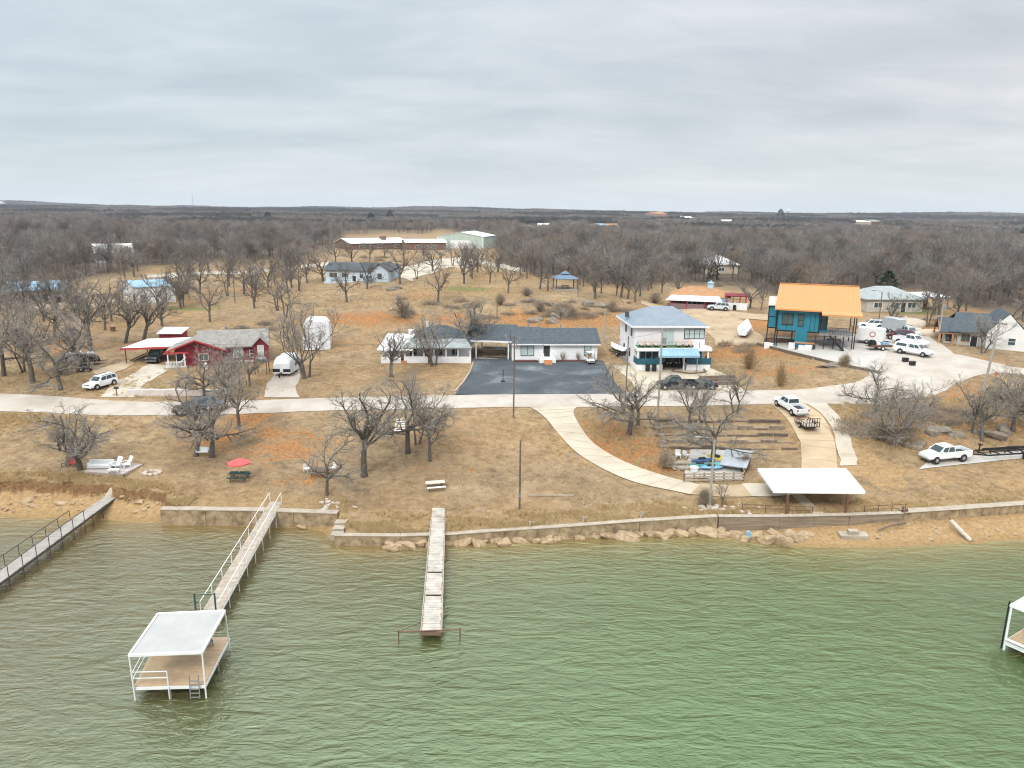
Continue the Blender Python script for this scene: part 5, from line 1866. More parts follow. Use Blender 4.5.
# gazebo
p = G(565, 289)
t = thing('gazebo', 'open gazebo with two tiered blue grey roof on the grassy crest', 'gazebo', p, .1)
hw = 3.1
MB().box(-hw, -hw, -.6, hw, hw, .12).build('slab', CONC, t)
for sx in (-1, 1):
    for sy in (-1, 1):
        MB().box(sx * 2.6 - .12, sy * 2.6 - .12, .12, sx * 2.6 + .12, sy * 2.6 + .12, 2.75).build('post', WOODD, t)
MB().hip(-hw, hw, -hw, hw, 2.75, 4.0, hw - .02, .15).build('roof', mat('gazebo_roof', (.13, .18, .25), .6, .1, 1), t)
MB().hip(-1.1, 1.1, -1.1, 1.1, 3.85, 4.55, 1.08, .1).build('upper_roof', MATS['gazebo_roof'], t)
o = MB().box(-.9, -.4, .72, .9, .4, .8).box(-.8, -.3, 0, -.7, .3, .72).box(.7, -.3, 0, .8, .3, .72).box(-.9, -.9, .42, .9, -.65, .47).box(-.9, .65, .42, .9, .9, .47).box(-.75, -.9, 0, -.68, .9, .42).box(.68, -.9, 0, .75, .9, .42).build('picnic_table', WOODD)
o.location = p + Vector((0, 0, .12))
tag(o, 'dark picnic table under the gazebo', 'table')

# brown roofed red house
h, loc, rz, W = plain_house('brown_roofed_house', 'low house with orange brown roof and white porch roof near the bend', (670, 308), (728, 308.5), 10, 2.9, 4.7, REDP, BROWNROOF, hipin=4.5, wins=((.3, 2.2, .9, 1.3), (.55, 2.2, .9, 1.3)), doors=(.42,))
rf = MB().slab([(-.8, -3.6, 2.25), (W * .9, -3.6, 2.25), (W * .84, -.4, 3.05), (.2, -.4, 3.05)], .1)
for j in range(24):
    t_ = (j + .5) / 24
    rf.beam((-.8 + (W * .9 + .8) * t_, -3.6, 2.28), (.2 + (W * .84 - .2) * t_, -.4, 3.08), .05, .05)
rf.build('porch_roof', METALW, h)
for f in (.0, .3, .6, .86):
    MB().box(W * f - .08, -3.5, -1, W * f + .08, -3.34, 2.28).build('post', REDP, h)
MB().box(-.5, -3.45, -1, W * .62, -3.3, 1.5).build('porch_wall', mat('mauve_boards', (.22, .14, .15), .85, .2, 1.5), h)
MB().box(W * .84, -.45, -1, W * 1.0, -.02, 2.8).build('blue_wall', BLUEM, h)
MB().box(W * .62, 4.0, 4.2, W * .72, 6.0, 5.6).build('cupola', mat('pale_blue_cupola', (.42, .58, .68), .6, .1, 1), h)
MB().hip(W * .61, W * .73, 3.8, 6.2, 5.6, 6.1, 1.0, .08).build('cupola_roof', LTBLUE, h)
t = thing('red_deck', 'red framed open deck attached right of the brown roofed house', 'deck', (0, 0, 0))
put(t, loc, rz, W - .5, -.6)
t.scale = (.92, 1, .8)
fr = MB()
for x in (0, 1.6, 3.2, 4.6):
    for y in (0, 3.4):
        fr.box(x - .09, y - .09, -.6, x + .09, y + .09, 3.6)
for y in (0, 3.4):
    fr.box(-.1, y - .07, 3.45, 4.7, y + .07, 3.65).box(-.1, y - .06, 1.2, 4.7, y + .06, 1.35).box(-.1, y - .05, 2.2, 4.7, y + .05, 2.28)
fr.build('frame', REDB, t)
MB().slab([(-.4, -.4, 3.72), (5.0, -.4, 3.72), (5.0, 3.8, 4.0), (-.4, 3.8, 4.0)], .1).build('roof', REDP, t)
MB().box(-.1, .0, .9, 4.7, 3.4, 1.02).build('floor', WOODG, t)
f0, f1 = G(728, 309.5), G(747, 310.5)
t = thing('white_fence', 'short white board fence in front of the red framed deck', 'fence', f0, heading(f0, f1))
L_ = (f1 - f0).length
MB().box(0, 0, -.6, L_, .06, 1.5).build('board_panel', WHITE, t)
for j in range(4):
    MB().box(j * (L_ - .15) / 3, .065, -.8, j * (L_ - .15) / 3 + .15, .2, 1.65).build('post', WHITE, t)
o = MB().cyl(0, 0, -.2, 1.1, .35, .35, 12).build('dark_barrel', BLACKM)
o.location = G(733, 309.5) + Vector((0, -1, 0))
tag(o, 'dark barrel standing before the white board fence', 'barrel')

h, *_ = plain_house('peaked_roof_house', 'white peaked metal roof showing above the woods right of centre', (704, 274), (738, 274), 14, 3.2, 6.0, TANW, METALW, hipin=6.5, wins=((.5, 2, 1, 1.3),), base=-3)
h, loc, rz, W = plain_house('green_roofed_house', 'low stone house with grey green roof behind the parked trailers', (866, 312), (922, 312), 11, 2.9, 5.3, STONE, GREYGRN, hipin=5, wins=((.2, 2, .9, 1.3), (.5, 2, .9, 1.3), (.8, 2, .9, 1.3)), doors=(.65,))
ca_, cz, CW = site((922, 310), (947, 309))
t = thing('open_carport', 'open carport with white roof edge right of the grey green roof', 'carport', ca_, cz)
MB().slab([(-.3, -.3, 2.9), (CW + .3, -.3, 2.9), (CW + .3, 6, 3.4), (-.3, 6, 3.4)], .18).build('roof', METALW, t)
for x in (0, CW * .5, CW):
    MB().box(x - .08, 0, -.8, x + .08, .16, 2.85).build('post', WOODD, t)
MB().box(0, 5.6, -.8, CW, 5.75, 2.8).box(0, .2, -.8, .12, 5.6, 2.8).build('back_wall', WOODD, t)

h, *_ = plain_house('metal_roof_house', 'house with bright grey metal roof deep in the left woods', (96, 263), (134, 262), 13, 3.5, 6.6, mat('grey_siding', (.36, .39, .41), .8, .1, 1), METALW, wins=((.3, 2, 1, 1.3), (.7, 2, 1, 1.3)), base=-3)
o = MB().cyl(0, 0, -1, 7.5, .3, .3, 10).cyl(0, 0, 7.5, 7.9, .5, .15, 10).build('flue_pipe', STEELG)
o.location = G(139, 262)
tag(o, 'tall pale pipe right of the metal roofed house in the left woods', 'pipe')
h, *_ = plain_house('blue_roof_building', 'long beige building under a pale blue metal roof at the left', (5, 304), (68, 302), 11, 3.0, 4.6, TANW, LTBLUE, wins=((.2, 1.6, 1, 1.2), (.5, 1.6, 1, 1.2)), doors=(.65, .85))
h, loc, rz, W = plain_house('white_metal_shed', 'plain white metal shed with pale blue roof behind bare trees', (135, 305), (176, 302), 14, 4.0, 5.0, WHITE, LTBLUE, over=.2, doors=(.2,), base=-2, cat='shed')

# tall white covered camper
ca_, cz, CW = site((304, 351), (330, 350))
t = thing('covered_camper', 'tall camper wrapped in white covers behind the cars at the track', 'camper', ca_, cz)
b = MB()
prof = [(-.1, .15), (-.15, 2.0), (.1, 4.6), (.7, 5.3), (CW - .7, 5.2), (CW - .1, 4.4), (CW + .1, 2.2), (CW + .05, .15)]
b.prism(prof, 0, 6.5)
for j in range(4):
    b.prism([(x * (1.02) - .04, z + .03) for x, z in prof], 1.2 + j * 1.35, 1.34 + j * 1.35)
b.build('cover', TARPW, t)
for x in (.8, CW - .8):
    MB().tube([(x - .1, 2, .3), (x + .1, 2, .3)], [.38, .38], 12).build('wheel', RUBBER, t)
MB().box(CW * .5 - .1, -1.5, .3, CW * .5 + .1, 0, .5).build('hitch', BLACKM, t)

# far houses on the wooded slopes
for i, (x0, x1, y, dep, hh, wm_, rm_, lb) in enumerate([
    (522, 534, 229.5, 20, 4, WHITE, METALW, 'far white house in the woods, left of the pair beyond the gazebo'),
    (538, 550, 229, 20, 5, WHITE, METALW, 'far white gabled house in the woods, right of the pair beyond the gazebo'),
    (600, 608, 229, 24, 5, TANW, BLUEM, 'far small building with blue roof in the woods'),
    (609, 621, 229, 24, 5, TANW, BROWNROOF, 'far building with orange brown roof beside the blue one'),
    (656, 667, 217.5, 40, 10, mat('salmon_wall', (.50, .24, .18), .8, .1, .3), BROWNROOF, 'far salmon coloured building on the skyline'),
    (684, 695, 220, 30, 6, TANW, METALW, 'far pale roofed house near the skyline'),
    (722, 733, 223.5, 24, 5, STEELG, METALW, 'far grey house with white roof in the right woods'),
    (741, 745, 224, 20, 4, WHITE, METALW, 'tiny far white shed right of the grey house'),
    (853, 871, 225, 30, 6, TANW, METALW, 'far long pale building beside the tan field'),
    (872, 882, 225, 30, 7, REDBRICK, GREYSH, 'far brown building joined to the long pale one'),
    (990, 1000, 231, 20, 4, TANW, METALW, 'far pale roof in the woods at the right'),
    (1012, 1026, 240, 16, 4, TANW, BROWNROOF, 'far tan house on bare earth at the right edge'),
    (1008, 1016, 275, 10, 3, WHITE, METALW, 'small white house in the woods at the right edge'),
    (0, 5, 206, 60, 16, WHITE, METALW, 'far white building on the skyline at the left edge'),
]):
    plain_house('far_house', lb, (x0, y), (x1, y), dep, hh, hh * 1.5, wm_, rm_, wins=((.3, 2, 1, 1.4), (.7, 2, 1, 1.4)), base=-4)
# water tower and mast
for nm, px, y, top, lb in (('water_tower', 788, 213.5, 204.5, 'white water tower on the far skyline'),):
    d = ray(px, y)
    Y = 5200
    p = Vector((d[0] * Y, Y, Hs(d[0] * Y, Y)))
    t = thing(nm, lb, 'water tower', p)
    hh = tall(p, top)
    b = MB()
    b.tube([(0, 0, hh - 14), (0, 0, hh - 10), (0, 0, hh - 4), (0, 0, hh)], [3, 13, 13, 4], 16)
    b.build('tank', WHITE, t)
    b = MB()
    for k_ in range(5):
        a = k_ * 1.2566
        b.tube([(math.cos(a) * 10, math.sin(a) * 10, -2), (math.cos(a) * 9, math.sin(a) * 9, hh - 10)], [.7, .7], 5)
    b.cyl(0, 0, -2, hh - 12, 1.6, 1.6, 8)
    b.build('legs', STEELG, t)
for px, y, top, Y, lb in ((193, 205, 188, 2600, 'thin lattice mast rising above the far ridge at the left'), (437, 212, 207, 2600, 'small mast on the far skyline above the barn')):
    d = ray(px, y)
    p = Vector((d[0] * Y, Y, Hs(d[0] * Y, Y)))
    hh = tall(p, top)
    b = MB()
    for k_ in range(3):
        a = k_ * 2.094
        b.tube([(math.cos(a) * .9, math.sin(a) * .9, -1), (math.cos(a) * .3, math.sin(a) * .3, hh)], [.18, .12], 4)
    for j in range(int(hh / 3)):
        z = j * 3.0
        for k_ in range(3):
            a, a2 = k_ * 2.094, (k_ + 1) * 2.094
            r0, r1 = .9 - .6 * z / hh, .9 - .6 * (z + 3) / hh
            b.tube([(math.cos(a) * r0, math.sin(a) * r0, z), (math.cos(a2) * r1, math.sin(a2) * r1, min(z + 3, hh))], [.09, .09], 3)
    o = b.build('radio_mast', STEELG)
    o.location = p
    tag(o, lb, 'mast')
# ------------------------------------------------------------------ vehicles
def loft_body(st, name, m, parent):
    """st: (x, z_bottom, z_top, half_width_low, half_width_top) from rear to front"""
    b = MB()
    vs, fs = [], []
    for x, zb, zt, hw, ht in st:
        zm = zb + (zt - zb) * .55
        vs += [(x, -hw * .9, zb), (x, -hw, zb + .12), (x, -hw, zm), (x, -ht, zt - .05), (x, -ht + .08, zt), (x, ht - .08, zt), (x, ht, zt - .05), (x, hw, zm), (x, hw, zb + .12), (x, hw * .9, zb)]
    n = 10
    for i in range(len(st) - 1):
        for k in range(n):
            a, c = i * n + k, i * n + (k + 1) % n
            fs.append((a, c, c + n, a + n))
    fs.append(tuple(range(n))[::-1])
    fs.append(tuple(range((len(st) - 1) * n, len(st) * n)))
    b.add(vs, fs)
    return b.build(name, m, parent)


def cabin(b, x0, x1, z0, X0, X1, z1, w0, w1):
    """a greenhouse: base rectangle x0..x1 at z0, roof X0..X1 at z1"""
    b.add([(x0, -w0, z0), (x1, -w0, z0), (x1, w0, z0), (x0, w0, z0), (X0, -w1, z1), (X1, -w1, z1), (X1, w1, z1), (X0, w1, z1)],
          [(3, 2, 1, 0), (4, 5, 6, 7), (0, 1, 5, 4), (1, 2, 6, 5), (2, 3, 7, 6), (3, 0, 4, 7)])


def glass_on(x0, x1, z0, X0, X1, z1, w0, w1, which, a=.06, e=.012, s0=0.0, s1=1.0):
    """a pane lying just proud of one side of a cabin"""
    b = MB()
    def P(u, v, side):
        xl, xr = x0 + (X0 - x0) * v, x1 + (X1 - x1) * v
        return Vector((xl + (xr - xl) * u, side * (w0 + (w1 - w0) * v + e), z0 + (z1 - z0) * v))
    lo, hi = .10, .86
    if which in 'LR':
        s = -1 if which == 'R' else 1
        q = [P(s0, lo, s), P(s1, lo, s), P(s1, hi, s), P(s0, hi, s)]
        o = Vector((0, s, 0))
    else:
        f = which == 'F'
        q = []
        for u, v in ((-1, lo), (1, lo), (1, hi), (-1, hi)):
            xx = (x1 + (X1 - x1) * v + e) if f else (x0 + (X0 - x0) * v - e)
            q.append(Vector((xx, u * (w0 + (w1 - w0) * v - .10), z0 + (z1 - z0) * v)))
        o = Vector((1 if f else -1, 0, 0))
    b.add([p for p in q] + [p - o * .04 for p in q], [(0, 1, 2, 3), (7, 6, 5, 4), (0, 4, 5, 1), (1, 5, 6, 2), (2, 6, 7, 3), (3, 7, 4, 0)])
    return b


def wheel_at(parent, x, y, r=.38, w=.25, m=None):
    b = MB().tube([(x, y - w / 2, r), (x, y - w / 2 + .03, r), (x, y + w / 2 - .03, r), (x, y + w / 2, r)], [r * .86, r, r, r * .86], 16)
    t = b.build('wheel', RUBBER, parent)
    s = 1 if y > 0 else -1
    MB().tube([(x, y + s * (w / 2 - .02), r), (x, y + s * (w / 2 + .015), r)], [r * .62, r * .55], 12).build('rim', m or CHROME, t)
    return t


def car(kind, label, front, rear, paint=None, name='parked_car', L=None, scale=1.0, cat='car', group=None, topper=False):
    fr_, rr_ = G(*front), G(*rear)
    c = (fr_ + rr_) / 2
    rz = heading(rr_, fr_)
    c = Vector((c[0], c[1], Hs(c[0], c[1]) + .09))
    t = thing(name, label, cat, c, rz, group)
    # pitch with the slope
    dx = math.cos(rz), math.sin(rz)
    sl_ = (Hs(c[0] + dx[0] * 2, c[1] + dx[1] * 2) - Hs(c[0] - dx[0] * 2, c[1] - dx[1] * 2)) / 4
    t.rotation_euler = (0, -math.atan(sl_), rz)
    t.scale = (scale,) * 3
    p = paint or CARW
    if kind == 'suv':
        loft_body([(-2.38, .5, .98, .84, .80), (-2.3, .36, 1.08, .93, .88), (-1.4, .30, 1.10, .96, .9), (.6, .30, 1.08, .96, .9), (1.4, .32, 1.02, .95, .86), (2.15, .36, .92, .90, .78), (2.38, .45, .74, .80, .70)], 'body', p, t)
        cb = (-2.26, 1.05, 1.07, -2.02, .28, 1.72, .88, .70)
        sides = ((.05, .26), (.29, .60), (.63, .93))
        ax = (-1.45, 1.45)
        hw, fx, rx, hz_ = .93, 2.30, -2.34, .78
    elif kind == 'sedan':
        loft_body([(-2.3, .45, .92, .82, .74), (-2.2, .34, 1.0, .9, .82), (-1.3, .28, 1.0, .92, .86), (.7, .28, .98, .92, .86), (1.5, .30, .92, .9, .82), (2.15, .34, .80, .86, .74), (2.32, .42, .66, .76, .66)], 'body', p, t)
        cb = (-1.75, 1.1, .98, -1.05, .25, 1.44, .85, .66)
        sides = ((.12, .48), (.52, .92))
        ax = (-1.4, 1.4)
        hw, fx, rx, hz_ = .89, 2.24, -2.26, .72
    else:
        loft_body([(-.62, .48, 1.22, .96, .92), (.2, .44, 1.22, .98, .92), (1.2, .44, 1.2, .98, .92), (1.9, .46, 1.14, .97, .88), (2.6, .48, 1.06, .94, .82), (2.86, .52, .88, .86, .76)], 'body', p, t)
        bd_ = MB().box(-2.86, -.97, .50, -.624, .97, .82).box(-2.86, -.97, .82, -.624, -.86, 1.24).box(-2.86, .86, .82, -.624, .97, 1.24)
        bd_.build('bed', p, t)
        MB().box(-2.90, -.96, .62, -2.80, .96, 1.25).build('tailgate', p, t)
        MB().box(-2.78, -.855, .825, -.63, .855, .86).build('bed_liner', BEDLINE, t)
        if topper:
            b_ = MB()
            cabin(b_, -2.86, -.66, 1.25, -2.7, -.68, 1.86, .94, .82)
            b_.build('canopy', p, t)
            glass_on(-2.86, -.66, 1.25, -2.7, -.68, 1.86, .94, .82, 'R', s0=.12, s1=.9).build('side_window', GLASS, t)
        cb = (-.6, 1.55, 1.2, -.5, .72, 1.90, .92, .76)
        sides = ((.05, .47), (.52, .93))
        ax = (-1.75, 1.85)
        hw, fx, rx, hz_ = .93, 2.74, -2.905, .86
    b_ = MB()
    cabin(b_, *cb)
    b_.build('cabin', p, t)
    glass_on(*cb, 'F').build('windscreen', GLASS, t)
    glass_on(*cb, 'B').build('rear_window', GLASS, t)
    for s in 'LR':
        for s0, s1 in sides:
            glass_on(*cb, s, s0=s0, s1=s1).build('side_window', GLASS, t)
    for x in ax:
        for s in (-1, 1):
            MB().tube([(x, s * (hw - .3), .40), (x, s * (hw + .045), .40)], [.47, .47], 16).build('wheel_arch', BLACKM, t)
            wheel_at(t, x, s * (hw - .03))
    for s in (-1, 1):
        MB().box(fx - .16, s * .68 - .17, hz_ - .09, fx + .04, s * .68 + .17, hz_ + .09).build('headlight', LAMPCL, t)
        MB().box(rx - .02, s * .84 - .09, hz_, rx + .10, s * .84 + .09, hz_ + .30).build('tail_light', LAMPRED, t)
        MB().box(cb[1] - .45, s * 1.0 - .1, cb[2] + .05, cb[1] - .25, s * 1.0 + .1, cb[2] + .22).build('mirror', p, t)
    MB().box(fx - .06, -.48, hz_ - .14, fx + .06, .48, hz_ + .08).build('grille', BLACKM, t)
    for x0, x1 in ((fx - .1, fx + .12), (rx - .12, rx + .08)):
        MB().box(x0, -.84, .42, x1, .84, .60).build('bumper', STEELG if kind == 'pickup' else p, t)
    if kind == 'suv':
        for s in (-1, 1):
            MB().box(-1.8, s * .62 - .03, 1.75, .1, s * .62 + .03, 1.80).build('roof_rail', BLACKM, t)
    return t


car('suv', 'white sport utility car parked beside the road left of the red house', (89, 391), (113, 384))
car('pickup', 'white pickup towing a small utility trailer down the tan drive', (778, 404), (802, 419), name='pickup_truck', cat='pickup')
car('pickup', 'white pickup parked on the pad hitched to the black boat trailer', (922, 462.5), (966, 458.5), name='pickup_truck', cat='pickup')
car('pickup', 'white pickup with bed canopy parked in front of the others by the teal house', (931, 358), (895, 352), name='pickup_truck', cat='pickup', topper=True)
car('pickup', 'white pickup mostly hidden behind the canopied pickup', (923, 348), (898, 343), name='pickup_truck', cat='pickup')
car('suv', 'maroon car parked between the grey trailer and the pickups', (892, 339), (908, 341), CARMAR)
car('suv', 'white van like car parked behind the white enclosed trailer', (862, 328), (880, 329))
car('suv', 'silver car at the far end of the vehicles by the gravel bend', (915, 338), (902, 334), CARSIL)
car('suv', 'silver car parked in front of the brown roofed house', (709, 310), (727, 311), CARSIL)
car('pickup', 'dark pickup under the white carport of the red house', (152, 364), (164, 357), CARBLK, name='pickup_truck', cat='pickup')
car('suv', 'dark grey car on the road behind the lawn oaks, right of two', (219, 409), (200, 411), CARGRY)
car('sedan', 'dark sedan on the road behind the lawn oaks, left of two', (201, 413), (184, 414), CARBLK)
car('pickup', 'long black pickup on the road before the two storey house', (661, 389), (690, 389), CARBLK, name='pickup_truck', cat='pickup')
car('sedan', 'black car behind the pickup before the two storey house', (693, 389), (709, 389), CARBLK)


def local(t, p, rz=0.0, lift=.08):
    c = G(*p)
    t.location = c + Vector((0, 0, lift))
    t.rotation_euler = (0, 0, rz)
    return t


# utility trailer behind the pickup
a, b_ = G(801, 423), G(812, 433)
t = thing('utility_trailer', 'small black mesh sided utility trailer behind the white pickup', 'trailer', (a + b_) / 2 + Vector((0, 0, .06)), heading(b_, a))
MB().box(-1.5, -.9, .50, 1.5, .9, .58).build('bed', WOODG, t)
fr = MB()
for s in (-.92, .92):
    fr.box(-1.5, s - .04, .45, 1.5, s + .04, .55).box(-1.5, s - .03, .95, 1.5, s + .03, 1.01)
    for j in range(6):
        fr.box(-1.5 + j * .6 - .03, s - .03, .5, -1.5 + j * .6 + .03, s + .03, .98)
for z in (.5, .95):
    fr.box(1.46, -.92, z, 1.52, .92, z + .06)
fr.beam((1.5, -.8, .5), (2.6, 0, .5), .08).beam((1.5, .8, .5), (2.6, 0, .5), .08)
fr.build('frame', STEELR, t)
rg = MB()
for j in range(6):
    y = -.85 + j * .34
    rg.box(-1.62, y - .03, .5, -1.56, y + .03, 1.65)
for z in (.5, 1.05, 1.6):
    rg.box(-1.63, -.88, z, -1.55, .88, z + .06)
rg.build('ramp_gate', BLACKM, t)
for s in (-1.02, 1.02):
    wheel_at(t, -.1, s, .33, .2)
    MB().box(-.55, s - .13, .70, .35, s + .13, .74).build('mudguard', BLACKM, t)

# boat trailer
a, b_ = G(970, 459), G(1034, 454)
t = thing('boat_trailer', 'empty black boat trailer hitched to the white pickup on the pad', 'trailer', a + Vector((0, 0, .08)), heading(a, b_))
L_ = (b_ - a).length
fr = MB()
for s in (-.95, .95):
    fr.beam((1.4, s, .62), (L_, s, .62), .12, .16)
    fr.beam((0, 0, .55), (1.4, s, .62), .1, .14)
for j in range(5):
    x = 1.5 + j * (L_ - 1.6) / 4
    fr.beam((x, -.95, .6), (x, .95, .6), .1, .12)
fr.build('frame', BLACKM, t)
bk_ = MB()
for s in (-.5, .5):
    bk_.beam((2.0, s, .95), (L_ - .2, s, .95), .16, .12)
    for x in (2.2, 4.2, L_ - .6):
        bk_.box(x - .05, s - .04, .62, x + .05, s + .04, .95)
bk_.beam((1.0, 0, .6), (1.1, 0, 1.7), .1).box(.95, -.2, 1.6, 1.25, .2, 1.75)
bk_.build('bunk', BLACKM, t)
for x in (L_ - 2.4, L_ - 1.5):
    for s in (-1.12, 1.12):
        wheel_at(t, x, s, .35, .22)
for s in (-1.12, 1.12):
    MB().box(L_ - 2.9, s - .15, .76, L_ - 1.0, s + .15, .82).build('mudguard', BLACKM, t)
for s in (-1.0, 1.0):
    MB().box(L_ - .15, s - .04, .6, L_ - .07, s + .04, 1.8).build('guide_post', BLACKM, t)

# enclosed trailers
def box_trailer(label, front, rear, H_, m, mark=None):
    a, b = G(*front), G(*rear)
    L = (a - b).length
    t = thing('enclosed_trailer', label, 'trailer', b + Vector((0, 0, .08)), heading(b, a))
    MB().prism([(0, .5), (L, .5), (L + .3, 1.0), (L + .2, H_ - .15), (L - .1, H_), (0, H_)], -1.1, 1.1).build('body', m, t)
    MB().box(-.03, -1.0, .6, .0, 1.0, H_ - .15).build('rear_door', m, t)
    for x in (L * .42, L * .42 + .85):
        for s in (-1.08, 1.08):
            wheel_at(t, x, s, .36, .22)
    fr = MB().beam((L + .2, -.5, .5), (L + 1.4, 0, .5), .1).beam((L + .2, .5, .5), (L + 1.4, 0, .5), .1).box(-.02, -1.12, .42, L, 1.12, .498)
    fr.build('frame', BLACKM, t)
    if mark:
        d = MB().tube([(L * .62, -1.103, H_ * .62), (L * .62, -1.115, H_ * .62)], [.5, .5], 20)
        d.build('emblem', LAMPRED, t)
        MB().tube([(L * .62, -1.112, H_ * .62), (L * .62, -1.121, H_ * .62)], [.36, .36], 20).build('emblem_disc', m, t)
    return t


box_trailer('white enclosed trailer with a round red emblem beside the teal house', (882, 345), (857, 342), 2.75, WHITE, True)
box_trailer('grey enclosed trailer parked behind the maroon car', (899, 335), (885, 331), 2.7, mat('grey_panel', (.40, .42, .43), .5, .1, 1))

# flat work trailer with gear by the teal house
t = local(thing('flat_trailer', 'low work trailer loaded with dark gear before the white enclosed trailer', 'trailer'), (878, 350), .1)
MB().box(-1.9, -.9, .55, 1.9, .9, .65).box(-1.9, -.95, .62, 1.9, -.88, .95).build('bed', STEELR, t)
for s in (-1.0, 1.0):
    wheel_at(t, .2, s, .36, .22, WHITE)
MB().beam((1.9, 0, .6), (3.2, 0, .55), .1).build('hitch', BLACKM, t)
for n_, (x, y, sx, sy, sz, m, lb) in enumerate([(-1.2, 0, .4, .5, .9, BLACKM, 'dark machine standing on the left end of the work trailer'), (1.1, .1, .6, .45, .5, BLUEM, 'blue grey toolbox on the right end of the work trailer'), (-.2, 0, .35, .4, .5, WHITE, 'white drum in the middle of the work trailer')]):
    o = MB().box(-sx, -sy, 0, sx, sy, sz).box(-sx * .7, -sy * .7, sz, sx * .7, sy * .7, sz + .12).build(['machine', 'toolbox', 'drum'][n_], m)
    o.matrix_world = Matrix.Translation(t.location) @ Matrix.Rotation(.1, 4, 'Z') @ Matrix.Translation((x, y, .652))
    tag(o, lb, ['machine', 'toolbox', 'drum'][n_])
for n_, (px, py, lb) in enumerate([(905, 362, 'dark box on the gravel below the canopied pickup, left of two'), (912, 365.5, 'dark box on the gravel below the canopied pickup, right of two')]):
    o = MB().box(-.4, -.3, 0, .4, .3, .55).box(-.44, -.34, .55, .44, .34, .65).build('storage_bin', BLACKM)
    o.location = G(px, py) + Vector((0, 0, .05))
    tag(o, lb, 'bin')
o = MB().blob((0, 0, 0), (3.6, 2.6, 1.3), 8, .12).build('gravel_pile', mat('pale_gravel_heap', (.52, .44, .35), .95, .25, 3, bump=.6), smooth=True)
o.location = G(908, 325)
tag(o, 'pale heap of gravel left of the stone house', 'gravel pile')
o = MB().blob((0, 0, 0), (3.0, 2.0, .8), 9, .15).build('gravel_pile', mat('pink_sand_heap', (.55, .42, .32), .95, .25, 3, bump=.6), smooth=True)
o.location = G(930, 334)
tag(o, 'low pinkish heap of sand just left of the stone house porch', 'gravel pile')

# white covered camping trailer by the red house
a, b_ = G(281, 378), G(294, 367)
t = thing('covered_trailer', 'boxy travel trailer under a white cover on the drive right of the red house', 'trailer', (a + b_) / 2 + Vector((0, 0, .06)), heading(a, b_))
b = MB()
L_ = 2.5
vs, fs = [], []
for i in range(9):
    x = -L_ + 2 * L_ * i / 8
    sc_ = (.86, .96, 1, 1, 1, 1, 1, .97, .88)[i]
    hh_ = (1.7, 2.25, 2.45, 2.5, 2.5, 2.5, 2.5, 2.4, 2.0)[i]
    for k in range(9):
        a2 = PI * k / 8
        vs.append((x, -math.copysign(abs(math.cos(a2)) ** .45, math.cos(a2)) * 1.15 * sc_, .35 + (hh_ - .35) * math.sin(a2) ** .4))
for i in range(8):
    for k in range(8):
        fs.append((i * 9 + k, (i + 1) * 9 + k, (i + 1) * 9 + k + 1, i * 9 + k + 1))
fs += [tuple(range(9)), tuple(range(72, 81))[::-1]] + [tuple(i * 9 for i in range(9))[::-1] + tuple(i * 9 + 8 for i in range(9))]
b.add(vs, fs).build('cover', TARPW, t)
for s in (-1.0, 1.0):
    wheel_at(t, .2, s, .35, .2)
t.scale = (1.2, 1.3, 1.15)
for s in (-.62, .62):
    MB().box(-2.53 + 5.0 * 0, s - .42, .55, -2.40, s + .42, .98).build('dark_vent', BLACKM, t)
for x in (-.3, .7):
    MB().box(x - .3, -1.17, 1.0, x + .3, -1.10, 1.5).build('side_window', GLASS, t)
MB().beam((-2.4, 0, .5), (-3.5, 0, .5), .12).box(-3.55, -.08, 0, -3.45, .08, .5).build('hitch', BLACKM, t)

# golf cart
t = local(thing('golf_cart', 'white golf cart with cream roof on the asphalt lot', 'golf cart'), (590, 363.5), -1.35, .1)
loft_body([(-1.15, .35, .85, .55, .5), (-.5, .28, .8, .58, .54), (.3, .26, .45, .58, .54), (.75, .28, .82, .56, .5), (1.15, .34, .62, .48, .42)], 'body', WHITE, t)
MB().box(-.75, -.5, .80, -.2, .5, .95).box(-.85, -.5, .9, -.72, .5, 1.35).build('seat', CUSH, t)
MB().slab([(-.95, -.58, 1.92), (.75, -.58, 1.92), (.75, .58, 1.92), (-.95, .58, 1.92)], .07).build('roof', mat('cream_plastic', (.74, .66, .50), .5, .05, 1), t)
for x, x2 in ((-.88, -.85), (.72, .55)):
    for s in (-.5, .5):
        MB().beam((x, s, .7), (x2, s, 1.87), .05).build('pillar', BLACKM, t)
for x in (-.75, .75):
    for s in (-.52, .52):
        wheel_at(t, x, s, .24, .2)
MB().box(1.12, -.4, .45, 1.18, .4, .6).build('bumper', BLACKM, t)

# motor boat on its trailer beside the two storey house
a, b_ = G(611, 351), G(627, 359)
t = thing('motor_boat', 'motor boat with white cover on a trailer left of the two storey house', 'boat', (a + b_) / 2 + Vector((0, 0, .05)), heading(b_, a))
st = [(-2.6, .55, 1.15, .85), (-1.5, .45, 1.18, .95), (0, .45, 1.22, .98), (1.2, .5, 1.3, .8), (2.2, .75, 1.4, .4), (2.8, 1.1, 1.48, .05)]
b, c2 = MB(), MB()
vs, fs, vc, fc = [], [], [], []
for x, zb, zt, hw in st:
    vs += [(x, 0, zb), (x, -hw * .8, zb + .25), (x, -hw, zt), (x, hw, zt), (x, hw * .8, zb + .25)]
    vc += [(x, -hw * 1.02, zt - .05), (x, -hw * .6, zt + .25), (x, 0, zt + .42), (x, hw * .6, zt + .25), (x, hw * 1.02, zt - .05)]
for i in range(5):
    for k in range(5):
        a2, c3 = i * 5 + k, i * 5 + (k + 1) % 5
        fs.append((a2, a2 + 5, c3 + 5, c3))
        if k < 4:
            fc.append((a2, a2 + 5, c3 + 5, c3))
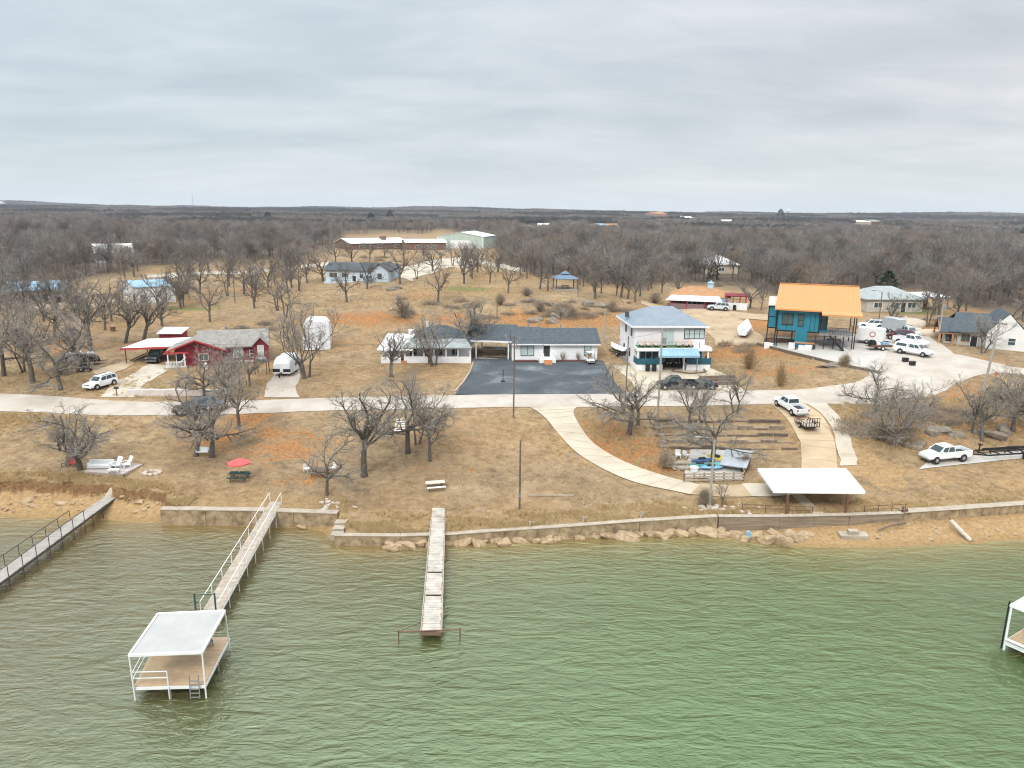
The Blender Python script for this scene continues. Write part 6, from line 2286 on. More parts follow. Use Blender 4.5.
fs.append((0, 1, 2, 3, 4))
fc.append((0, 1, 2, 3, 4))
b.add(vs, fs).build('hull', CARBLK, t)
c2.add(vc, fc).build('cover', TARPW, t)
fr = MB()
for s in (-.7, .7):
    fr.beam((-2.4, s, .45), (1.8, s, .45), .1).beam((1.8, s, .45), (3.4, 0, .45), .1)
fr.build('trailer_frame', BLACKM, t)
for s in (-.95, .95):
    wheel_at(t, -.8, s, .32, .2)
MB().box(-2.95, -.18, .5, -2.62, .18, 1.5).build('outboard_motor', BLACKM, t)

# off road buggies in the recess under the balcony
for n_, (px, lb) in enumerate([(666, 'black off road buggy under the balcony, left one'), (674, 'black off road buggy under the balcony, middle one'), (684, 'black off road buggy under the balcony, right one')]):
    t = local(thing('off_road_buggy', lb, 'buggy', group=None), (px, 366.5 - n_ * .2), -1.45 + n_ * .12, .08)
    loft_body([(-1.3, .5, .95, .5, .45), (-.5, .4, .8, .6, .55), (.3, .38, .6, .6, .55), (.8, .45, .95, .55, .45), (1.35, .5, .8, .4, .35)], 'body', CARBLK if n_ != 2 else CARGRY, t)
    cg = MB()
    for s in (-.55, .55):
        cg.tube([(-1.0, s, .8), (-.8, s, 1.75), (.3, s, 1.75), (.85, s, .9)], .035, 5)
    for x in (-.8, .3):
        cg.tube([(x, -.55, 1.75), (x, .55, 1.75)], .035, 5)
    cg.build('roll_cage', STEELG, t)
    MB().box(-.6, -.5, .75, -.1, .5, 1.25).build('seat', BLACKM, t)
    for x in (-.9, .9):
        for s in (-.65, .65):
            wheel_at(t, x, s, .33, .24)
    for s in (-.3, .3):
        MB().box(1.25, s - .09, .75, 1.4, s + .09, .88).build('headlight', LAMPCL, t)

# dark trailers in the left grove
for n_, (px, py, lb, m) in enumerate([(75, 364, 'dark covered trailer with white load under the grove oaks, left', TARPG), (88, 365, 'dark covered trailer with white load under the grove oaks, right', CARBLK)]):
    t = local(thing('loaded_trailer', lb, 'trailer'), (px, py), .3 + n_ * .25)
    MB().prism([(-1.9, .5), (1.9, .5), (1.7, 1.2), (.9, 1.75), (-1.2, 1.7), (-1.9, 1.1)], -.85, .85).build('covered_load', m, t)
    MB().blob((.6, 0, 1.75), (.6, .6, .35), 4 + n_, .15).build('white_bundle', TARPW, t)
    for s in (-.92, .92):
        wheel_at(t, 0, s, .33, .2)
    MB().beam((1.9, 0, .5), (3.0, 0, .5), .1).build('hitch', BLACKM, t)
t = local(thing('lawn_tractor', 'small dark lawn tractor below the loaded trailers', 'lawn tractor'), (86, 371.5), .2)
loft_body([(-.8, .3, .65, .4, .35), (-.2, .3, .6, .42, .36), (.2, .35, .85, .32, .28), (.85, .35, .78, .28, .24)], 'body', CARBLK, t)
MB().box(-.6, -.22, .65, -.2, .22, .75).box(-.66, -.22, .7, -.56, .22, 1.1).build('seat', BLACKM, t)
MB().tube([(.2, 0, .8), (0, 0, 1.05)], .03, 5).tube([(-.04, -.15, 1.05), (-.04, .15, 1.05)], .03, 5).build('steering_wheel', BLACKM, t)
for x, r_ in ((-.5, .32), (.6, .22)):
    for s in (-.42, .42):
        wheel_at(t, x, s, r_, .18)

# shrink wrapped boat standing on the slope
a, b_ = G(741, 341), G(748, 328)
t = thing('wrapped_boat', 'boat wrapped in white film standing on bare ground left of the teal house', 'boat', (a + b_) / 2, heading(a, b_))
b = MB()
vs, fs = [], []
L_ = (b_ - a).length / 2 * .75
for i, (f, hw, h0) in enumerate([(-1, .9, 1.9), (-.5, 1.2, 2.6), (0, 1.25, 2.9), (.5, .95, 2.8), (1, .1, 2.6)]):
    vs += [(f * L_, -hw * .7, .3), (f * L_, -hw, h0 * .55), (f * L_, 0, h0), (f * L_, hw, h0 * .55), (f * L_, hw * .7, .3)]
for i in range(4):
    for k in range(5):
        a2, c3 = i * 5 + k, i * 5 + (k + 1) % 5
        fs.append((a2, c3, c3 + 5, a2 + 5))
fs += [(0, 1, 2, 3, 4), (24, 23, 22, 21, 20)]
b.add(vs, fs).build('wrap', TARPW, t)
MB().box(-L_ * .6, -.5, -.5, -L_ * .5, .5, .31).box(L_ * .4, -.4, -.5, L_ * .5, .4, .31).build('cradle', WOODD, t)


# ------------------------------------------------------------------ docks
def plank_run(pairs, z0, z1, gap, th=.06, skip=None, wob_=0.0, m=None, seed=1):
    """planks laid across between the two long edges; pairs = ((xl,yl),(xr,yr)) near end and far end"""
    (l0, r0), (l1, r1) = pairs
    l0, r0, l1, r1 = (Vector(p) for p in (l0, r0, l1, r1))
    n = int((l1 - l0).length / gap)
    q = random.Random(seed)
    b = MB()
    for i in range(n):
        if skip and q.random() < skip:
            continue
        t0, t1 = (i + .04) / n, (i + .96) / n
        e = [q.uniform(-wob_, wob_) for _ in range(4)]
        z = q.uniform(-.012, .012)
        P = [l0.lerp(l1, t0), r0.lerp(r1, t0), r0.lerp(r1, t1), l0.lerp(l1, t1)]
        ax = (r0 - l0).normalized()
        P[0] += ax * e[0]; P[3] += ax * e[0]; P[1] += ax * e[1]; P[2] += ax * e[1]
        b.slab([(p[0], p[1], p[2] + z) for p in P], th)
    return b


def V3(px, py, z):
    return Vector(at_height(px, py, z))


def rail(b, a, c, h, n, r=.03, mid=False):
    a, c = Vector(a), Vector(c)
    up_ = Vector((0, 0, h))
    b.tube([a + up_, c + up_], r, 6)
    if mid:
        b.tube([a + up_ * .5, c + up_ * .5], r * .8, 5)


# left dock with the roofed platform
dL, dR, dB, dA = V3(134, 686, 1.0), V3(205, 684, 1.0), V3(229, 637, 1.0), V3(160, 637, 1.0)
t = thing('covered_dock', 'swim dock with pale flat roof on white frame at the end of the left walkway', 'dock', (0, 0, 0))
fl = plank_run(((dL, dR), (dA, dB)), 1, 1, .16, .07, seed=3)
fl.build('deck', WOODT, t)
b = MB()
for a, c in ((dL, dR), (dR, dB), (dB, dA), (dA, dL)):
    b.beam(a + Vector((0, 0, -.18)), c + Vector((0, 0, -.18)), .1, .2)
b.build('deck_frame', WHITE, t)
rz_ = 3.4
rL, rR, rB, rA = V3(129, 655.5, rz_), V3(202, 652.5, rz_), V3(225, 611, rz_), V3(158, 614, rz_)
b = MB()
cen = (rL + rR + rB + rA) / 4
b.slab([tuple(p.lerp(cen, .025)) for p in (rL, rR, rB, rA)], .06)
for f_ in (.33, .66):
    b.beam(rL.lerp(rR, f_).lerp(cen, .03) + Vector((0, 0, -.01)), rA.lerp(rB, f_).lerp(cen, .03) + Vector((0, 0, -.01)), .03, .03)
b.build('roof', mat('grey_white_roof_sheet', (.40, .39, .37), .6, .12, .5), t)
b = MB()
for a, c in ((rL, rR), (rR, rB), (rB, rA), (rA, rL)):
    b.beam(a, c, .13, .16)
b.build('roof_frame', WHITE, t)
for a, c in ((rL, dL), (rR, dR), (rB, dB), (rA, dA)):
    MB().tube([a, Vector((c[0], c[1], -.9))], .055, 8).build('post', WHITE, t)
b = MB()
q0 = dL.lerp(dR, .48)
for z in (1.0, .55):
    b.tube([dL + Vector((0, 0, z)), q0 + Vector((0, 0, z))], .035, 6)
    b.tube([dL + Vector((0, 0, z)), dA + Vector((0, 0, z))], .035, 6)
b.tube([q0 + Vector((0, 0, 1.02)), Vector((q0[0], q0[1], -.9))], .04, 6)
b.build('railing', WHITE, t)
for a in (dL.lerp(dR, .5), dR.lerp(dB, .5), dL.lerp(dA, .5), dA.lerp(dB, .5)):
    MB().tube([a + Vector((0, 0, -.1)), Vector((a[0], a[1], -2.6))], .06, 6).build('pile', STEELG, t)
b = MB()
l0, l1 = dL.lerp(dR, .80) + Vector((0, -.12, 0)), dL.lerp(dR, .93) + Vector((0, -.12, 0))
for p in (l0, l1):
    b.tube([p + Vector((0, 0, .75)), p + Vector((0, -.1, -.9))], .035, 6)
for j in range(5):
    z = .35 - j * .3
    b.beam(l0 + Vector((0, -.03, z)), l1 + Vector((0, -.03, z)), .08, .05)
b.build('ladder', STEELG, t)

t = thing('dock_walkway', 'long pale plank walkway with white rails leading to the roofed dock', 'walkway', (0, 0, 0))
wl0, wr0, wl1, wr1 = V3(201, 613, 1.0), V3(219, 613, 1.0), V3(270, 501.5, 1.75), V3(281.5, 501.5, 1.75)
plank_run(((wl0, wr0), (wl1, wr1)), 1, 1, .2, .06, wob_=.02, seed=6).build('planks', WOODG, t)
b = MB()
for a, c in ((wl0, wl1), (wr0, wr1)):
    b.beam(a + Vector((0, 0, -.16)), c + Vector((0, 0, -.16)), .08, .18)
b.build('stringer', WHITE, t)
for a, c in ((wl0, wl1), (wr0, wr1)):
    b = MB()
    rail(b, a, c, .95, 8, .032)
    b.build('handrail', WHITE, t)
    for j in range(9):
        p = a.lerp(c, j / 8)
        bz = min(Hs(p[0], p[1]), 0) - .6
        MB().tube([p + Vector((0, 0, .95)), Vector((p[0], p[1], bz if j < 8 else p[2] - .5))], .03, 6).build('post', WHITE, t)
t = thing('dock_gate', 'dark green metal gate frame where the walkway meets the roofed dock', 'gate', (0, 0, 0))
g0, g1 = V3(196, 613, 1.0), V3(216, 612, 1.0)
for p in (g0, g1):
    MB().box(p[0] - .05, p[1] - .05, -.5, p[0] + .05, p[1] + .05, 2.6).build('post', GREENP, t)
MB().beam(g0 + Vector((0, 0, 1.5)), g1 + Vector((0, 0, 1.5)), .05).beam(g0 + Vector((0, 0, .9)), g0.lerp(g1, .3) + Vector((0, 0, .9)), .05).build('rail', GREENP, t)
# folding chair and winch on the dock
p = V3(208, 645, 1.0)
t = thing('folding_chair', 'blue folding chair at the right edge of the roofed dock', 'chair', p, .6)
MB().slab([(-.3, -.35, .42), (.3, -.35, .42), (.3, .25, .38), (-.3, .25, .38)], .05).build('seat', BLUEP, t)
MB().slab([(-.3, .25, .40), (.3, .25, .40), (.3, .6, 1.15), (-.3, .6, 1.15)], .05).build('backrest', BLUEP, t)
for x in (-.28, .28):
    MB().beam((x, -.35, .0), (x, .3, .42), .04).build('leg', NAVYC, t)
    MB().beam((x, .4, .0), (x, -.3, .42), .04).build('leg', NAVYC, t)
p = V3(166, 652, 1.0)
t = thing('folded_chair', 'dark folded chair under the front edge of the dock roof', 'chair', p, 0)
MB().slab([(-.45, -.15, .35), (.45, -.15, .35), (.45, .2, .35), (-.45, .2, .35)], .06).build('seat', BLACKM, t)
MB().box(-.06, .1, .35, .06, .2, 1.1).box(-.4, .1, .7, .4, .18, .78).build('backrest', BLACKM, t)
for x in (-.4, .4):
    MB().box(x - .03, -.1, 0, x + .03, .15, .32).build('leg', BLACKM, t)

# middle pier
t = thing('plank_pier', 'bare narrow pier of weathered planks in the middle of the shore', 'pier', (0, 0, 0))
l0, r0, l1, r1 = V3(422, 631, .8), V3(440.5, 631, .8), V3(432.7, 508, 1.5), V3(444.6, 508, 1.5)
plank_run(((l0, r0), (l1, r1)), 1, 1, .24, .06, skip=.05, wob_=.05, seed=11).build('planks', mat('grey_pier_planks', (.47, .42, .36), .9, .35, 1.2, bump=.3), t)
b = MB()
for a, c in ((l0, l1), (r0, r1)):
    b.beam(a + Vector((0, 0, -.17)), c + Vector((0, 0, -.17)), .1, .2)
    o_ = (r0 - l0).normalized() * (.09 if a is r0 else -.09)
    b.beam(a + o_ + Vector((0, 0, -.02)), a.lerp(c, .86) + o_ + Vector((0, 0, -.02)), .06, .14)
b.build('stringer', WOODG, t)
MB().beam(l0 + Vector((-.05, -.06, -.18)), r0 + Vector((.05, -.06, -.18)), .08, .26).build('end_board', REDBRICK, t)
for j in range(6):
    for a, c in ((l0, l1), (r0, r1)):
        p = a.lerp(c, .02 + j * .15)
        MB().tube([p + Vector((0, 0, -.1)), Vector((p[0], p[1], -2.6))], .06, 6).build('pile', WOODD, t)
c0, c1 = V3(398.5, 632, .85), V3(460, 629.5, .85)
b = MB().tube([c0, c1], .05, 6)
for p in (c0, c1):
    b.tube([p + Vector((0, 0, .15)), Vector((p[0], p[1], -2.6))], .05, 6)
b.tube([c0, l0.lerp(l1, .06) + Vector((0, 0, -.05))], .03, 5)
b.build('mooring_bar', STEELR, t)

# far left pier
t = thing('railed_pier', 'long grey pier with thin dark rails running off the left edge', 'pier', (0, 0, 0))
l0, r0, l1, r1 = V3(-62, 612, .9), V3(-40, 612, .9), V3(104, 497, 1.35), V3(116, 497, 1.35)
plank_run(((l0, r0), (l1, r1)), 1, 1, .22, .06, wob_=.02, seed=13).build('planks', mat('silver_planks', (.36, .325, .285), .9, .2, 1.4, bump=.2), t)
b = MB()
for a, c in ((l0, l1), (r0, r1)):
    b.beam(a + Vector((0, 0, -.17)), c + Vector((0, 0, -.17)), .08, .2)
b.build('stringer', mat('dark_pipe', (.085, .075, .068), .7, .3, 4), t)
for a, c in ((l0, l1), (r0, r1)):
    b = MB()
    c2 = a.lerp(c, .74)
    rail(b, a, c2, 1.0, 8, .04)
    b.build('handrail', mat('dark_pipe', (.085, .075, .068), .7, .3, 4), t)
    for j in range(10):
        p = a.lerp(c2, j / 9)
        MB().tube([p + Vector((0, 0, 1.0)), Vector((p[0], p[1], -2.4))], .035, 6).build('post', mat('dark_pipe', (.085, .075, .068), .7, .3, 4), t)
for a, c in ((l0, l1), (r0, r1)):
    for j in range(3):
        p = a.lerp(c, .80 + j * .08)
        MB().tube([p, Vector((p[0], p[1], Hs(p[0], p[1]) - .4))], .04, 6).build('pile', mat('dark_pipe', (.085, .075, .068), .7, .3, 4), t)
# land ramp of that pier
s0, s1 = V3(104, 497, 1.35), V3(116, 497, 1.35)
e0, e1 = G(110, 489), G(119, 487)
MB().slab([tuple(s0 + Vector((0, .02, -.01))), tuple(s1 + Vector((0, .02, -.01))), tuple(e1 + Vector((0, 0, .12))), tuple(e0 + Vector((0, 0, .12)))], .1).build('ramp', WOODG, t)

# right boat dock cut by the frame
t = thing('boat_dock', 'white framed boat dock with white roof cut by the right edge', 'dock', (0, 0, 0))
o0 = V3(1005.5, 640, .8)
ux, uy = Vector((.55, -.835, 0)), Vector((.835, .55, 0))
c_ = lambda a, b, z: Vector((o0[0], o0[1], 0)) + ux * a + uy * b + Vector((0, 0, z))
plank_run(((c_(0, 0, .8), c_(0, 5, .8)), (c_(7, 0, .8), c_(7, 5, .8))), 1, 1, .18, .07, seed=17).build('deck', WOODT, t)
b = MB()
for a, c in ((c_(0, 0, .6), c_(7, 0, .6)), (c_(0, 0, .6), c_(0, 5, .6)), (c_(0, 5, .6), c_(7, 5, .6))):
    b.beam(a, c, .1, .3)
b.build('deck_frame', WHITE, t)
MB().slab([tuple(c_(-.1, -.1, 3.65)), tuple(c_(7.2, -.1, 3.65)), tuple(c_(7.2, 5.3, 3.65)), tuple(c_(-.1, 5.3, 3.65))], .16).build('roof', METALW, t)
for a, c in ((0, 0), (0, 5), (7, 0), (7, 5)):
    p = c_(a, c, 0)
    MB().tube([p + Vector((0, 0, 3.5)), p + Vector((0, 0, -2.4))], .08, 8).build('post', WHITE, t)
p = c_(-.25, .2, 0)
MB().tube([p + Vector((0, 0, 3.75)), p + Vector((0, 0, -2.4))], .06, 8).build('mooring_pile', BLACKM, t)
MB().beam(c_(0, 0, .9), c_(7, 0, .9), .3, .06).build('bumper_edge', WHITE, t)

# ------------------------------------------------------------------ boat shelter
t = thing('boat_shelter', 'wide white flat roofed shelter on rusty posts at the seawall', 'shelter', (0, 0, 0))
za = 4.0
q4 = [V3(757.5, 468.5, za), V3(845.7, 468, za), V3(865.5, 491.5, za - .12), V3(773.5, 490.5, za - .12)]
q4 = [q4[3], q4[2], q4[1], q4[0]]
b = MB().slab([tuple(p) for p in q4], .28)
b.build('roof', mat('bright_white_roof', (.86, .86, .86), .5, .03, .5), t)
b = MB()
for j in range(18):
    b.beam(q4[0].lerp(q4[1], (j + .5) / 18) + Vector((0, 0, .012)), q4[3].lerp(q4[2], (j + .5) / 18) + Vector((0, 0, .012)), .04, .03)
b.build('roof_seams', METALW, t)
for px, py in ((786, 515.5), (845.5, 515.5)):
    p = G(px, py)
    MB().box(p[0] - .11, p[1] - .11, -.2, p[0] + .11, p[1] + .11, za - .38).build('post', STEELR, t)
    MB().box(p[0] - .5, p[1] - .4, p[2] - .4, p[0] + .5, p[1] + .4, p[2] + .14).build('footing', CONC, t)
    p2 = p + Vector((.3, 5.0, 0))
    MB().box(p2[0] - .11, p2[1] - .11, Hs(p2[0], p2[1]) - .3, p2[0] + .11, p2[1] + .11, za - .3).build('post', STEELR, t)


# ------------------------------------------------------------------ seawalls
rk0 = random.Random(31)


def wall_line(name, label, px_pts, w, top_over=.08, bottom=-1.2, m=None, cat='seawall', cap=None, zs=None):
    """a low wall whose top front edge runs through the given places"""
    P = [V3(px, py, z) for px, py, z in px_pts]
    t = thing(name, label, cat, (0, 0, 0))
    b, c = MB(), MB()
    for a, d in zip(P[:-1], P[1:]):
        n = Vector((-(d - a)[1], (d - a)[0], 0)).normalized()
        if n[1] < 0:
            n = -n
        pc = max(1, int((d - a).length / 3.2))
        for i in range(pc):
            g = (d - a).normalized() * .02
            j_ = n * rk0.uniform(-.03, .03) + Vector((0, 0, rk0.uniform(-.03, 0)))
            s0, s1 = a.lerp(d, i / pc) + g + j_, a.lerp(d, (i + 1) / pc) - g + j_
            b.slab([tuple(s0), tuple(s1), tuple(s1 + n * w), tuple(s0 + n * w)], a[2] - bottom)
        if cap:
            c.slab([tuple(a - n * .07 + Vector((0, 0, cap))), tuple(d - n * .07 + Vector((0, 0, cap))), tuple(d + n * (w + .05) + Vector((0, 0, cap))), tuple(a + n * (w + .05) + Vector((0, 0, cap)))], cap - .003)
    b.build('wall_body', m or CONCD, t)
    if cap:
        c.build('coping', WOODG if name.startswith('timber') else CONC, t)
    return t


wall_line('seawall', 'short stepped concrete seawall at the foot of the roofed dock walkway', [(160, 510, 1.62), (250, 511, 1.62), (337, 514, 1.58)], .75, cap=.09)
wall_line('seawall', 'long low concrete seawall with boulders at its foot along the middle shore', [(334, 536, .98), (400, 536.5, .98), (450, 535, .98), (505, 531, 1.1), (560, 527.5, 1.25), (640, 521.5, 1.45), (718, 517, 1.56)], .55, cap=.07)
t = wall_line('timber_seawall', 'darker timber faced seawall below the white boat shelter', [(719, 517, 1.56), (780, 517, 1.56), (850, 515.5, 1.58), (904, 513.5, 1.6)], .5, cap=.06, m=mat('seawall_boards', (.27, .21, .15), .9, .4, 1.2, stretch=(.3, .3, 4), bump=.5))
wall_line('seawall', 'pale concrete kerb seawall running off the right edge', [(905, 513, 1.66), (960, 509.5, 1.68), (1024, 505, 1.7), (1120, 497, 1.7)], .9, cap=.07)
t = thing('concrete_steps', 'broken concrete steps at the left end of the long seawall', 'steps', (0, 0, 0))
for j, (px, py) in enumerate([(337, 533), (339, 527), (341, 521)]):
    p = V3(px, py, 1.0 + j * .18)
    MB().slab([(p[0] - .55, p[1] - .5, p[2]), (p[0] + .55, p[1] - .45, p[2] + .03), (p[0] + .6, p[1] + .38, p[2] + .02), (p[0] - .5, p[1] + .4, p[2])], .5 + j * .2).build('step', CONC, t)
# pipe rail on the timber seawall
for lab, pts_ in (('rusty pipe rail on the timber seawall, right of the shelter', [(864, 514), (905, 512)]), ('rusty pipe rail on the timber seawall, left of the shelter', [(742, 512), (812, 515)])):
    a, c = G(*pts_[0]), G(*pts_[1])
    t = thing('pipe_rail', lab, 'railing', (0, 0, 0))
    rr_ = MB().tube([a + Vector((0, 0, .85)), c + Vector((0, 0, .85))], .035, 6)
    rr_.tube([a + Vector((0, 0, .45)), c + Vector((0, 0, .45))], .028, 6)
    rr_.build('rail', STEELR, t)
    for j in range(4):
        p = a.lerp(c, j / 3)
        MB().tube([p + Vector((0, 0, -.3)), p + Vector((0, 0, .88))], .04, 6).build('post', STEELR, t)
o = MB().box(-.06, -.06, -.3, .06, .06, .95).box(.3, -.06, -.3, .42, .06, .7).tube([(-.1, 0, .55), (.5, 0, .55)], [.13, .13], 8).beam((-.3, 0, .2), (.5, 0, .75), .05).build('boat_winch', STEELR)
o.location = G(902, 516) + Vector((0, 0, .1))
tag(o, 'rusty boat winch at the corner of the timber seawall', 'winch')
for j, (px, py, lb) in enumerate([(530, 529, 'small pale post fitting on the long seawall, left'), (583, 524, 'small pale post fitting on the long seawall, middle'), (641, 519, 'small pale post fitting on the long seawall, right')]):
    p = G(px, py)
    o = MB().box(-.09, -.09, -.3, .09, .09, .75).beam((0, 0, .6), (.5, .1, .75), .07).build('mooring_post', WOODG)
    o.location = p
    tag(o, lb, 'post')

# rocks along the water
rk = random.Random(77)
rocks = [(408, 547, 1.0, .55), (392, 549, .7, .4), (430, 546, .5, .35), (462, 545, .7, .35), (478, 544, .8, .4), (498, 541, .8, .4), (520, 540, 1.0, .35), (545, 538, .8, .4), (562, 537, .7, .4), (578, 536, .9, .4), (594, 535, .8, .45), (610, 535, 1.3, .4), (628, 537, 1.6, .55), (640, 534, .8, .5), (655, 534, 1.2, .5), (678, 533, 1.2, .6), (694, 533, .9, .5), (708, 534, 1.5, .6), (724, 535, 1.0, .5), (736, 536, .8, .6), (757, 538, .9, .6), (768, 541, 1.1, .8), (784, 543, 1.2, 1.0), (790, 537, .8, .7), (798, 540, .9, .8), (806, 537, 1.1, .5), (745, 540, .6, .4), (775, 534, .9, .4), (665, 538, .6, .4), (536, 541, .5, .3)]
for j, (px, py, sx, sz) in enumerate(rocks):
    p = V3(px, py, .1)
    o = MB().blob((0, 0, 0), (sx * .78, sx * .5, sz * .85), 100 + j, .3).build('boulder', ROCK)
    o.location = (p[0], p[1], .1)
    o.rotation_euler = (rk.uniform(-.3, .3), rk.uniform(-.35, .35), rk.uniform(-.5, .5))
    tag(o, 'brown sandstone boulder lying at the water below the long seawall', 'boulder', 'boulders at the foot of the seawall')
for j, (px, py, sx, sy, sz, m, lb) in enumerate([
    (940, 432, 1.5, 1.0, .7, ROCKG, 'big grey slope boulder left of the leaning thin tree'),
    (955, 436, 1.0, .7, .5, ROCKG, 'grey slope boulder between the two biggest ones'),
    (990, 436, 1.7, 1.1, .75, ROCKG, 'biggest grey boulder under the tree behind the boat trailer'),
    (1006, 432, 1.2, .9, .7, ROCKG, 'grey boulder right of the biggest slope boulder'),
    (912, 446, 1.2, .8, .5, ROCKG, 'grey boulder at the foot of the bushy tree'),
    (548, 305, 1.2, .9, .7, ROCKG, 'grey rock on the slope below the gazebo, upper left'),
    (560, 317, 1.3, 1.0, .8, ROCKG, 'pale rock on the slope above the dark roof, middle'),
    (588, 304, 1.7, 1.2, .8, ROCKG, 'broad grey rock on the slope right of the gazebo'),
    (601, 307, 1.6, 1.1, .7, ROCKG, 'small grey rock right of the broad hillside rock'),
    (535, 321, 1.6, 1.2, .6, ROCKG, 'low pale rock just behind the white house roof'),
    (552, 322, 1.2, 1.0, .6, ROCKG, 'small pale rock behind the white house roof, right'),
    (625, 303, 1.4, 1.0, .6, ROCK, 'flat pale rock on the crest above the two storey house'),
    (395, 290, 1.5, 1.1, .8, ROCKG, 'pale rock below the blue grey house'),
    (482, 317, 1.6, 1.2, .7, ROCK, 'tan rock behind the breezeway roof'),
    (28, 502, .5, .4, .25, ROCK, 'small pale rock on the left beach, left of two'),
    (62, 503, .7, .4, .22, ROCK, 'small pale rock on the left beach, right of two'),
    (140, 502, .4, .3, .18, ROCK, 'pale stone on the sand right of the railed pier'),
    (300, 524, .9, .4, .15, ROCK, 'flat pale stone on the sand below the short seawall'),
    (832, 366, 2.0, .6, .4, ROCKG, 'flat grey rock on the bank above the road'),
]):
    o = MB().blob((0, 0, 0), (sx, sy, sz), 300 + j, .36).build('boulder', m)
    o.location = G(px, py) + Vector((0, 0, sz * .15))
    o.rotation_euler = (0, 0, rk.uniform(-.6, .6))
    tag(o, lb, 'boulder')
for j in range(60):
    lft = j < 34
    px = rk.uniform(0, 158) if lft else rk.uniform(850, 1020)
    py = rk.uniform(493, 514) if lft else rk.uniform(522, 541)
    s_ = rk.uniform(.08, .26)
    o = MB().blob((0, 0, 0), (s_ * 1.3, s_, s_ * .55), 800 + j, .25).build('beach_stone', ROCK)
    o.location = G(px, py)
    o.rotation_euler = (0, 0, rk.uniform(0, 3))
    tag(o, 'small stone lying on the sand of the left beach' if lft else 'small stone lying on the sand at the right end of the shore', 'stone', 'stones on the left beach' if lft else 'stones on the right beach')
for j in range(26):
    px = 390 + j * 15.5 + rk.uniform(-5, 5)
    py = np.interp(px, [335, 450, 560, 640, 720, 790], [547, 544, 538, 533, 532, 540]) + rk.uniform(-1, 2)
    s_ = rk.uniform(.3, .7)
    o = MB().blob((0, 0, 0), (s_ * 1.25, s_ * .85, s_ * .75), 900 + j, .3).build('boulder', ROCK)
    p = V3(px, py, .05)
    o.location = (p[0], p[1], .08)
    o.rotation_euler = (rk.uniform(-.3, .3), rk.uniform(-.3, .3), rk.uniform(-.6, .6))
    tag(o, 'brown sandstone boulder lying at the water below the long seawall', 'boulder', 'boulders at the foot of the seawall')
rub = [(rk.gauss(335, 8), rk.gauss(506, 3.5)) for _ in range(16)] + [(rk.gauss(735, 12), rk.gauss(508, 3)) for _ in range(26)] + [(rk.gauss(705, 9), rk.gauss(508, 3)) for _ in range(12)]
for j, (px, py) in enumerate(rub):
    s_ = rk.uniform(.12, .34)
    o = MB().blob((0, 0, 0), (s_, s_ * .8, s_ * .6), 400 + j, .2).build('stone', mat('pale_rubble', (.50, .43, .36), .95, .3, 3, bump=.4))
    o.location = G(px, py) + Vector((0, 0, s_ * .2))
    lft = px < 450
    tag(o, 'pale stone in the rubble heap at the end of the short seawall' if lft else 'pale stone in the rubble heap around the lamp pole', 'stone', 'rubble at the short seawall' if lft else 'rubble around the lamp pole')
for j in range(9):
    a_ = j * .7
    c = G(152, 473)
    o = MB().blob((0, 0, 0), (.28, .2, .16), 500 + j, .2).build('fire_ring_stone', MATS['pale_rubble'])
    o.location = (c[0] + math.cos(a_) * .8, c[1] + math.sin(a_) * .7, Hs(c[0], c[1]) + .05)
    tag(o, 'stone of the little fire ring right of the white deck', 'stone', 'stones of the fire ring')
# logs, slabs
a, c = V3(951, 521, 1.2), V3(971, 541, .15)
tag(MB().tube([a, c], [.24, .2], 9).build('log', mat('bleached_log', (.50, .43, .35), .9, .3, 3, bump=.4)), 'bleached log lying down the sand at the right', 'log')
p = G(853, 537)
o = MB().box(-1.3, -.5, -.3, 1.3, .5, .35).box(-.5, -.3, .35, .4, .3, .75).build('concrete_block', CONC)
o.location = p
o.rotation_euler = (.06, -.05, -.12)
tag(o, 'tilted concrete block on the sand below the timber seawall', 'concrete block')
a, c = G(878, 532), G(905, 526)
tag(MB().tube([a + Vector((0, 0, .2)), a.lerp(c, .5) + Vector((0, 0, .45)), c + Vector((0, 0, .35))], [.05, .09, .12], 6).tube([a.lerp(c, .3) + Vector((0, 0, .3)), a + Vector((-.3, 1.2, .9))], [.05, .02], 5).build('driftwood', POLEW), 'dark driftwood branch on the sand by the winch', 'driftwood')
o = MB().box(-.22, -.2, 0, .22, .2, .5).box(-.1, -.22, .5, .1, .22, .6).build('blue_bucket', BLUEM)
o.location = V3(748, 537, .3)
tag(o, 'small pale blue container wedged among the boulders', 'bucket')
a, c = G(528, 496), G(574, 496)
tag(MB().beam(a + Vector((0, 0, .06)), c + Vector((0, 0, .06)), .14, .12).build('fallen_pole', CONC), 'pale pole lying on the lawn right of the short dark pole', 'pole')


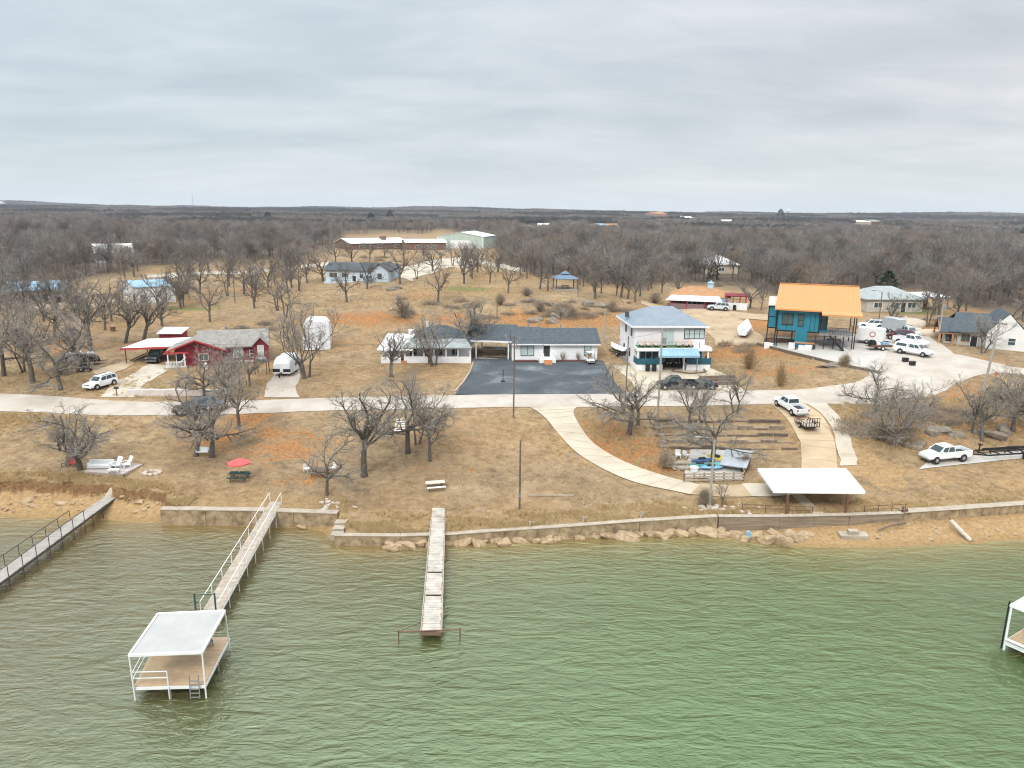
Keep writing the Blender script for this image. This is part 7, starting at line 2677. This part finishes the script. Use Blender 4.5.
# ------------------------------------------------------------------ poles
def pole(label, px, py, top, r, m, arms=None, lamp=False, name='utility_pole', lean=0.0):
    p = G(px, py)
    h = tall(p, top)
    t = thing(name, label, 'pole', p)
    t.rotation_euler = (0, lean, 0)
    MB().tube([(0, 0, -.8), (0, 0, h * .5), (0, 0, h)], [r, r * .9, r * .75], 10).build('shaft', m, t)
    if arms == 'double':
        b = MB()
        for s in (-1, 1):
            b.tube([(0, 0, h - 1.7), (s * .95 - .2, 0, h - .1)], .05, 6)
        b.tube([(-1.15, 0, h - .1), (-1.15, .2, h + .05)], .06, 6)
        b.build('crossarm', STEELG, t)
    elif arms == 'cross':
        MB().box(-1.1, -.06, h - .7, 1.1, .06, h - .55).build('crossarm', POLEW, t)
        for x in (-1.0, -.4, .4, 1.0):
            MB().cyl(x, 0, h - .55, h - .35, .05).build('insulator', STEELG, t)
    elif arms == 'can':
        MB().cyl(.35, 0, h - 2.0, h - 1.1, .24).build('transformer', STEELG, t)
    if lamp:
        MB().tube([(0, 0, h - .3), (-.7, 0, h + .25), (-1.5, 0, h + .3)], .045, 6).build('lamp_arm', STEELG, t)
        MB().blob((-1.7, 0, h + .26), (.32, .16, .12), 5, .02).build('lamp_head', STEELG, t)
    return t


pole('slim dark pole with angled double arm in front of the asphalt lot', 513.5, 418, 336, .11, POLEW, 'double')
pole('short dark bare pole alone on the lawn above the seawall', 519.5, 509, 440, .11, WOODD)
o = MB().box(-.16, -.2, 0, .16, -.1, .4).build('meter_box', STEELG)
o.location = G(519.5, 509) + Vector((0, 0, 1.3))
tag(o, 'grey meter box on the short dark pole', 'meter box')
pole('pale wooden pole in front of the two storey house', 657.5, 417, 329, .15, POLEG, 'can')
pole('dark thin pole left of the two storey house', 625.5, 400, 336, .10, POLEW)
pole('pale wooden pole on the slope behind the motor boat', 604, 343, 309, .15, POLEG)
pole('weathered grey lamp pole with curved arm at the seawall', 709.5, 507, 440, .14, POLEG, lamp=True, name='lamp_pole')
pole('tall leaning utility pole at the right beside the road bend', 983, 392, 319, .19, POLEG, 'cross', lean=.08)
pole('slim pale pole left of the stone house', 938, 343, 299, .12, POLEG, 'can')
pole('thin dark lamp pole behind the parked trailers', 878, 327, 292, .10, POLEW, lamp=True, name='lamp_pole')
pole('short dark pole near the upper track at the left', 235, 302, 277, .12, POLEW)
pole('thin dark pole behind the breezeway roof', 497, 322, 297, .09, POLEW)
pole('lone dark pole at the left gazebo corner', 578, 297, 277, .10, POLEW)
p = G(72, 397)
for px, py, lb, m in [(117, 396, 'little dark mailbox on a post at the red house drive', BLACKM)]:
    t = thing('mailbox', lb, 'mailbox', G(px, py))
    MB().box(-.06, -.06, -.3, .06, .06, 1.05).build('post', WOODD, t)
    MB().prismx([(-.16, 1.05), (.16, 1.05), (.16, 1.25), (.08, 1.35), (-.08, 1.35), (-.16, 1.25)], -.28, .28).build('box', m, t)
t = thing('road_sign', 'small orange red sign at the road bend by the tall leaning pole', 'sign', G(994, 386), .35)
MB().tube([(0, 0, -.3), (0, 0, 2.1)], .035, 6).build('post', STEELG, t)
MB().box(-.27, -.07, 1.6, .27, -.04, 2.14).build('panel', mat('orange_red_sign', (.55, .12, .04), .6, .2, 3), t)
o = MB().cyl(0, 0, -.2, .5, .28).blob((0, 0, .75), (.26, .26, .3), 3, .1).build('planter', WHITE)
o.location = G(206, 369)
tag(o, 'white urn planter on the grass before the red house', 'planter')

# ------------------------------------------------------------------ low walls and terraces
a, c = G(127, 396), G(227, 396)
b = MB()
n = 12
P = [a.lerp(c, i / n) for i in range(n + 1)]
for i in range(n):
    z = Hs(P[i][0], P[i][1])
    d = (c - a).normalized()
    nn = Vector((-d[1], d[0], 0))
    p0, p1 = Vector((P[i][0], P[i][1], z + .85 + .06 * (i % 2))), Vector((P[i + 1][0], P[i + 1][1], z + .85 + .06 * (i % 3)))
    b.slab([tuple(p0), tuple(p1), tuple(p1 + nn * .6), tuple(p0 + nn * .6)], 1.4)
tag(b.build('stone_wall', PINKST), 'low whitewashed stone wall along the road before the red house', 'wall')
b = MB()
for j in range(3):
    a, c = G(695 + j * 2, 386 - j * 3.2), G(737 - j, 384.5 - j * 3.0)
    b.beam(a + Vector((0, 0, .25)), c + Vector((0, 0, .25)), .35, .6)
tag(b.build('timber_retaining_wall', WOODD), 'stepped timber retaining wall at the roadside right of the black cars', 'retaining wall')
b = MB()
pts_ = [G(x, y) for x, y in [(672, 372), (690, 374.5), (706, 373), (703, 369), (676, 368)]]
for a, c in zip(pts_, pts_[1:] + pts_[:1]):
    b.beam(a + Vector((0, 0, .1)), c + Vector((0, 0, .1)), .2, .35)
tag(b.build('garden_border', WOODD), 'timber border of the small green bed before the two storey house', 'garden border')
for j, ((yw, zl), zb) in enumerate(zip(TERR[::-1], [4.06, 3.68, 3.3, 2.95, 2.6])):
    b = MB()
    q = random.Random(j + 5)
    n = 8
    for i in range(n):
        xa, xb = 19.5 + 16.0 * i / n + q.uniform(-.2, .2), 19.5 + 16.0 * (i + 1) / n + q.uniform(-.25, .1)
        dy, top = q.uniform(-.12, .12), q.uniform(-.12, .2)
        ya, yb2 = yw + .03 * (xa - 20) - .22 + dy, yw + .03 * (xb - 20) - .22 + dy + q.uniform(-.06, .06)
        for c_i in range(3):
            z = zb - .12 + c_i * (zl + top - zb + .12) / 2.6
            if c_i == 2 and q.random() < .45:
                continue
            b.beam((xa - q.uniform(0, .2), ya, z), (xb, yb2, z + q.uniform(-.05, .05)), .24, .2)
    tag(b.build('timber_terrace', [WOODD, mat('old_timber', (.27, .22, .17), .9, .45, 2.5, bump=.4)][j % 2]), ['topmost', 'second', 'middle', 'fourth', 'lowest'][j] + ' timber terrace wall on the slope above the kayak pad', 'terrace wall')
# rock edging left of the terraces
for j in range(16):
    t_ = j / 15
    p = G(650 + 26 * t_ + rk.gauss(0, 1.5), 414 + 56 * t_)
    s_ = rk.uniform(.3, .6)
    o = MB().blob((0, 0, 0), (s_, s_ * .7, s_ * .6), 600 + j, .22).build('edging_rock', ROCKG)
    o.location = p + Vector((0, 0, .1))
    tag(o, 'dark rock of the edging between red earth and timber terraces', 'rock', 'rocks edging the timber terraces')

# kayak pad
t = thing('timber_fence', 'low weathered timber fence in front of the kayak pad', 'fence', (0, 0, 0))
a, c = G(684, 482), G(743, 481)
for j in range(7):
    p = a.lerp(c, j / 6)
    MB().box(p[0] - .08, p[1] - .08, p[2] - .4, p[0] + .08, p[1] + .08, p[2] + 1.05).build('post', WOODD, t)
for z in (.25, .6, .92):
    MB().beam(a + Vector((0, -.1, z)), c + Vector((0, -.1, z)), .05, .2).build('board', WOODG, t)
d = G(741, 461)
MB().beam(c + Vector((.1, .1, .9)), d + Vector((0, 0, .9)), .05, .18).build('board', WOODG, t)


def kayak(label, px, py, L, m, rz, z=.25, tip=0.0):
    p = G(px, py)
    b = MB()
    vs, fs = [], []
    st = [(-1, .03, .30), (-.7, .24, .36), (-.3, .36, .38), (.3, .36, .38), (.7, .24, .36), (1, .03, .32)]
    for f, hw, zt in st:
        x = f * L / 2
        vs += [(x, 0, .02 + .12 * abs(f) ** 3), (x, -hw, .2), (x, -hw * .7, zt), (x, hw * .7, zt), (x, hw, .2)]
    for i in range(5):
        for k in range(5):
            a2, c3 = i * 5 + k, i * 5 + (k + 1) % 5
            fs.append((a2, a2 + 5, c3 + 5, c3))
    fs += [(0, 1, 2, 3, 4), (29, 28, 27, 26, 25)]
    t = thing('kayak', label, 'kayak', p + Vector((0, 0, z)), rz)
    t.rotation_euler = (tip, 0, rz)
    b.add(vs, fs).build('hull', m, t)
    MB().tube([(-.5, 0, .385), (-.4, 0, .39), (.3, 0, .39), (.45, 0, .385)], [.05, .22, .22, .05], 10).build('cockpit', BLACKM, t)


kayak('blue kayak lying on the fenced pad', 702, 464, 2.8, BLUEP, .25)
kayak('turquoise kayak lying in front of the blue kayak', 700, 468.5, 2.8, GRNP, .1)
kayak('yellow kayak tilted against the dark tree on the pad', 717, 463, 2.6, YELP, -.75, .5, .4)
kayak('pale turquoise kayak right of the yellow one', 724, 468.5, 2.6, mat('pale_turquoise', (.12, .42, .40), .4, .1, 2), -.3)
kayak('light blue kayak at the front of the pad', 711, 471, 2.6, mat('sky_blue_plastic', (.18, .42, .62), .4, .1, 2), .05)
t = local(thing('lean_to', 'tilted grey panel lean to at the right of the kayak pad', 'lean-to'), (737, 469), -.5, 0)
MB().slab([(-1.7, -1.4, .7), (1.3, -1.4, .8), (1.3, 1.6, 1.9), (-1.7, 1.6, 1.8)], .1).build('panel', TARPG, t)
for x in (-1.5, 1.1):
    for y, z in ((-1.2, .65), (1.4, 1.7)):
        MB().box(x - .06, y - .06, -.3, x + .06, y + .06, z).build('leg', WOODD, t)
for j, (px, py, rz_, lb) in enumerate([(690, 464, .05, 'white board lying on the pad left of the kayaks, upper'), (689, 469, .1, 'white board lying on the pad left of the kayaks, lower')]):
    o = MB().box(-2.0, -.45, 0, 2.0, .45, .14).box(-1.8, -.38, .14, 1.8, .38, .2).build('dock_float', CONC)
    o.location = G(px, py) + Vector((0, 0, .1))
    o.rotation_euler = (0, 0, rz_)
    tag(o, lb, 'dock float')
for j, (px, py, lb) in enumerate([(678, 458, 'white plastic chair lying at the left end of the pad'), (694, 472, 'white tub on the pad beside the fence'), (686, 458, 'second white plastic chair at the left end of the pad')]):
    o = MB().box(-.3, -.3, .3, .3, .3, .38).box(-.3, .25, .38, .3, .32, .9).box(-.28, -.28, 0, -.2, -.2, .3).box(.2, -.28, 0, .28, -.2, .3).box(-.28, .2, 0, -.2, .28, .3).box(.2, .2, 0, .28, .28, .3).build('plastic_chair', WHITE) if j != 1 else MB().cyl(0, 0, 0, .5, .4, .5).cyl(0, 0, .5, .54, .55, .55).build('tub', WHITE)
    o.location = G(px, py) + Vector((0, 0, .08))
    o.rotation_euler = (0, 0, j * 1.1)
    tag(o, lb, 'tub' if j == 1 else 'chair')

# ------------------------------------------------------------------ lawn furniture
t = thing('viewing_deck', 'low grey wooden deck at the bank under the gnarled oak', 'deck', (0, 0, 0))
c4 = [G(84, 474), G(124, 477), G(143, 465), G(99, 463)]
zt = max(p[2] for p in c4) + .12
plank_run(((Vector((c4[0][0], c4[0][1], zt)), Vector((c4[1][0], c4[1][1], zt))), (Vector((c4[3][0], c4[3][1], zt)), Vector((c4[2][0], c4[2][1], zt)))), 1, 1, .17, .06, seed=23).build('planks', mat('grey_pink_planks', (.50, .43, .40), .9, .2, 2), t)
b = MB()
for a, c in zip(c4, c4[1:] + c4[:1]):
    b.beam((a[0], a[1], zt - .2), (c[0], c[1], zt - .2), .1, .26)
b.build('frame', WOODG, t)
for p in c4:
    MB().box(p[0] - .08, p[1] - .08, p[2] - .5, p[0] + .08, p[1] + .08, zt - .07).build('leg', WOODD, t)


def on_deck(px, py):
    p = V3(px, py, zt)
    return p


p = on_deck(101, 468)
t = thing('outdoor_sofa', 'white cushioned outdoor sofa on the low deck', 'sofa', p, .05)
MB().box(-1.3, -.4, .1, 1.3, .45, .42).build('seat', WHITE, t)
MB().box(-1.3, .3, .42, 1.3, .48, .85).build('backrest', WHITE, t)
for s in (-1.3, 1.12):
    MB().box(s, -.4, .42, s + .18, .3, .65).build('arm', WHITE, t)
for x in (-1.2, 1.2):
    for y in (-.3, .38):
        MB().box(x - .05, y - .05, 0, x + .05, y + .05, .1).build('leg', WOODD, t)
for j, (px, py, r_, lb) in enumerate([(116, 468, -.4, 'white slatted garden chair on the deck nearer the sofa'), (126, 467, -.7, 'white slatted garden chair on the deck farther from the sofa')]):
    t = thing('garden_chair', lb, 'chair', on_deck(px, py), r_)
    MB().slab([(-.35, -.4, .42), (.35, -.4, .42), (.35, .35, .28), (-.35, .35, .28)], .05).build('seat', WHITE, t)
    MB().slab([(-.35, .3, .28), (.35, .3, .28), (.38, .75, 1.15), (-.38, .75, 1.15)], .05).build('backrest', WHITE, t)
    for s in (-.42, .34):
        MB().box(s, -.4, .58, s + .1, .45, .63).build('arm', WHITE, t)
        MB().box(s + .01, -.38, 0, s + .08, -.3, .58).box(s + .01, .3, 0, s + .08, .38, .58).build('leg', WHITE, t)
t = thing('coffee_table', 'low white table in front of the deck chairs', 'table', on_deck(114, 472.5), 0)
MB().box(-.6, -.3, .32, .6, .3, .38).build('top', WHITE, t)
for x in (-.52, .52):
    for y in (-.24, .24):
        MB().box(x - .04, y - .04, 0, x + .04, y + .04, .32).build('leg', WHITE, t)
for j, (px, py, m, lb) in enumerate([(73, 466, REDB, 'red garden chair beside the gnarled oak'), (66, 466, WOODD, 'dark garden chair left of the red one')]):
    t = thing('garden_chair', lb, 'chair', G(px, py), .3 - j * .5)
    MB().slab([(-.32, -.35, .42), (.32, -.35, .42), (.32, .3, .36), (-.32, .3, .36)], .05).build('seat', m, t)
    MB().slab([(-.32, .28, .36), (.32, .28, .36), (.34, .5, 1.0), (-.34, .5, 1.0)], .05).build('backrest', m, t)
    for x in (-.28, .28):
        MB().box(x - .03, -.33, 0, x + .03, -.27, .4).box(x - .03, .25, 0, x + .03, .31, .36).build('leg', m, t)
# picnic tables
def picnic(label, px, py, rz, m, seatm=None, sc_=1.0, z=0):
    t = thing('picnic_table', label, 'picnic table', G(px, py) + Vector((0, 0, z)), rz)
    t.scale = (sc_,) * 3
    b = MB()
    for j in range(4):
        b.box(-.95, -.40 + j * .2, .72, .95, -.40 + j * .2 + .185, .78)
    b.build('top', m, t)
    for s in (-1, 1):
        MB().box(-.95, s * .72 - .14, .42, .95, s * .72 + .14, .48).build('seat', seatm or m, t)
        fr = MB().beam((s * .7, -.65, 0), (s * .7, -.2, .72), .08, .1).beam((s * .7, .65, 0), (s * .7, .2, .72), .08, .1).beam((s * .7, -.72, .38), (s * .7, .72, .38), .07, .09)
        fr.build('leg', WOODD, t)
    return t


picnic('pale topped picnic table with white benches on the lawn near the shore', 435.5, 489, .25, mat('pale_picnic_wood', (.62, .54, .46), .85, .15, 2), WHITE, 1.05)
picnic('dark picnic table half hidden by the small oak', 320, 475, -.2, WOODD)
picnic('dark green picnic table under the red umbrella', 239.5, 480, .0, GREENP, None, 1.1)
t = thing('patio_umbrella', 'coral red patio umbrella over the green picnic table', 'umbrella', G(240, 479.5))
MB().tube([(0, 0, 0), (0, 0, 2.2)], .03, 8).build('pole', WHITE, t)
b = MB()
nseg = 8
vs = [(0, 0, 2.35)]
for ring, (rr_, z) in enumerate(((.6, 2.24), (1.22, 1.98), (1.24, 1.84))):
    vs += [(math.cos(2 * PI * k / nseg) * rr_, math.sin(2 * PI * k / nseg) * rr_, z) for k in range(nseg)]
fs = [(0, 1 + k, 1 + (k + 1) % nseg) for k in range(nseg)]
for ring in range(2):
    for k in range(nseg):
        a2 = 1 + ring * nseg + k
        c3 = 1 + ring * nseg + (k + 1) % nseg
        fs.append((a2, a2 + nseg, c3 + nseg, c3))
o = b.add(vs, fs).build('canopy', CANVR, t)
md = o.modifiers.new('thickness', 'SOLIDIFY')
md.thickness = .02
t = thing('swing_bench', 'white porch swing hanging between the two lawn oaks', 'bench', G(203, 456))
MB().box(-.7, -.25, .5, .7, .25, .56).build('seat', WHITE, t)
MB().box(-.7, .22, .56, .7, .28, 1.05).build('backrest', WHITE, t)
MB().tube([(-.68, 0, .55), (-.6, 0, 3.6)], .015, 4).tube([(.68, 0, .55), (.6, 0, 3.6)], .015, 4).build('chain', STEELG, t)
for s in (-.7, .64):
    MB().box(s, -.25, .56, s + .06, .22, .75).build('arm', WHITE, t)
p = G(316, 473)
for j, (px, py, lb) in enumerate([(307, 472, 'small white chair left of the dark picnic table'), (333, 471, 'small white chair right of the dark picnic table')]):
    t = thing('garden_chair', lb, 'chair', G(px, py), 1.2 - j * 2)
    MB().box(-.28, -.28, .4, .28, .28, .45).build('seat', WHITE, t)
    MB().box(-.28, .24, .45, .28, .29, .9).build('backrest', WHITE, t)
    for x in (-.25, .2):
        for y in (-.25, .2):
            MB().box(x, y, 0, x + .05, y + .05, .4).build('leg', WHITE, t)
# slatted steps under the big oak
a = G(400, 433)
t = thing('garden_steps', 'white slatted garden steps on the slope beside the thick trunked oak', 'steps', a)
hs = tall(a, 418)
b = MB()
for s in (-.68, .68):
    b.beam((s, 0, .05), (s, 1.9, Hs(a[0], a[1] + 1.9) - a[2] + .95), .08, .2)
b.build('stringer', WHITE, t)
for j in range(6):
    f = (j + .5) / 6
    zz2 = .15 + (Hs(a[0], a[1] + 1.9) - a[2] + .95) * f
    MB().box(-.64, 1.9 * f - .13, zz2, .64, 1.9 * f + .13, zz2 + .06).build('step', WHITE, t)
# lot details
b = MB()
for x0, y0, x1, y1 in ((473.5, 362, 470, 372), (470, 372, 463, 383), (463, 383, 455, 392)):
    b.beam(G(x0, y0) + Vector((0, 0, .05)), G(x1, y1) + Vector((0, 0, .05)), .22, .25)
struct(b.build('kerb', CONC))
t = thing('basketball_hoop', 'thin dark signpost standing on the asphalt lot', 'post', G(503, 382))
MB().tube([(0, 0, 0), (0, 0, 1.9)], .06, 6).build('shaft', BLACKM, t)
MB().box(-.3, -.3, .06, .3, .3, .2).build('base', BLACKM, t)
t.name = 'signpost'
o = MB().box(-.35, -.3, 0, .35, .3, .7).box(-.38, -.33, .7, .38, .33, .8).build('fire_barrel', STEELR)
o.location = G(113, 331)
tag(o, 'rusty brown barrel box on the grass left of the carport', 'barrel')

# ------------------------------------------------------------------ haze
hz_ = MB().box(-6200, -120, -4.5, 6200, 5750, 120).build('haze', [])
hm = bpy.data.materials.new('winter_haze')
hm.use_nodes = True
nt = hm.node_tree
nt.nodes.clear()
ho = nt.nodes.new('ShaderNodeOutputMaterial')
pv = nt.nodes.new('ShaderNodeVolumePrincipled')
pv.inputs['Color'].default_value = (.80, .88, 1.0, 1)
pv.inputs['Density'].default_value = HAZE
pv.inputs['Anisotropy'].default_value = 0.0
nt.links.new(pv.outputs[0], ho.inputs['Volume'])
hz_.data.materials.clear()
hz_.data.materials.append(hm)
tag(hz_, kind='stuff')

# power line across the road frontage
p = G(513.5, 418)
a = p + Vector((0, 0, tall(p, 336) - .3))
b = MB()
for e0 in (Vector((-95, a[1] + 14, a[2] - .5)),):
    n = 24
    b.tube([a.lerp(e0, i / n) - Vector((0, 0, 2.2 * 4 * (i / n) * (1 - i / n))) for i in range(n + 1)], .014, 4)
p2 = G(657.5, 417)
e1 = p2 + Vector((0, 0, tall(p2, 329) - .4))
b2 = MB()
b2.tube([a.lerp(e1, i / 16) - Vector((0, 0, .9 * 4 * (i / 16) * (1 - i / 16))) for i in range(17)], .014, 4)
tag(b.build('power_line', BLACKM), 'thin black power line running left from the double armed pole', 'cable')
tag(b2.build('power_line', BLACKM), 'thin black power line between the double armed pole and the pale pole', 'cable')
